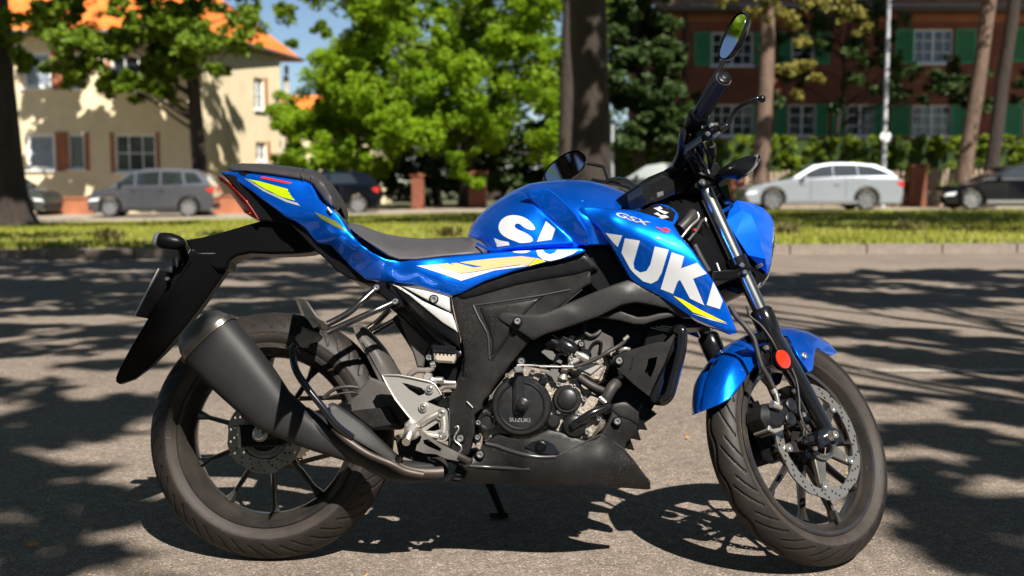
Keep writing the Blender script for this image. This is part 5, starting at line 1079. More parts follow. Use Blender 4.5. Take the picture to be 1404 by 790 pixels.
# ---------------- tank
topl = c('B', [(668, 436), (672, 425), (690, 380), (715, 348), (740, 322), (780, 288), (820, 258), (860, 232), (900, 211), (960, 183), (1050, 168), (1130, 161), (1200, 162)])+c('C', [(210, 168), (255, 179), (300, 194), (350, 213), (400, 234), (440, 253), (470, 268), (490, 284)])
kt = c('B', [(690, 430, -.085), (720, 410, -.10), (780, 470, -.118), (850, 420, -.135), (880, 500, -.142), (1000, 440, -.150), (1000, 490, -.150), (1185, 470, -.160), (900, 300, -.140), (935, 225, -.140), (1050, 335, -.146), (1185, 450, -.158), (1060, 230, -.158), (1120, 330, -.166)]) + \
     c('C', [(60, 230, -.168), (120, 330, -.176), (185, 380, -.180), (150, 300, -.180), (240, 470, -.165), (230, 400, -.172), (220, 260, -.162), (300, 290, -.158), (330, 250, -.142), (200, 215, -.150), (430, 290, -.125), (480, 285, -.10)])
yT0 = rbf(kt)
tb_body = topl+c('C', [(470, 300), (400, 312), (320, 325), (300, 400), (300, 476), (150, 479)])+c('B', [(1200, 486), (1000, 494), (880, 503), (785, 518), (765, 500), (740, 465), (700, 447)])
tank, yf_tank = panel('fuel_tank', tb_body, None, M_BLUE, yf=yT0, th=.03, drop=.003, ew=2, close=topl, cw=55, mirror=True, cpow=.5)
# knee panel stands proud of the tank along a seam
kp = c('B', [(674, 432), (678, 420), (694, 386), (722, 350), (750, 322), (790, 289), (830, 262), (870, 238), (905, 221), (936, 222), (960, 250), (1010, 297), (1060, 345), (1120, 400), (1165, 440), (1186, 466), (1180, 480), (1100, 486), (1000, 490), (880, 499), (790, 512), (772, 492), (745, 463), (705, 443)])
tk2 = panel('knee_panel', kp, None, M_BLUE, parent=tank, yf=lambda q: yf_tank(q, False)-.003, th=.006, drop=.005, ew=2.2, cpow=.5)
yf_knee = tk2[1]
fac = c('B', [(941, 222), (1000, 206), (1058, 202), (1100, 236), (1150, 284), (1200, 340), (1240, 400), (1252, 440), (1246, 477), (1196, 477), (1168, 438), (1120, 396), (1060, 341), (1010, 293), (962, 246)])
plane_ = rbf(c('B', [(941, 222, -.136), (1058, 202, -.150), (1196, 477, -.158), (1252, 440, -.186), (1120, 396, -.152), (1150, 284, -.176)]))
panel('tank_facet', fac, None, M_BLUE, parent=tank, yf=lambda q: np.minimum(plane_(q), yf_tank(q, False)-.002), th=.006, drop=.004, ew=2)
hose('tank_lip', 'B', [(715, 470, -.128), (790, 502, -.142), (880, 490, -.150), (1000, 480, -.158), (1100, 472, -.163), (1180, 466, -.166)], .0035, M_BLUE, tank)
decal('letter_s', c('B', [(1000, 405), (985, 374), (948, 345), (900, 332), (858, 337), (826, 362), (817, 398), (834, 428), (868, 448), (905, 461), (925, 470), (988, 463), (982, 440), (950, 418), (910, 402), (895, 388), (903, 374), (922, 375), (940, 392), (968, 405)]), yf_knee, M_WDEC, tank, rnd_=1)
decal('letter_s', c('B', [(798, 444), (812, 487), (873, 478), (868, 463), (830, 456)]), yf_knee, M_WDEC, tank)
decal('letter_u', c('B', [(1048, 362), (1093, 400), (1075, 452), (1004, 462), (1022, 420)]), yf_knee, M_WDEC, tank)
# top rib of the tank and filler
hose('tank_crease', 'C', [(165, 262, -.150), (220, 285, -.145), (300, 300, -.135)], .001, M_BLUE, tank)
# ---------------- shroud
Osh = c('C', [(153, 305), (170, 293), (220, 291), (300, 300), (360, 305), (415, 308), (470, 290), (548, 279), (580, 285), (612, 303), (632, 326), (634, 346), (612, 382), (640, 430), (700, 500), (760, 590), (800, 650), (848, 735)])+[(1000, 427), (1011, 456)]+c('p', [(1003, 458), (985, 451), (960, 441), (945, 433)])+c('C', [(640, 790), (600, 762), (540, 722), (470, 688), (430, 665), (400, 640), (370, 590), (330, 520), (290, 455), (250, 402), (200, 352), (165, 325)])
ksh = c('C', [(160, 305, -.182), (250, 390, -.186), (330, 510, -.190), (410, 640, -.190), (540, 715, -.194), (300, 345, -.204), (420, 395, -.216), (520, 430, -.222), (640, 500, -.222), (740, 600, -.218), (300, 300, -.186), (420, 315, -.186), (548, 282, -.172), (630, 335, -.176), (610, 380, -.196), (450, 520, -.212), (600, 620, -.212), (720, 720, -.206), (840, 740, -.200), (560, 340, -.186)])+[(1008, 455, -.190), (960, 438, -.194)]
shr, yf_sh = panel('tank_shroud', Osh, ksh, M_BLUE, th=.03, drop=.006, ew=2.5)
mirror_copy(shr)
decal('black_badge', c('C', [(415, 307), (470, 293), (545, 283), (592, 300), (620, 322), (606, 366), (560, 352), (500, 334)]), yf_sh, M_BLKG, shr)
for O_ in ([(512, 300), (545, 291), (556, 303), (540, 306), (586, 321), (568, 329), (536, 314), (528, 308)], [(514, 327), (532, 320), (548, 333), (572, 333), (588, 344), (553, 352), (536, 343), (548, 341)]):
    decal('emblem', c('C', O_), yf_sh, M_SDEC, shr, .0024)
Uw = c('C', [(375, 445), (447, 457), (416, 565), (420, 592), (448, 610), (478, 603), (497, 572), (519, 484), (586, 500), (552, 612), (532, 648), (500, 664), (462, 652), (420, 615), (400, 592), (358, 515)])
decal('letter_z', c('C', [(282, 420), (362, 432), (340, 488), (318, 465)]), yf_sh, M_WDEC, shr)
decal('letter_u', Uw, yf_sh, M_WDEC, shr)
decal('letter_k', c('C', [(600, 512), (660, 532), (645, 590), (722, 563), (770, 615), (703, 640), (757, 768), (688, 735), (640, 645), (628, 655), (607, 713), (547, 690)]), yf_sh, M_WDEC, shr)
decal('letter_i', c('C', [(800, 655), (846, 745), (832, 786), (768, 766)]), yf_sh, M_WDEC, shr)
decal('yellow_stripe', c('C', [(608, 722), (650, 738), (740, 790)])+[(997, 443), (976, 437), (950, 428)], yf_sh, M_YEL2, shr)
decal('white_line', [(948, 430), (975, 439), (999, 445), (972, 436)], yf_sh, M_WDEC, shr, .002)
lettering('model_lettering', 'GSX', c('C', [(322, 332)])[0], (23.0, 7.6), (1.5, -8.4), yf_sh, M_SDEC, shr, .0026, shear=.3, bold=.025)
lettering('model_lettering', '-S', c('C', [(520, 396)])[0], (21.0, 8.6), (1.5, -8.4), yf_sh, M_REDD, shr, .0026, shear=.3, bold=.03)
# black infill between tank, shroud and engine
plate('frame_core', 'p', [(640, 400), (700, 372), (800, 335), (900, 300), (960, 400), (985, 448), (930, 450), (920, 520), (870, 600), (660, 625), (620, 560)], -.085, .085, M_BLKP, .01)
plate('airbox', 'C', [(150, 478), (290, 470), (400, 600), (480, 700), (260, 740), (120, 600), (40, 520), (90, 490)], -.13, .13, M_BLKP, .01)
# rear frame tubes and silver side plate
sp_ = panel('side_panel', c('E', [(612, 176), (700, 192), (850, 222), (960, 252), (1012, 266), (1020, 330), (1040, 420), (1065, 500), (1076, 600), (1000, 540), (900, 470), (790, 370), (700, 270)]), c('E', [(612, 176, -.135), (1010, 270, -.152), (1070, 590, -.146), (850, 330, -.150)]), M_BLKP, th=.02, drop=.004, ew=2)[0]
for nm, O_ in (('silver_insert', [(700, 196), (850, 225), (960, 254), (1004, 268), (1012, 362), (940, 326), (820, 262)]), ('silver_insert', [(640, 186), (690, 200), (830, 290), (960, 350), (1020, 375), (1042, 430), (1058, 492), (960, 430), (850, 340), (740, 252)])):
    panel(nm, c('E', O_), c('E', [(612, 176, -.139), (1010, 270, -.157), (1070, 590, -.151), (850, 330, -.156)]), M_SILVP, parent=sp_, th=.006, drop=.003, ew=2)
bolt('E', 905, 280, -.158, .0085)
for a, b in (((640, 200, -.12), (1080, 640, -.12)), ((560, 180, -.09), (700, 330, -.10))): hose('frame_tube', 'E', [a, ((a[0]+b[0])/2, (a[1]+b[1])/2, a[2]), b], .016, M_SATIN)
# pillion step bracket: two rods, joint plate, folded step
hose('step_rod', 'E', [(540, 210, -.165), (440, 300, -.185), (350, 375, -.19), (225, 440, -.195)], .0078, M_STEP)
hose('step_rod', 'E', [(660, 295, -.165), (540, 350, -.185), (430, 400, -.19), (225, 492, -.2)], .0078, M_STEP)
hose('step_rod', 'E', [(620, 350, .165), (540, 430, .185), (470, 480, .19)], .0078, M_STEP); hose('step_rod', 'E', [(690, 395, .165), (560, 470, .185), (500, 505, .19)], .0078, M_STEP)
plate('rod_mount', 'E', [(515, 190), (550, 165), (600, 175), (600, 215), (660, 260), (700, 290), (712, 330), (660, 342), (640, 330), (630, 300), (570, 255), (530, 240)], -.163, -.14, M_BLKP, .003)
bolt('E', 540, 208, -.172, .0075); bolt('E', 660, 296, -.172, .0075)
panel('pillion_step', c('E2', [(195, 85), (215, 72), (240, 70), (290, 90), (350, 180), (410, 265), (460, 300), (498, 372), (470, 405), (430, 380), (370, 390), (300, 330), (280, 300), (235, 190)]), c('E2', [(215, 80, -.215), (350, 250, -.225), (450, 380, -.215)]), M_SILV, th=.03, drop=.008, ew=3)
plate('step_tread', 'E2', [(232, 78), (262, 92), (330, 215), (385, 275), (330, 305), (290, 265), (250, 160)], -.2275, -.22, M_SILV, .002)
plate('step_pivot', 'E2', [(330, 305), (375, 290), (425, 350), (380, 382)], -.2340, -.222, M_SILV, .001)
hose('step_ridge', 'E2', [(255, 85, -.229), (300, 160, -.231), (400, 270, -.229)], .0012, M_STEP)
panel('exhaust_hanger', c('E2', [(265, 370), (330, 400), (420, 430), (470, 475), (430, 520), (330, 545), (300, 590), (240, 580), (190, 500), (195, 470), (250, 430)]), c('E2', [(300, 400, -.212), (440, 480, -.205), (250, 550, -.22)]), mat('dull_aluminium', (.28, .26, .235), .45, .7, var=.3, vscale=20), th=.02, drop=.004, ew=2)
# ---------------- exhaust
ex0 = P(*c('R3', [(345, 225)])[0], -.215); ex1 = P(*c('L', [(470, 350)])[0], -.205); ex2 = P(*c('F', [(250, 580)])[0], -.19)
p_t = P(268+0, 455, -.215)
axv = (P(*c('R3', [(760, 480)])[0], -.215)-ex0)
def can_ring(t, w_, h_): return t, w_, h_
def canister():
    """silencer with a rounded, near rectangular section that narrows forwards"""
    A0 = P(*c('R3', [(345, 222)])[0], -.205); B0 = P(*c('L', [(395, 325)])[0], -.200); C0 = P(*c('L', [(520, 402)])[0], -.185); D0 = P(*c('F', [(300, 640)])[0], -.165)
    sec = [(A0, .074, .050), (A0.lerp(B0, .33), .072, .050), (A0.lerp(B0, .7), .064, .047), (B0, .055, .044), (B0.lerp(C0, .5), .045, .038), (C0, .034, .032), (C0.lerp(D0, .5), .028, .028), (D0, .024, .024)]
    return sec
sec = canister(); mb = MB(); n = 36; V = []; dirs = []
for i, (q, hh_, ww_) in enumerate(sec):
    t = (sec[min(i+1, len(sec)-1)][0]-sec[max(i-1, 0)][0]).normalized(); u = Vector((0, 1, 0)); u = (u-t*u.dot(t)).normalized(); v = t.cross(u); dirs.append((t, u, v))
    for j in range(n):
        a = 2*math.pi*j/n; ca, sa = math.cos(a), math.sin(a); e = .72; V.append(q+u*(ww_*math.copysign(abs(ca)**e, ca))+v*(hh_*math.copysign(abs(sa)**e, sa)))
fs = [(i*n+j, i*n+(j+1) % n, (i+1)*n+(j+1) % n, (i+1)*n+j) for i in range(len(sec)-1) for j in range(n)]+[tuple(range(n)), tuple(range((len(sec)-1)*n, len(sec)*n))]
mb.add(V, fs); exh = mb.build('exhaust', M_EXH, bike, 50)
def ringloft(name, q, t, u, v, prof, m):
    V = []; fs = []
    for (d, h1, w1) in prof:
        for j in range(n): a = 2*math.pi*j/n; ca, sa = math.cos(a), math.sin(a); e = .72; V.append(q+t*d+u*(w1*math.copysign(abs(ca)**e, ca))+v*(h1*math.copysign(abs(sa)**e, sa)))
    for i in range(len(prof)-1):
        for j in range(n): fs.append((i*n+j, i*n+(j+1) % n, (i+1)*n+(j+1) % n, (i+1)*n+j))
    return MB().add(V, fs).build(name, m, exh, 50)
t, u, v = dirs[0]; q = sec[0][0]
ringloft('end_band', q, t, u, v, [(.004, .074, .050), (.004, .0775, .0535), (-.008, .0775, .0535), (-.008, .072, .048)], mat('burnt_steel', (.24, .20, .165), .3, .9, var=.3, vscale=20, vcol=(.13, .105, .085)))
ringloft('end_cap', q, t, u, v, [(-.006, .073, .049), (-.020, .069, .047), (-.038, .060, .042), (-.049, .046, .034), (-.051, .024, .018), (-.02, .020, .016), (-.0, .0, .0)], mat('end_cap_grey', (.11, .105, .10), .45, .5, var=.3, vscale=16))
# heat shield and the big tube guard
sg_ = panel('heat_shield', c('F', [(0, 310), (20, 300), (45, 310), (200, 420), (345, 560), (400, 605), (395, 655), (375, 650), (250, 575), (70, 470), (20, 410)]), c('F', [(20, 330, -.235), (70, 440, -.238), (250, 540, -.220), (390, 630, -.200)]), M_EXH, th=.02, drop=.006, ew=3)
hose('exhaust_pipe', 'F', [(60, 490, -.195), (200, 575, -.195), (330, 630, -.195), (420, 675, -.195), (500, 695, -.19), (600, 698, -.185), (655, 694, -.18)], .0130, M_EXHP, exh, n=18)
hose('exhaust_pipe', 'F', [(-150, 380, -.19), (0, 470, -.19), (150, 560, -.188), (300, 655, -.18), (420, 690, -.17), (560, 690, -.15), (640, 660, -.12)], .026, M_EXH, exh, n=18)
MB().tube(TP('F', [(368, 640, -.197), (408, 622, -.197)]), .0185, 16).build('pipe_clamp', M_BLKG, exh) if False else None
plate('pipe_clamp', 'F', [(378, 650), (395, 600), (418, 608), (402, 664)], -.216, -.18, M_BLKG, .002, exh)
plate('exhaust_bracket', 'F', [(500, 585), (560, 590), (565, 650), (500, 640)], -.17, -.15, M_BLKP, .002, exh)
gd = hose('step_guard_tube', 'R4', [(60, 330, -.19), (25, 315, -.20), (8, 300, -.215), (5, 340, -.235), (25, 430, -.245), (90, 530, -.248), (170, 630, -.248), (240, 720, -.245), (330, 790, -.235)], .0083, M_BLKG, n=14)
hose('step_guard_tube', 'F', [(30, 440, -.235), (90, 500, -.232), (220, 590, -.226), (360, 650, -.220), (440, 690, -.212), (540, 712, -.2)], .0083, M_EXHP, n=14)
# ---------------- swingarm, hugger, shock
plate('swingarm', 'F', [(85, 330), (235, 155), (330, 190), (420, 330), (480, 420), (400, 455), (240, 455)], -.105, -.06, M_GREYP, .006)
plate('swingarm', 'F', [(112, 348), (345, 322), (410, 425), (250, 455)], -.122, -.06, M_BLKD, .005)
MB().tube(TP('F', [(150, 370, -.085), (-100, 420, -.085), (-300, 470, -.085), (-420, 480, -.085)]), [.034, .028, .026, .024], 14).build('swingarm', M_BLKP, bike)
MB().tube([Vector((v_.x, .085, v_.z)) for v_ in TP('F', [(150, 370, -.085), (-100, 420, -.085), (-300, 470, -.085), (-420, 480, -.085)])], [.034, .028, .026, .024], 14).build('swingarm', M_BLKP, bike)
plate('axle_block', 'L', [(290, 372), (300, 370), (400, 362), (480, 390), (420, 430), (300, 435), (292, 425)], -.104, -.07, M_BLKP, .003)
plate('chain_adjuster', 'L', [(288, 374), (296, 374), (300, 432), (292, 434)], -.108, -.08, M_BOLT, .001)
MB().lathe(P(*c('L', [(318, 333)])[0], -.10), (0, -1, 0), [(-.03, .016), (0, .017), (.004, .014), (.002, .012), (.002, 0)], 20).build('caliper_piston', M_ENGB, bike)
plate('rear_caliper', 'L', [(320, 330), (350, 312), (420, 350), (480, 400), (460, 420), (400, 385), (340, 370)], -.098, -.055, M_BLKP, .006)
hug, _h = panel('tyre_hugger', c('R4', [(328, 182), (360, 178), (400, 190), (450, 240), (500, 300), (545, 370), (588, 445), (560, 470), (500, 500), (470, 480), (430, 400), (385, 310), (345, 240)]), c('R4', [(340, 200, -.050), (430, 400, -.062), (490, 490, -.066), (400, 280, -.060), (470, 400, -.066), (540, 440, -.058)]), M_GREYP, th=.004, drop=.002, ew=2, close=c('R4', [(355, 172), (400, 190), (450, 240), (500, 300), (545, 370), (590, 450)]), cw=16, mirror=True, grid=4)
hose('hugger_crease', 'R4', [(385, 270, -.0625), (430, 350, -.066), (500, 480, -.069)], 0.0016, M_GREYP, hug)
plate('pivot_plate', 'F6', [(200, 110), (480, 120), (560, 300), (575, 520), (400, 500), (300, 380), (230, 240)], -.135, -.11, M_BLKP, .003)
plate('shock_tower', 'E', [(690, 420), (730, 410), (800, 480), (890, 570), (850, 650), (835, 715), (800, 718), (770, 620), (720, 500)], -.07, -.02, M_GREYP, .004)
hose('shock_absorber', 'E', [(700, 370, -.02), (800, 520, -.02), (900, 700, -.02), (950, 850, -.02)], .03, M_BLKP)
plate('rear_frame_black', 'E', [(560, 200), (640, 190), (800, 330), (1080, 600), (1085, 720), (1050, 900), (960, 800), (880, 640), (880, 570), (720, 420), (620, 330)], -.10, .0, M_BLKP, .006)
# brake reservoir
plate('brake_reservoir', 'E', [(902, 620), (1042, 628), (1042, 660), (1030, 688), (925, 682), (905, 668)], -.165, -.13, mat('amber_plastic', (.42, .36, .30), .3, trans=.2), .005)
rc = plate('reservoir_cap', 'E', [(890, 580), (905, 570), (1035, 580), (1045, 590), (1040, 625), (895, 615)], -.170, -.125, M_BLKG, .004)
for i in range(6): hose('cap_rib', 'E', [(905+i*24, 578+i*1.5, -.172), (903+i*24, 616+i*1.5, -.172)], .002, M_BLKG, rc)
plate('reservoir_bracket', 'E', [(880, 600), (895, 565), (925, 562), (925, 568), (900, 575), (890, 620), (900, 640), (900, 670), (860, 665), (865, 630)], -.155, -.14, M_BLKG, .002)
bolt('E', 872, 652, -.165, .007)
hose('reservoir_hose', 'E', [(905, 690, -.15), (890, 725, -.15), (850, 735, -.15), (800, 735, -.148), (755, 760, -.145), (740, 800, -.14)], .007, mat('grey_hose', (.14, .12, .11), .5))
hose('hose_clip', 'E', [(885, 700, -.152), (915, 695, -.152)], .009, M_BOLT)
# ------------------------------------------------------------------ frame cover, engine, belly pan, foot controls
Ofc = c('G', [(84, 118), (180, 100), (410, 4)])+c('B', [(750, 657), (900, 604), (1050, 566), (1150, 544), (1240, 516), (1272, 556), (1300, 594), (1262, 606)])+c('G', [(930, 36), (880, 62), (800, 132), (715, 196), (600, 300), (540, 402), (440, 522), (350, 640), (270, 760)])+c('F', [(880, 330), (836, 370), (836, 480), (800, 600), (690, 604), (684, 560), (682, 480), (676, 330), (690, 270), (720, 200), (755, 120), (770, 40)])+c('G', [(150, 600), (162, 500), (150, 400), (130, 330), (110, 250)])
kfc = c('G', [(90, 130, -.150), (400, 20, -.152), (700, 0, -.150), (900, 40, -.145), (160, 250, -.154), (300, 300, -.157), (500, 300, -.156), (160, 500, -.152), (300, 550, -.156), (450, 480, -.150), (700, 190, -.146)])+c('F', [(700, 300, -.150), (800, 300, -.154), (760, 560, -.152)])
fc, yf_fc = panel('frame_cover', Ofc, kfc, M_BLKD, th=.03, drop=.005, ew=2.5)
def ridge(k, pts, r=.0022, m=M_RIDGE, yf=yf_fc, parent=fc, off=.0005): return hose('moulded_ridge', k, [(a, b, float(yf([c(k, [(a, b)])[0]], False)[0])-off) for a, b in pts], r, m, parent, nn=2)
panel('raised_triangle', c('G', [(250, 182), (640, 122), (600, 150), (520, 225), (450, 320), (380, 420), (318, 488), (328, 440), (330, 380), (290, 270)]), None, M_BLKD, yf=lambda q: yf_fc(q, False)-.004, parent=fc, th=.006, drop=.005, ew=3)
ridge('G', [(212, 170), (300, 160), (400, 145), (560, 120), (650, 105), (800, 75)]); ridge('G', [(215, 172), (250, 250), (300, 340), (308, 420), (312, 495)], .0026)
ridge('G', [(325, 500), (440, 345), (520, 225), (590, 150), (660, 95)], .0015, M_BLKG); ridge('G', [(720, 200), (790, 140), (870, 75)], .0015)
ridge('H2', [(0, 350), (40, 392)], .0035); bolt('F', 752, 505, -.160, .0088)
ridge('F', [(660, 240), (655, 320), (690, 345), (690, 600)], .0018)
# upper black strip below the blue
panel('frame_strip', c('B', [(612, 718), (750, 660), (900, 606), (1050, 568), (1150, 546), (1236, 520), (1290, 592), (1180, 622), (1050, 642), (900, 672), (740, 718), (640, 742)]), None, M_BLKP, yf=lambda q: yf_fc(q, False)-.003, parent=fc, th=.005, drop=.004, ew=2)
# carbon look trim bar
Ob_ = c('G', [(358, 248), (370, 228), (392, 212), (430, 213), (500, 226), (560, 226), (610, 224), (655, 213), (720, 186), (820, 142), (950, 88), (1060, 45), (1142, 18), (1180, 24)])+c('C', [(440, 658), (500, 690), (560, 722), (620, 762), (660, 790)])+[(940, 426), (947, 436), (935, 436)]+c('G', [(1380, 190), (1317, 176), (1240, 160), (1190, 154), (1140, 162), (1100, 172), (970, 238), (880, 268), (800, 296), (720, 322), (660, 340), (620, 356), (582, 378), (560, 372), (480, 322), (400, 276)])
kb_ = c('G', [(370, 235, -.166), (580, 370, -.168), (600, 300, -.176), (800, 220, -.180), (1000, 140, -.186), (1140, 90, -.192), (1142, 25, -.184), (1200, 150, -.186), (800, 160, -.174), (800, 290, -.172)])+[(900, 408, -.188), (940, 432, -.180)]
tbar, yf_tb = panel('trim_bar', Ob_, kb_, M_CARB, th=.02, drop=.005, ew=2.5)
bolt('G', 480, 266, -.184, .0085, tbar, socket=False)
panel('trim_bar', c('G', [(968, 242), (1020, 225), (1095, 202), (1150, 222), (1205, 240), (1260, 236), (1330, 218), (1440, 208), (1430, 236), (1330, 258), (1240, 286), (1180, 284), (1100, 262)]), c('G', [(980, 240, -.16), (1200, 260, -.172), (1430, 220, -.175), (1100, 215, -.168)]), M_CARB, th=.02, drop=.004, ew=2)
# radiator, its side plate and guard tube
plate('radiator', 'p', [(886, 452), (930, 440), (938, 446), (915, 546), (893, 552), (872, 530)], -.125, .125, M_BLKP, .004)
for i in range(3): hose('radiator_fin', 'G3', [(440+i*40, 118-i*8, -.13), (625, 158-i*20, -.13)], .0014, M_BOLT)
plate('radiator_bracket', 'G3', [(118, 395), (125, 360), (160, 345), (260, 305), (350, 280), (440, 252), (520, 235), (560, 238), (600, 200), (645, 155), (640, 190), (560, 400), (500, 520), (425, 688), (300, 590), (200, 500), (140, 440)], -.168, -.162, M_BLKD, holes=[[(420, 376), (495, 360), (478, 440), (440, 532), (388, 490), (410, 430)]])
bolt('G3', 175, 395, -.174, .0085); hose('bracket_rib', 'G3', [(295, 365, -.169), (285, 420, -.169), (272, 462, -.169)], .0022, M_BLKD)
plate('radiator_bracket', 'G3', [(640, 190), (640, 320), (585, 340), (545, 530), (550, 560), (510, 690), (525, 740), (450, 745), (425, 690), (500, 520), (560, 400)], -.160, -.10, M_BLKP, .003)
hose('radiator_guard_tube', 'G3', [(640, 160, -.15), (665, 138, -.165), (698, 150, -.17), (700, 230, -.17), (685, 340, -.17), (650, 480, -.17), (612, 620, -.17), (585, 690, -.168), (540, 725, -.16), (480, 720, -.13)], .0125, M_BLKG, n=16)
# engine block
plate('crankcase', 'H', [(150, 290), (210, 160), (290, 60), (350, 0), (520, 30), (640, 60), (720, 120), (800, 180), (830, 240), (830, 330), (760, 400), (700, 420), (560, 370), (400, 400), (260, 390), (180, 420), (130, 400)], -.130, .13, M_ENG, .008)
plate('crankcase_flange', 'H', [(190, 250), (215, 180), (270, 90), (340, 30), (480, 40), (545, 90), (640, 100), (730, 140), (815, 200), (820, 300), (760, 390), (690, 410), (600, 380), (520, 340), (380, 390), (270, 360), (200, 330), (150, 345), (140, 320)], -.142, -.12, M_ENG, .003)
cl_c = P(*c('H', [(376, 224)])[0], -.150)
cc = MB().lathe(cl_c, (0, -1, 0), [(-.02, .071), (.012, .0705), (.018, .068), (.0215, .064), (.0215, .0565), (.0235, .0555), (.0245, .054), (.023, .052), (.0215, .050), (.0225, .03), (.023, 0)], 72).build('clutch_cover', M_ENGB, bike, 30)
plate('clutch_arm', 'H', [(332, 60), (338, 40), (380, 38), (390, 55), (388, 130), (400, 190), (398, 230), (362, 248), (358, 268), (342, 268), (330, 240)], -.186, -.165, M_ENGB, .006, cc)
plate('clutch_lever', 'H', [(335, 14), (380, 12), (388, 42), (335, 44)], -.200, -.18, M_BOLT, .003, cc)
MB().cyl(P(*c('H', [(358, 22)])[0], -.212), P(*c('H', [(358, 22)])[0], -.19), .008, n=6).build('bolt', M_BOLT, cc)
MB().lathe(P(*c('H', [(380, 216)])[0], -.190), (0, -1, 0), [(-.02, .016), (.004, .015), (.006, .011), (.012, .010), (.014, 0)], 20).build('clutch_boss', M_ENGB, cc)
lettering('raised_lettering', 'SUZUKI', c('H', [(309, 308)])[0], (8.5, .3), (.2, -7.4), P(*c('H', [(376, 224)])[0], -.150).y-.0222, M_SILV, cc, .0012)
MB().lathe(P(*c('H', [(192, 306)])[0], -.145), (0, -1, 0), [(-.02, .022), (.01, .022), (.013, .018), (.010, .014), (.006, .013), (.006, 0)], 28).build('oil_window', M_ENGB, bike)
wp = MB().lathe(P(*c('H', [(622, 188)])[0], -.150), (0, -1, 0), [(-.02, .0335), (.008, .0335), (.014, .030), (.014, .024), (.018, .0225), (.020, .019), (.0205, 0)], 40).build('starter_cover', M_ENGB, bike, 30)
MB().lathe(P(*c('H', [(622, 188)])[0], -.1475), (0, -1, 0), [(-.02, .037), (.004, .037), (.004, .033)], 40).build('cover_ring', M_ENG, wp)
pc_ = MB().lathe(P(*c('H', [(660, 330)])[0], -.150), (0, -1, 0), [(-.02, .029), (.010, .028), (.016, .023), (.018, .012), (.018, 0)], 36).build('water_pump', M_ENGB, bike, 40)
MB().lathe(P(*c('H', [(548, 308)])[0], -.145), (0, -1, 0), [(-.02, .017), (.008, .016), (.012, .012), (.012, 0)], 24).build('drain_cover', M_ENGB, bike)
hose('coolant_pipe', 'H', [(650, 335, -.17), (700, 300, -.175), (760, 262, -.172), (830, 235, -.16), (850, 220, -.15)], .0098, M_BLKG, n=14)
hose('coolant_hose', 'G2', [(545, 720, -.155), (560, 690, -.158), (600, 620, -.155), (640, 580, -.14), (665, 560, -.11)], .0135, M_RUB, n=16)
hose('hose_clamp', 'G2', [(500, 700, -.165), (550, 745, -.168)], .006, M_BOLT)
hose('coolant_hose', 'G2', [(330, 530, -.15), (400, 580, -.155), (460, 612, -.155), (525, 640, -.15)], .0085, M_RUB)
plate('head_casting', 'G2', [(270, 470), (300, 450), (430, 400), (520, 420), (540, 440), (545, 470), (520, 500), (500, 560), (450, 560), (380, 520), (320, 510)], -.145, -.09, M_ENG, .004)
plate('head_casting', 'G2', [(300, 455), (430, 405), (535, 430), (425, 520)], -.150, -.13, M_SILV, .004)
plate('cylinder', 'G2', [(230, 250), (350, 170), (520, 150), (600, 220), (640, 330), (560, 560), (440, 600), (300, 560), (230, 450)], -.120, .1, M_ENG, .006)
for i in range(5): plate('cooling_fin', 'G2', [(560-i*8, 440+i*26), (640-i*6, 470+i*26), (638-i*6, 478+i*26), (558-i*8, 450+i*26)], -.130, -.08, M_BLKP, .001)
plate('cam_cover', 'G2', [(350, 220), (420, 150), (520, 140), (610, 200), (620, 290), (560, 330), (440, 420), (370, 380)], -.128, .1, mat('magnesium_grey', (.07, .065, .06), .5, .4, var=.3, vscale=20), .006)
hose('intake_ring', 'G2', [(370, 90, -.13), (375, 150, -.135), (420, 185, -.135), (470, 175, -.135), (505, 145, -.13)], .005, M_RUB)
hose('cover_rib', 'G2', [(400, 330, -.131), (450, 250, -.131), (510, 240, -.131), (500, 330, -.131)], .004, M_BLKP)
# throttle body, injector and brackets
MB().tube(TP('G2', [(60, 260, -.125), (110, 235, -.13), (150, 260, -.13)]), [.014, .017, .013], 14).build('injector_plug', M_BLKP, bike)
MB().tube(TP('G2', [(170, 250, -.13), (240, 290, -.135), (300, 320, -.135)]), [.020, .022, .016], 14).build('throttle_body', M_BLKG, bike)
plate('throttle_bracket', 'G2', [(230, 210), (260, 170), (300, 195), (290, 230), (250, 250)], -.14, -.12, M_BLKP, .002)
plate('sensor_block', 'G2', [(330, 290), (420, 300), (435, 350), (400, 395), (330, 350)], -.14, -.12, M_BLKG, .004)
MB().tube(TP('G2', [(300, 330, -.145), (350, 360, -.147), (400, 385, -.143)]), [.006, .010, .008], 12).build('fuel_fitting', M_SILV, bike)
plate('bracket_left', 'G2', [(20, 320), (60, 290), (130, 330), (190, 400), (150, 420), (80, 390)], -.13, -.12, mat('grey_bracket', (.12, .115, .11), .5, .5), .001) if False else plate('cable_bracket', 'G2', [(10, 320), (60, 285), (130, 330), (190, 395), (180, 422), (80, 380)], -.13, -.12, mat('grey_bracket', (.12, .115, .11), .5, .5), .001)
plate('cable_bracket', 'G2', [(82, 425), (158, 430), (150, 560), (125, 580), (100, 530), (50, 500), (0, 490), (0, 475), (90, 480)], -.160, -.152, mat('grey_bracket', (.12, .115, .11), .5, .5), .001)
hose('clutch_cable', 'G2', [(-190, 430, -.19), (-60, 432, -.175), (20, 440, -.165), (160, 444, -.163), (280, 445, -.163)], .0022, M_SILV)
hose('cable_adjuster', 'G2', [(0, 443, -.166), (60, 443, -.166)], .0042, M_BOLT); hose('cable_adjuster', 'G2', [(180, 443, -.164), (285, 446, -.164)], .0048, M_BOLT)
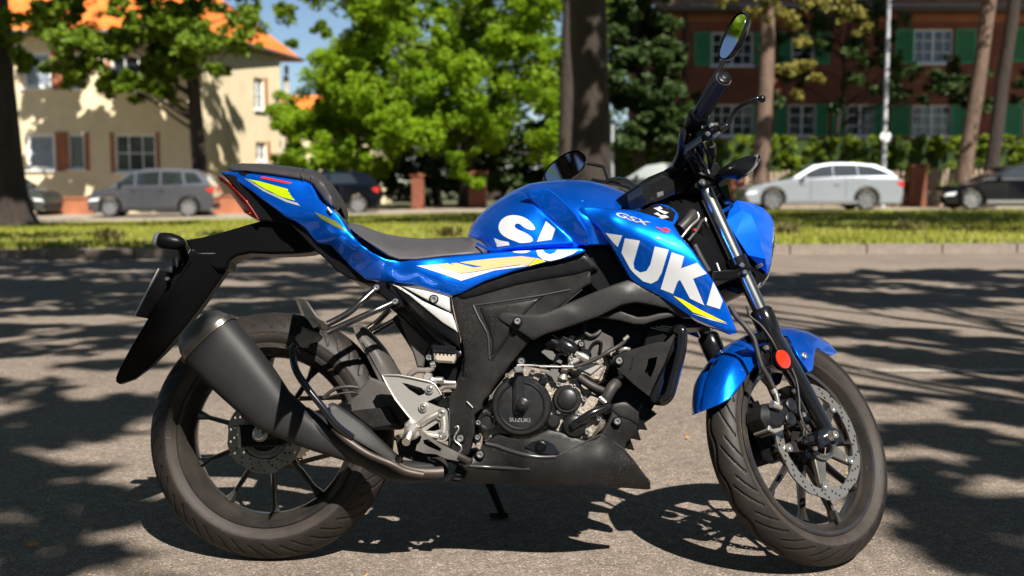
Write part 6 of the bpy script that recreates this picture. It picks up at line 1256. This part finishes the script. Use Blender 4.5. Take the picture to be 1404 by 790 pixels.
hose('clutch_cable_sleeve', 'G2', [(280, 446, -.164), (370, 420, -.165), (480, 372, -.165), (580, 315, -.164), (670, 262, -.15), (740, 200, -.12)], .0048, M_RUB)
hose('cable_end', 'G2', [(700, 222, -.14), (740, 188, -.14)], .005, M_SILV)
MB().tube(TP('G2', [(190, 545, -.14), (210, 480, -.14), (230, 450, -.14)]), [.013, .009, .009], 14).build('water_neck', M_SILV, bike)
plate('fuel_rail', 'G2', [(230, 380), (260, 350), (290, 370), (340, 360), (350, 385), (290, 420), (240, 410)], -.150, -.13, M_SILV, .003)
plate('oil_cap', 'G2', [(-20, 580), (10, 510), (55, 520), (70, 560), (50, 600), (0, 605)], -.17, -.14, M_BLKG, .005)
plate('sensor_block', 'G2', [(255, 545), (310, 540), (350, 590), (330, 640), (270, 610)], -.152, -.13, M_BLKG, .004); plate('sensor_block', 'G2', [(335, 630), (440, 630), (430, 670), (390, 700), (340, 670)], -.155, -.13, M_BLKG, .004)
hose('wiring', 'G2', [(120, 420, -.14), (150, 350, -.14), (230, 330, -.14)], .004, M_BLKP); hose('wiring', 'G2', [(560, 330, -.13), (600, 420, -.13), (640, 520, -.12), (700, 600, -.11)], .006, M_BLKP)
hose('wiring', 'G2', [(610, 350, -.14), (660, 330, -.145), (700, 315, -.14)], .006, M_BLKP); hose('wiring', 'G3', [(170, 320, -.14), (220, 295, -.145), (260, 300, -.14)], .005, M_SILV)
for x, y_, r in ((500, 72, .0065), (436, 42, .0065), (576, 108, .0065), (658, 120, .0065), (715, 188, .0065), (680, 260, .0065), (578, 254, .0065), (795, 292, .0065), (732, 366, .0065), (212, 174, .0055), (142, 314, .0065), (298, 58, .0055), (640, 0, .006)):
    bolt('H', x, y_, -.152, r, collar=False)
bolt('G2', 345, 256, -.146, .0065); bolt('G2', 260, 372, -.148, .007, collar=False); bolt('H2', 368, 78, -.145, .0085)
plate('engine_mount', 'H', [(120, 390), (150, 372), (163, 392), (162, 430), (150, 470), (130, 450)], -.155, -.14, M_ENG, .002); bolt('H', 137, 395, -.160, .0065); 
# belly pan
Obp = c('H', [(-60, 640), (0, 590), (80, 535), (120, 488), (170, 432), (210, 400), (250, 376), (300, 392), (360, 400), (420, 396), (470, 372), (520, 350), (580, 362), (640, 382), (700, 404), (740, 410), (775, 400), (800, 378), (840, 310), (860, 262), (845, 228), (880, 210), (940, 198), (1012, 258), (1008, 330), (990, 380), (945, 425), (936, 455), (945, 480), (975, 520), (1010, 565), (1072, 628), (1074, 672), (1060, 678), (900, 666), (700, 660), (500, 655), (200, 645), (0, 640)])
kbp = c('H', [(-50, 630, -.150), (120, 500, -.158), (250, 380, -.152), (300, 450, -.160), (500, 500, -.168), (560, 370, -.160), (700, 420, -.158), (850, 240, -.150), (940, 200, -.145), (1000, 300, -.140), (890, 330, -.152), (940, 450, -.140), (1070, 640, -.115), (1060, 670, -.10), (900, 600, -.150), (800, 500, -.165), (600, 600, -.165), (500, 650, -.145), (100, 640, -.135), (300, 640, -.140), (100, 550, -.168), (400, 560, -.172)])
bp_, yf_bp = panel('belly_pan', Obp, kbp, M_BLKD, th=.03, drop=.004, ew=2.5, mirror=True)
MB().ball((P(*c('H', [(400, 520)])[0], -.1)+Vector((0, .1, .0))), .06, 12, (3.4, 1.6, .6)).build('sump', M_BLKP, bike)
mr_ = lambda pts, r=.0028: hose('moulded_ridge', 'H', [(a, b, float(yf_bp([c('H', [(a, b)])[0]], False)[0])-.0003) for a, b in pts], r, M_RIDGE, bp_, nn=3)
mr_([(180, 428), (240, 440), (300, 462), (400, 490), (480, 500), (560, 498)], .0045); mr_([(90, 548), (200, 555), (300, 560), (420, 566)], .0035)
mr_([(560, 498), (700, 430), (800, 380)], .002); mr_([(800, 380), (930, 460), (1070, 640)], .002)
plate('belly_opening', 'H', [(392, 448), (430, 420), (480, 405), (540, 420), (582, 482), (540, 490), (460, 480)], -.174, -.165, M_BLKG, .002, bp_)
MB().lathe(P(*c('H', [(480, 443)])[0], -.172), (0, -1, 0), [(-.01, .014), (.006, .013), (.008, .009), (.005, .007), (.005, 0)], 20).build('oil_filter_cap', M_BLKP, bp_)
panel('belly_front', c('H', [(845, 228), (880, 210), (940, 198), (1012, 258), (1008, 330), (960, 300), (900, 280)]), None, M_BLKD, parent=bp_, yf=lambda q: yf_bp(q, False)-.003, th=.005, drop=.003, ew=2)
bolt('H', 894, 308, -.162, .0085); bolt('H', 150, 488, -.166, .0085)
plate('belly_serration', 'H', [(1000, 180), (1110, 268), (1040, 318), (1060, 356), (1005, 350), (1023, 412), (965, 400), (988, 466), (940, 455), (900, 330), (930, 210)], -.105, -.08, M_BLKP, .002)
plate('skid_block', 'F', [(738, 650), (805, 660), (770, 758), (695, 745)], -.165, -.13, M_BLKP, .002)
for i in range(4): hose('block_rib', 'F', [(718+i*12, 735-i*24, -.167), (752+i*12, 738-i*24, -.167)], .0018, M_BLKD)
# foot controls
fb = plate('footpeg_bracket', 'F6', [(118, 72), (150, 64), (230, 70), (300, 82), (400, 104), (470, 128), (492, 160), (522, 205), (420, 252), (500, 285), (545, 300), (560, 335), (566, 420), (562, 500), (545, 518), (500, 512), (440, 476), (400, 470), (350, 435), (335, 395), (270, 330), (205, 235), (150, 145)], -.178, -.162, M_SILV,
           holes=[[(250, 122), (290, 130), (385, 158), (406, 180), (402, 200), (365, 212), (300, 170)], [(412, 448), (500, 388), (508, 440), (470, 450)]], ang=50)
hose('bracket_rim', 'F6', [(118, 72, -.179), (230, 72, -.181), (400, 106, -.181), (470, 130, -.180), (520, 205, -.178)], .0022, M_SILV, fb, nn=2); hose('bracket_rim', 'F6', [(118, 74, -.179), (205, 235, -.180), (330, 390, -.179)], .0022, M_SILV, fb, nn=2)
hose('bracket_rib', 'F6', [(345, 425, -.179), (420, 370, -.183), (500, 330, -.181)], .009, M_SILV, fb, nn=3); hose('bracket_rib', 'F6', [(400, 470, -.179), (460, 480, -.181), (520, 490, -.181)], .007, M_SILV, fb, nn=3); hose('bracket_rib', 'F6', [(530, 340, -.179), (538, 410, -.180), (532, 480, -.181)], .009, M_SILV, fb, nn=3)
for x, y_, rr_ in ((518, 333, .013), (526, 478, .013), (440, 165, .0095), (397, 287, .0095)):
    q = P(*c('F6', [(x, y_)])[0], -.182); MB().lathe(q, (0, -1, 0), [(-.01, rr_*1.15), (.003, rr_*1.1), (.003, rr_*.8)], 20).build('bolt_boss', M_SILV, fb)
    bolt('F6', x, y_, -.184, rr_*.7, fb, collar=False)
plate('brake_pedal', 'F6', [(348, 428), (372, 430), (430, 480), (500, 530), (640, 600), (652, 620), (640, 655), (560, 640), (480, 606), (400, 600), (345, 580), (352, 545), (375, 520), (385, 490)], -.196, -.190, mat('pedal_steel', (.24, .22, .20), .35, .8, var=.3, vscale=14), holes=[[(395, 510), (430, 505), (520, 570), (510, 588), (430, 555), (400, 535)]])
hose('pedal_toe', 'F6', [(640, 618, -.196), (680, 640, -.200), (722, 660, -.205)], .0075, mat('worn_black_steel', (.10, .09, .08), .35, .8), n=12)
plate('peg_clevis', 'F6', [(270, 400), (300, 372), (322, 395), (340, 420), (372, 480), (350, 500), (300, 520), (240, 500), (230, 480), (265, 460)], -.200, -.17, M_SILV, .004)
hose('footpeg', 'F6', [(308, 455, -.205), (280, 525, -.255)], .0095, M_CHROME, n=14); hose('footpeg_collar', 'F6', [(322, 430, -.195), (300, 475, -.215)], .0135, M_SILV, n=14)
hose('return_spring', 'F6', [(612, 425, -.18), (630, 418, -.18), (636, 440, -.18), (608, 490, -.18), (615, 520, -.18), (650, 550, -.18), (655, 575, -.18), (640, 595, -.18)], .0022, M_BOLT)
plate('master_cylinder', 'F6', [(390, 75), (415, 52), (450, 60), (455, 90), (430, 108), (395, 100)], -.168, -.14, M_SILV, .003)
hose('brake_line', 'F6', [(450, 95, -.16), (490, 108, -.16), (545, 120, -.158), (615, 125, -.155)], .0055, M_SILV); hose('brake_line', 'F6', [(510, 165, -.15), (550, 145, -.15), (620, 150, -.15)], .0075, mat('grey_hose', (.14, .12, .11), .5))
MB().lathe(P(*c('F6', [(505, 108)])[0], -.162), (1, 0, 0), [(-.012, .004), (-.01, .009), (.008, .009), (.012, .004)], 8).build('hose_nut', M_BOLT, bike)
plate('cylinder_body', 'F6', [(478, 250), (560, 215), (575, 290), (540, 300), (500, 285)], -.155, -.12, M_BLKP, .003) if False else plate('pivot_cover', 'F6', [(478, 250), (560, 215), (575, 290), (540, 300), (500, 285)], -.155, -.12, M_BLKP, .003)
plate('gearcase', 'F', [(380, 500), (500, 480), (690, 560), (700, 640), (560, 660), (400, 600)], -.13, -.05, M_BLKD, .004)
hose('brake_hose', 'R4', [(170, 575, -.11), (230, 530, -.11), (300, 515, -.108), (360, 520, -.10)], .0045, M_RUB); hose('sensor_wire', 'R4', [(175, 580, -.118), (250, 555, -.118), (330, 545, -.112), (370, 560, -.10)], .0022, M_RUB)
# side stand on the far side
ss = MB(); a0 = P(668, 655, .12); tgt = MI @ Wg(689, 706, .012); ss.tube([a0, a0.lerp(tgt, .5), tgt], [.012, .010, .010], 10); ss.box(tgt+Vector((-.01, .01, 0)), (.05, .035, .012)); ss.build('side_stand', M_BLKP, bike)
# ------------------------------------------------------------------ steered front end
def hf(name, k, pts, r, m, parent=None, n=10, nn=6): return hose(name, k, pts, r, m, parent or bike, PF, n, STEER if parent is None else None, nn)
def pf(name, k, pts, y0, y1, m, bev=.002, parent=None, holes=None): return plate(name, k, pts, y0, y1, m, bev, parent or bike, PF, STEER if parent is None else None, holes)
def nf(name, O, ctrl, m, parent=None, **kw): return panel(name, O, ctrl, m, parent or bike, F=PF, mw=STEER if parent is None else None, **kw)
t0 = PF(965, 258, -.095); t1 = PF(1046, 434, -.095); ax0 = PF(1137, 600, -.088)
ay = Vector((0, .095, 0))
for s in (-1, 1):
    f = lambda v: Vector((v.x, v.y*(-s), v.z)) if True else v
    A_, B_, C_2 = [Vector((v.x, -abs(v.y)*(1 if s < 0 else -1), v.z)) for v in (t0, t1, ax0)]
    d = (B_-A_).normalized()
    fk = MB().cyl(A_-d*.05, B_+d*.03, .0185, n=24).build('fork_tube', M_CHROME, bike, 40, STEER)
    lo = B_; low = MB().tube([lo-d*.02, lo-d*.012, lo+d*.02, lo+d*.045, lo+d*.06, lo.lerp(C_2, .55), lo.lerp(C_2, .9), C_2+Vector((.0, 0, .0))], [.022, .0285, .0285, .027, .0235, .0225, .021, .018], 20).build('fork_leg', M_BLKG, bike, 40, STEER)
    MB().tube([A_-d*.045, A_+d*.0], .0265, 20).build('top_clamp', M_BLKP, fk)
    m_ = A_.lerp(B_, .60); MB().tube([m_-d*.018, m_+d*.018], .0245, 20).build('brake_line_clamp' if s < 0 else 'fork_clamp', M_BLKG, fk)
    MB().cyl(C_2+Vector((0, -.02*(1 if s < 0 else -1), 0)), C_2+Vector((0, .03*(1 if s < 0 else -1), 0)), .019, n=20).build('axle_lug', M_BLKG, low)
# clamp bolts and axle bolt
bolt('N', 262, 452, -.120, .0065, None, PF, STEER); bolt('N', 278, 490, -.120, .0065, None, PF, STEER); bolt('K', 368, 254, -.125, .0085, None, PF, STEER)
pf('top_yoke', 'K', [(335, 240), (350, 225), (420, 215), (440, 240), (420, 265), (370, 285), (340, 275)], -.120, .120, M_BLKP, .004)
pf('lower_yoke', 'N', [(110, 480), (235, 470), (290, 430), (315, 470), (300, 500), (180, 530), (110, 530)], -.118, .118, M_BLKP, .004)
q = PF(1141, 597, -.112); MB().lathe(q, (0, -1, 0), [(-.03, .0125), (.0, .0125), (.003, .010), (.012, .0095), (.013, .006), (.008, .005), (.008, 0)], 20).build('axle_bolt', M_BOLT, bike, 40, STEER)
pf('axle_clamp', 'F5', [(545, 480), (600, 455), (640, 490), (650, 540), (610, 562), (565, 590), (540, 540)], -.108, -.085, M_BLKG, .004)
# fender
ftop = c('F1', [(5, 620), (8, 580), (20, 500), (45, 420), (85, 330), (130, 270), (180, 215), (240, 170), (300, 142), (360, 128)])
Ofd = [(961, 565), (962, 545), (966, 525), (974, 503), (986, 486), (1003, 470), (1022, 460), (1045, 452), (1066, 449), (1088, 450), (1106, 454), (1122, 461), (1137, 471), (1148, 483), (1143, 487), (1132, 486)]+c('F2', [(180, 250), (168, 258), (160, 300), (156, 350), (152, 385), (138, 398), (124, 396)])+c('F2', [(60, 300), (20, 215), (0, 180)])+[(1062, 460)]+c('F1', [(400, 200), (390, 290), (340, 340), (300, 400), (250, 470), (180, 560), (120, 590)])
kfd = [(955, 566, -.02), (1000, 552, -.062), (965, 520, -.03), (1000, 500, -.062), (1035, 500, -.068), (1040, 470, -.05), (1066, 460, -.055), (1100, 470, -.062), (1110, 505, -.068), (1125, 475, -.050), (1148, 484, -.02)]
fend, yf_fd = nf('front_fender', Ofd, kfd, M_BLUE, th=.012, drop=.003, ew=2, close=[(959, 570), (962, 545), (966, 525), (974, 503), (986, 486), (1003, 470), (1022, 460), (1045, 452), (1066, 449), (1088, 450), (1106, 454), (1122, 461), (1137, 471), (1150, 485)], cw=34, mirror=True, grid=4, cpow=.5)
q = PF(*c('F2', [(100, 297)])[0], -.074); MB().lathe(q, (0, -1, 0), [(-.01, .0085), (.002, .0085), (.003, .006), (0, .005), (0, 0)], 16).build('bolt', M_BOLT, fend)
# reflector
q = PF(*c('F1', [(497, 320)])[0], -.130); rfl = MB().lathe(q, (0, -1, 0), [(-.008, .024), (.0, .024), (.003, .0225), (.004, .018), (.0045, 0)], 36).build('reflector', M_REFL, bike, 40, STEER)
MB().lathe(q, (0, -1, 0), [(-.012, .0245), (-.001, .0255), (.001, .0248), (.001, .022)], 36).build('reflector_rim', M_BLKP, rfl)
pf('reflector_bracket', 'F1', [(370, 235), (420, 215), (440, 250), (430, 330), (400, 360), (375, 300)], -.105, -.085, M_BLKP, .003); bolt('F1', 394, 252, -.110, .007, None, PF, STEER)
# caliper
cal = pf('front_caliper', 'F5', [(215, 340), (225, 315), (260, 310), (290, 320), (330, 310), (345, 290), (385, 300), (402, 330), (402, 360), (385, 385), (400, 420), (385, 455), (345, 458), (330, 480), (270, 490), (240, 450), (215, 400)], -.105, -.045, M_ENGB, .014)
for x, y_ in ((372, 330), (368, 415)): MB().lathe(PF(*c('F5', [(x, y_)])[0], -.108), (0, -1, 0), [(-.01, .017), (.002, .0165), (.004, .013), (.004, 0)], 22).build('caliper_piston_cover', M_ENGB, cal)
MB().tube(TP('F5', [(255, 325, -.115), (310, 350, -.115)], PF), [.009, .006], 12).build('banjo_bolt', M_SILV, cal)
pf('caliper_bracket', 'F5', [(300, 235), (360, 210), (395, 225), (420, 290), (440, 350), (460, 400), (440, 420), (400, 380), (400, 300), (340, 260)], -.09, -.075, M_BLKP, .003); bolt('F5', 392, 250, -.1, .007, None, PF, STEER); bolt('F5', 442, 392, -.1, .007, None, PF, STEER)
pf('caliper_pads', 'F5', [(240, 440), (330, 450), (330, 480), (280, 500), (235, 480)], -.098, -.05, M_SILV, .002, cal)
pf('caliper_rear', 'F5', [(100, 330), (180, 300), (230, 420), (260, 560), (300, 660), (250, 680), (210, 650)], -.03, .03, M_BLKP, .004)
pf('speed_sensor', 'F5', [(470, 525), (490, 500), (520, 520), (515, 560), (485, 560)], -.10, -.08, M_BLKG, .004); bolt('F5', 513, 595, -.09, .006, None, PF, STEER)
hf('brake_hose', 'F1', [(180, 0, -.10), (215, 60, -.11), (270, 120, -.125), (320, 190, -.13), (340, 260, -.128), (370, 360, -.125), (410, 430, -.122), (450, 510, -.12)], .0062, M_RUB, n=12)
hf('hose_fitting', 'F5', [(268, 230, -.12), (285, 280, -.12), (295, 330, -.118)], .0052, M_BOLT); hf('hose_fitting', 'F5', [(262, 235, -.12), (275, 260, -.12)], .0075, M_SILV)
hf('sensor_wire', 'F1', [(280, 0, -.10), (300, 60, -.11), (370, 120, -.12), (440, 220, -.13), (500, 350, -.12), (560, 450, -.11), (600, 560, -.105), (640, 640, -.10)], .0028, M_RUB)
hf('sensor_wire', 'F5', [(375, 110, -.115), (405, 190, -.115), (420, 300, -.112), (425, 380, -.11), (450, 450, -.11), (490, 500, -.105)], .0028, M_RUB)
pf('hose_clamp', 'F1', [(310, 165), (385, 150), (430, 190), (410, 205), (330, 205)], -.120, -.095, M_BLKP, .003)
# handlebar, controls
g0 = PF(*c('D2', [(378, 655)])[0], -.365); g1 = PF(*c('D', [(385, 560)])[0], -.235)
gv = (g0-g1).normalized()
grip = MB().tube([g1, g1.lerp(g0, .08), g1.lerp(g0, .1), g1.lerp(g0, .9), g1.lerp(g0, .93), g0], [.021, .021, .0165, .0165, .019, .0185], 20).build('handlebar_grip', M_RUB, bike, 40, STEER)
MB().tube([g0, g0+gv*.006, g0+gv*.008], [.0165, .016, .008], 20).build('bar_end', M_BLKG, grip)
mb = MB().tube([g0+gv*.0085, g0+gv*.009], [.007, .005], 12).build('end_screw', M_SATIN, grip)
for i in range(7):
    a = 2*math.pi*i/7; u_ = gv.orthogonal().normalized(); w3 = gv.cross(u_); d = u_*math.cos(a)*.0168+w3*math.sin(a)*.0168; MB().tube([g1.lerp(g0, .14)+d, g1.lerp(g0, .88)+d], .0016, 6).build('grip_ridge', M_RUB, grip)
g1m = Vector((g1.x, -g1.y, g1.z)); g0m = Vector((g0.x, -g0.y, g0.z))
bc = PF(950, 232, -.06)
bar = MB().tube(smooth_path([g1, g1.lerp(g0, -.25), Vector((t0.x-.02, -.12, t0.z+.075)), Vector((t0.x-.01, -.06, t0.z+.055)), Vector((t0.x-.01, .06, t0.z+.055)), Vector((t0.x-.02, .12, t0.z+.075)), g1m.lerp(g0m, -.25), g1m]), .0125, 14).build('handlebar', M_BLKG, bike, 60, STEER)
lg = MB().tube([g1m, g1m.lerp(g0m, .08), g1m.lerp(g0m, .1), g0m], [.021, .021, .0165, .0165], 16).build('handlebar_grip', M_RUB, bike, 40, STEER)
sw = MB().tube([g1-gv*.045, g1-gv*.04, g1-gv*.005, g1], [.020, .026, .027, .022], 16).build('throttle_housing', M_BLKP, bike, 40, STEER)
MB().tube([g1m+Vector((0, -.045, 0)), g1m+Vector((0, -.04, 0)), g1m], [.020, .026, .022], 16).build('switch_housing', M_BLKP, bike, 40, STEER)
lev = hf('brake_lever', 'D3', [(320, 280, -.27), (370, 262, -.275), (400, 225, -.285), (430, 165, -.30), (500, 110, -.33), (570, 80, -.35), (600, 75, -.355)], .0058, M_BLKG, n=12)
MB().ball(PF(*c('D3', [(616, 78)])[0], -.36), .0092, 14).build('lever_ball', M_BLKG, lev)
pf('master_cylinder', 'D3', [(270, 240), (310, 232), (400, 235), (410, 265), (350, 290), (330, 300), (280, 290)], -.27, -.20, M_BLKP, .004)
pf('lever_bracket', 'D3', [(275, 238), (320, 235), (322, 255), (280, 262)], -.275, -.265, M_BOLT, .002); bolt('D3', 315, 316, -.27, .0045, None, PF, STEER, collar=False); bolt('D3', 245, 318, -.26, .006, None, PF, STEER)
pf('brake_fluid_cup', 'D3', [(215, 265), (270, 262), (275, 340), (225, 365), (210, 330)], -.24, -.18, M_BLKG, .004); hf('brake_lever_pin', 'D3', [(212, 268, -.25), (270, 266, -.25)], .0035, M_BOLT)
hf('handlebar_riser', 'D3', [(95, 290, -.20), (80, 380, -.17), (70, 450, -.14), (40, 520, -.10)], .0118, M_BLKG, n=14)
hf('throttle_cable', 'D3', [(150, 290, -.2), (150, 380, -.17), (145, 480, -.12), (160, 600, -.08)], .0055, M_RUB); hf('brake_hose', 'D3', [(262, 270, -.22), (270, 340, -.2), (282, 430, -.17), (285, 500, -.15), (275, 570, -.13)], .0052, M_RUB); hf('hose_boot', 'D3', [(278, 390, -.185), (284, 450, -.165)], .0095, M_RUB)
hf('throttle_cable', 'D3', [(180, 300, -.2), (215, 380, -.17), (250, 460, -.15), (265, 560, -.12)], .004, M_RUB); hf('throttle_cable', 'D3', [(130, 330, -.2), (120, 420, -.17), (165, 480, -.14), (200, 560, -.12)], .004, M_RUB)
hf('cable_spring', 'D3', [(165, 440, -.14), (200, 510, -.13), (225, 570, -.12)], .006, M_BLKG); hf('cable_sleeve', 'D3', [(225, 500, -.13), (258, 585, -.125)], .003, M_SILV)
# mirrors
def mirror(px_, name='mirror_near'):
    pass
def make_mirror(c0, up_, wv, nrm, hh_, ww_, stem, lbl):
    """oval mirror head: half length hh_ along up_, half width ww_ along wv, glass faces nrm"""
    c0 = Vector(c0); up_ = Vector(up_).normalized(); nrm = Vector(nrm).normalized(); wv = nrm.cross(up_).normalized(); up_ = wv.cross(nrm).normalized(); n = 40; V = []; fs = []
    prof = [(1.0, .0), (1.03, -.006), (1.0, -.018), (.86, -.030), (.6, -.038), (.3, -.041), (.02, -.042)]
    for s, d_ in prof:
        d = d_*.62
        for j in range(n): a = 2*math.pi*j/n; ca, sa = math.cos(a), math.sin(a); e = .82; V.append(c0+up_*hh_*s*math.copysign(abs(ca)**e, ca)+wv*ww_*s*math.copysign(abs(sa)**e, sa)+nrm*d)
    for i in range(len(prof)-1):
        for j in range(n): fs.append((i*n+j, i*n+(j+1) % n, (i+1)*n+(j+1) % n, (i+1)*n+j))
    o = MB().add(V, fs).build('mirror', M_BLKG, bike, 50, STEER)
    V = [c0-nrm*.003]+[c0-nrm*.003+up_*hh_*.93*math.copysign(abs(math.cos(a))**.82, math.cos(a))+wv*ww_*.93*math.copysign(abs(math.sin(a))**.82, math.sin(a)) for a in np.linspace(0, 2*math.pi, n, endpoint=False)]
    MB().add(V, [(0, 1+j, 1+(j+1) % n) for j in range(n)]).build('mirror_glass', mat('mirror_glass', (.85, .88, .9), .015, 1), o)
    MB().tube(smooth_path(stem), .0055, 10).build('mirror_stem', M_BLKG, o, 60)
    return o
def fwd(v): return v
WD = lambda v: SI.to_3x3() @ (_rb @ Vector(v))
st0 = PF(*c('D2', [(385, 500)])[0], -.33); st1 = PF(*c('D2', [(250, 740)])[0], -.29); st2 = PF(*c('D3', [(160, 170)])[0], -.24)
make_mirror(PF(1003, 49, -.345), WD((.49, 0, .87)), None, WD((-.89, -.31, .365)), .0585, .042, [st0, st1, st2], 'n')
make_mirror(PF(774, 230, .345), WD((.83, 0, .55)), None, WD((-.40, -.80, .50)), .0655, .042, [PF(*c('M', [(310, 172)])[0], .34), PF(*c('M', [(450, 205)])[0], .31), PF(*c('M', [(470, 240)])[0], .29), PF(*c('M', [(490, 300)])[0], .27)], 'f')
# clutch side lever and bar seen over the tank
hf('clutch_lever', 'M', [(500, 310, .25), (560, 300, .22), (620, 310, .18), (680, 345, .14), (740, 370, .10)], .009, M_BLKG)
hf('clutch_lever', 'M', [(380, 300, .30), (460, 315, .27), (560, 335, .22), (660, 370, .16)], .006, M_BLKG)
# instruments, ignition block
pf('instrument_cluster', 'K', [(75, 250), (120, 215), (180, 190), (245, 165), (290, 120), (340, 100), (380, 130), (400, 200), (360, 250), (300, 290), (200, 310), (110, 360)], -.10, .10, M_BLKP, .012)
pf('switch_block', 'K', [(85, 255), (180, 205), (240, 230), (250, 300), (180, 330), (110, 350), (90, 300)], -.115, -.05, M_BLKG, .01)
pf('switch_button', 'K', [(150, 300), (180, 292), (182, 315), (155, 325)], -.120, -.11, mat('grey_rubber', (.08, .08, .085), .5), .002)
pf('instrument_hood', 'K', [(395, 230), (430, 140), (455, 145), (500, 220), (525, 320), (530, 350), (500, 350), (450, 310), (430, 270)], -.09, .09, M_BLKG, .012)
hf('hood_edge', 'K', [(425, 215, -.092), (440, 255, -.094), (480, 320, -.094), (525, 350, -.092)], .0028, M_SATIN)
pf('headstock', 'K', [(190, 340), (290, 330), (370, 290), (470, 480), (540, 640), (560, 740), (420, 700), (330, 560), (250, 430)], -.075, .075, M_BLKP, .006)
pf('front_harness', 'K', [(400, 690), (540, 660), (640, 690), (660, 745), (560, 775), (430, 740)], -.07, .07, M_BLKP, .006)
hf('harness_hose', 'K', [(260, 480, -.10), (300, 440, -.11), (325, 405, -.11)], .0125, M_RUB, n=14); hf('clutch_cable', 'K', [(270, 520, -.11), (310, 470, -.12), (350, 430, -.12), (345, 400, -.12)], .003, M_SILV)
hf('wiring', 'K', [(300, 540, -.1), (340, 490, -.11), (370, 440, -.11), (395, 470, -.1)], .0045, M_RUB); hf('wiring', 'K', [(330, 560, -.1), (360, 620, -.1), (400, 690, -.1)], .007, M_RUB); MB().ball(PF(*c('K', [(332, 487)])[0], -.115), .004, 8).build('red_connector', M_REDD, bike, 40, STEER)
hf('wiring', 'K', [(384, 430, -.1), (386, 460, -.1)], .004, M_SILV); hf('wiring', 'K', [(440, 650, -.1), (455, 690, -.1)], .003, M_SILV)
for i in range(4): hf('wiring', 'K', [(300+i*22, 130+i*5, -.11), (330+i*18, 200, -.11), (350+i*12, 260, -.09)], .0042, M_RUB)
# front turn signals
def fsig(s):
    g = lambda v: Vector((v.x, v.y*s, v.z)); a = PF(*c('K', [(510, 165)])[0], -.17); b = PF(*c('K', [(650, 130)])[0], -.205)
    V = []; o_ = nf_obj = None
    outl = c('K', [(498, 162), (515, 150), (560, 128), (600, 115), (632, 109), (648, 118), (652, 135), (640, 165), (612, 195), (590, 208), (550, 200), (520, 202), (500, 190)])
    mb = MB(); mb.prism([g(PF(p_[0], p_[1], -.20)) for p_ in outl], (0, .035*s, 0), .010); mb.build('turn_signal', M_BLKP, bike, 50, STEER)
    sg2 = [o2 for o2 in col.objects if o2.name.startswith('turn_signal')][-1]
    outl = c('K', [(640, 109), (656, 114), (660, 130), (645, 165), (618, 200), (598, 214), (588, 210), (612, 193), (636, 165), (648, 135)])
    MB().prism([g(PF(p_[0], p_[1], -.202)) for p_ in outl], (0, .038*s, 0), .003).build('signal_lens', M_LENS, sg2, 50)
    MB().tube([g(v) for v in TP('K', [(510, 185, -.18), (450, 225, -.12), (420, 255, -.07)], PF)], [.013, .0125, .014], 12).build('signal_stem', M_BLKP, sg2, 50)
fsig(1); fsig(-1)
# headlight cowl with facets
def facet(name, polys, m, mirror=True):
    mb = MB(); 
    for O_ in polys:
        V = [PF(*c('N', [(x, y_)])[0], yl) for x, y_, yl in O_]; mb.add(V, [tuple(range(len(V)))])
    # skirts inward give the shell thickness
    if mirror: mb.mirror()
    o = mb.build(name, m, bike, 26, STEER); return weld(o, 26)
a1 = (183, 205, -.098); a2 = (262, 152, -.110); a3 = (240, 98, -.060); a4 = (320, 112, -.055); a5 = (380, 140, -.064); a6 = (425, 185, -.056); a7 = (437, 222, -.060); a8 = (318, 178, -.126)
b1 = (232, 292, -.100); b2 = (357, 278, -.130); b3 = (366, 335, -.120); b4 = (392, 415, -.112); b5 = (300, 395, -.094); b6 = (405, 498, -.082); b7 = (425, 420, -.080); b8 = (398, 215, -.100); b9 = (272, 180, -.122); b10 = (240, 262, -.112)
z1 = (240, 98, 0); z4 = (320, 112, 0); z5 = (380, 140, 0); z6 = (425, 185, 0)
hl = facet('headlight_cowl', [[a3, a4, a8, a2], [a3, a2, a1, (205, 130, -.07)], [a2, b9, b10, b1, a1], [a2, a8, b10, b9], [a8, b2, b1, b10], [a4, a5, b8, a8], [a5, a6, a7, b8], [a8, b8, b2], [b2, b8, b7, b4, b3], [b8, a7, b7], [b1, b2, b3], [b1, b3, b4, b5], [b5, b4, b6], [b4, b7, b6],
     [a3, a4, z4, z1], [a4, a5, z5, z4], [a5, a6, z6, z5]], mat('blue_cowl_paint', (.0, .12, .72), .42, .35, spec=.3, coat=.3))
# dark shell and lens behind the cowl
pf('headlight_shell', 'N', [(195, 150), (260, 110), (400, 170), (430, 250), (420, 420), (405, 505), (350, 570), (260, 600), (180, 570), (230, 520), (290, 440), (215, 300)], -.075, .075, M_BLKP, .01)
Oln = c('N', [(436, 222), (450, 245), (456, 300), (452, 360), (440, 410), (430, 450), (428, 490), (410, 530), (385, 560), (350, 578), (358, 540), (395, 505), (408, 470), (414, 420), (425, 340), (430, 270)])
mbl = MB(); mbl.prism([PF(a, b, -.026) for a, b in Oln], (0, .052, 0), .008); mbl.build('headlight_lens', M_LENS, hl, 50)
for i in range(7): hose('lens_rib', 'N', [(436+i*1.5, 240+i*26, -.022), (448, 252+i*24, -.012)], .0015, M_LENS, hl, PF)
bolt('N', 365, 450, -.108, .0045, hl, PF, collar=False)
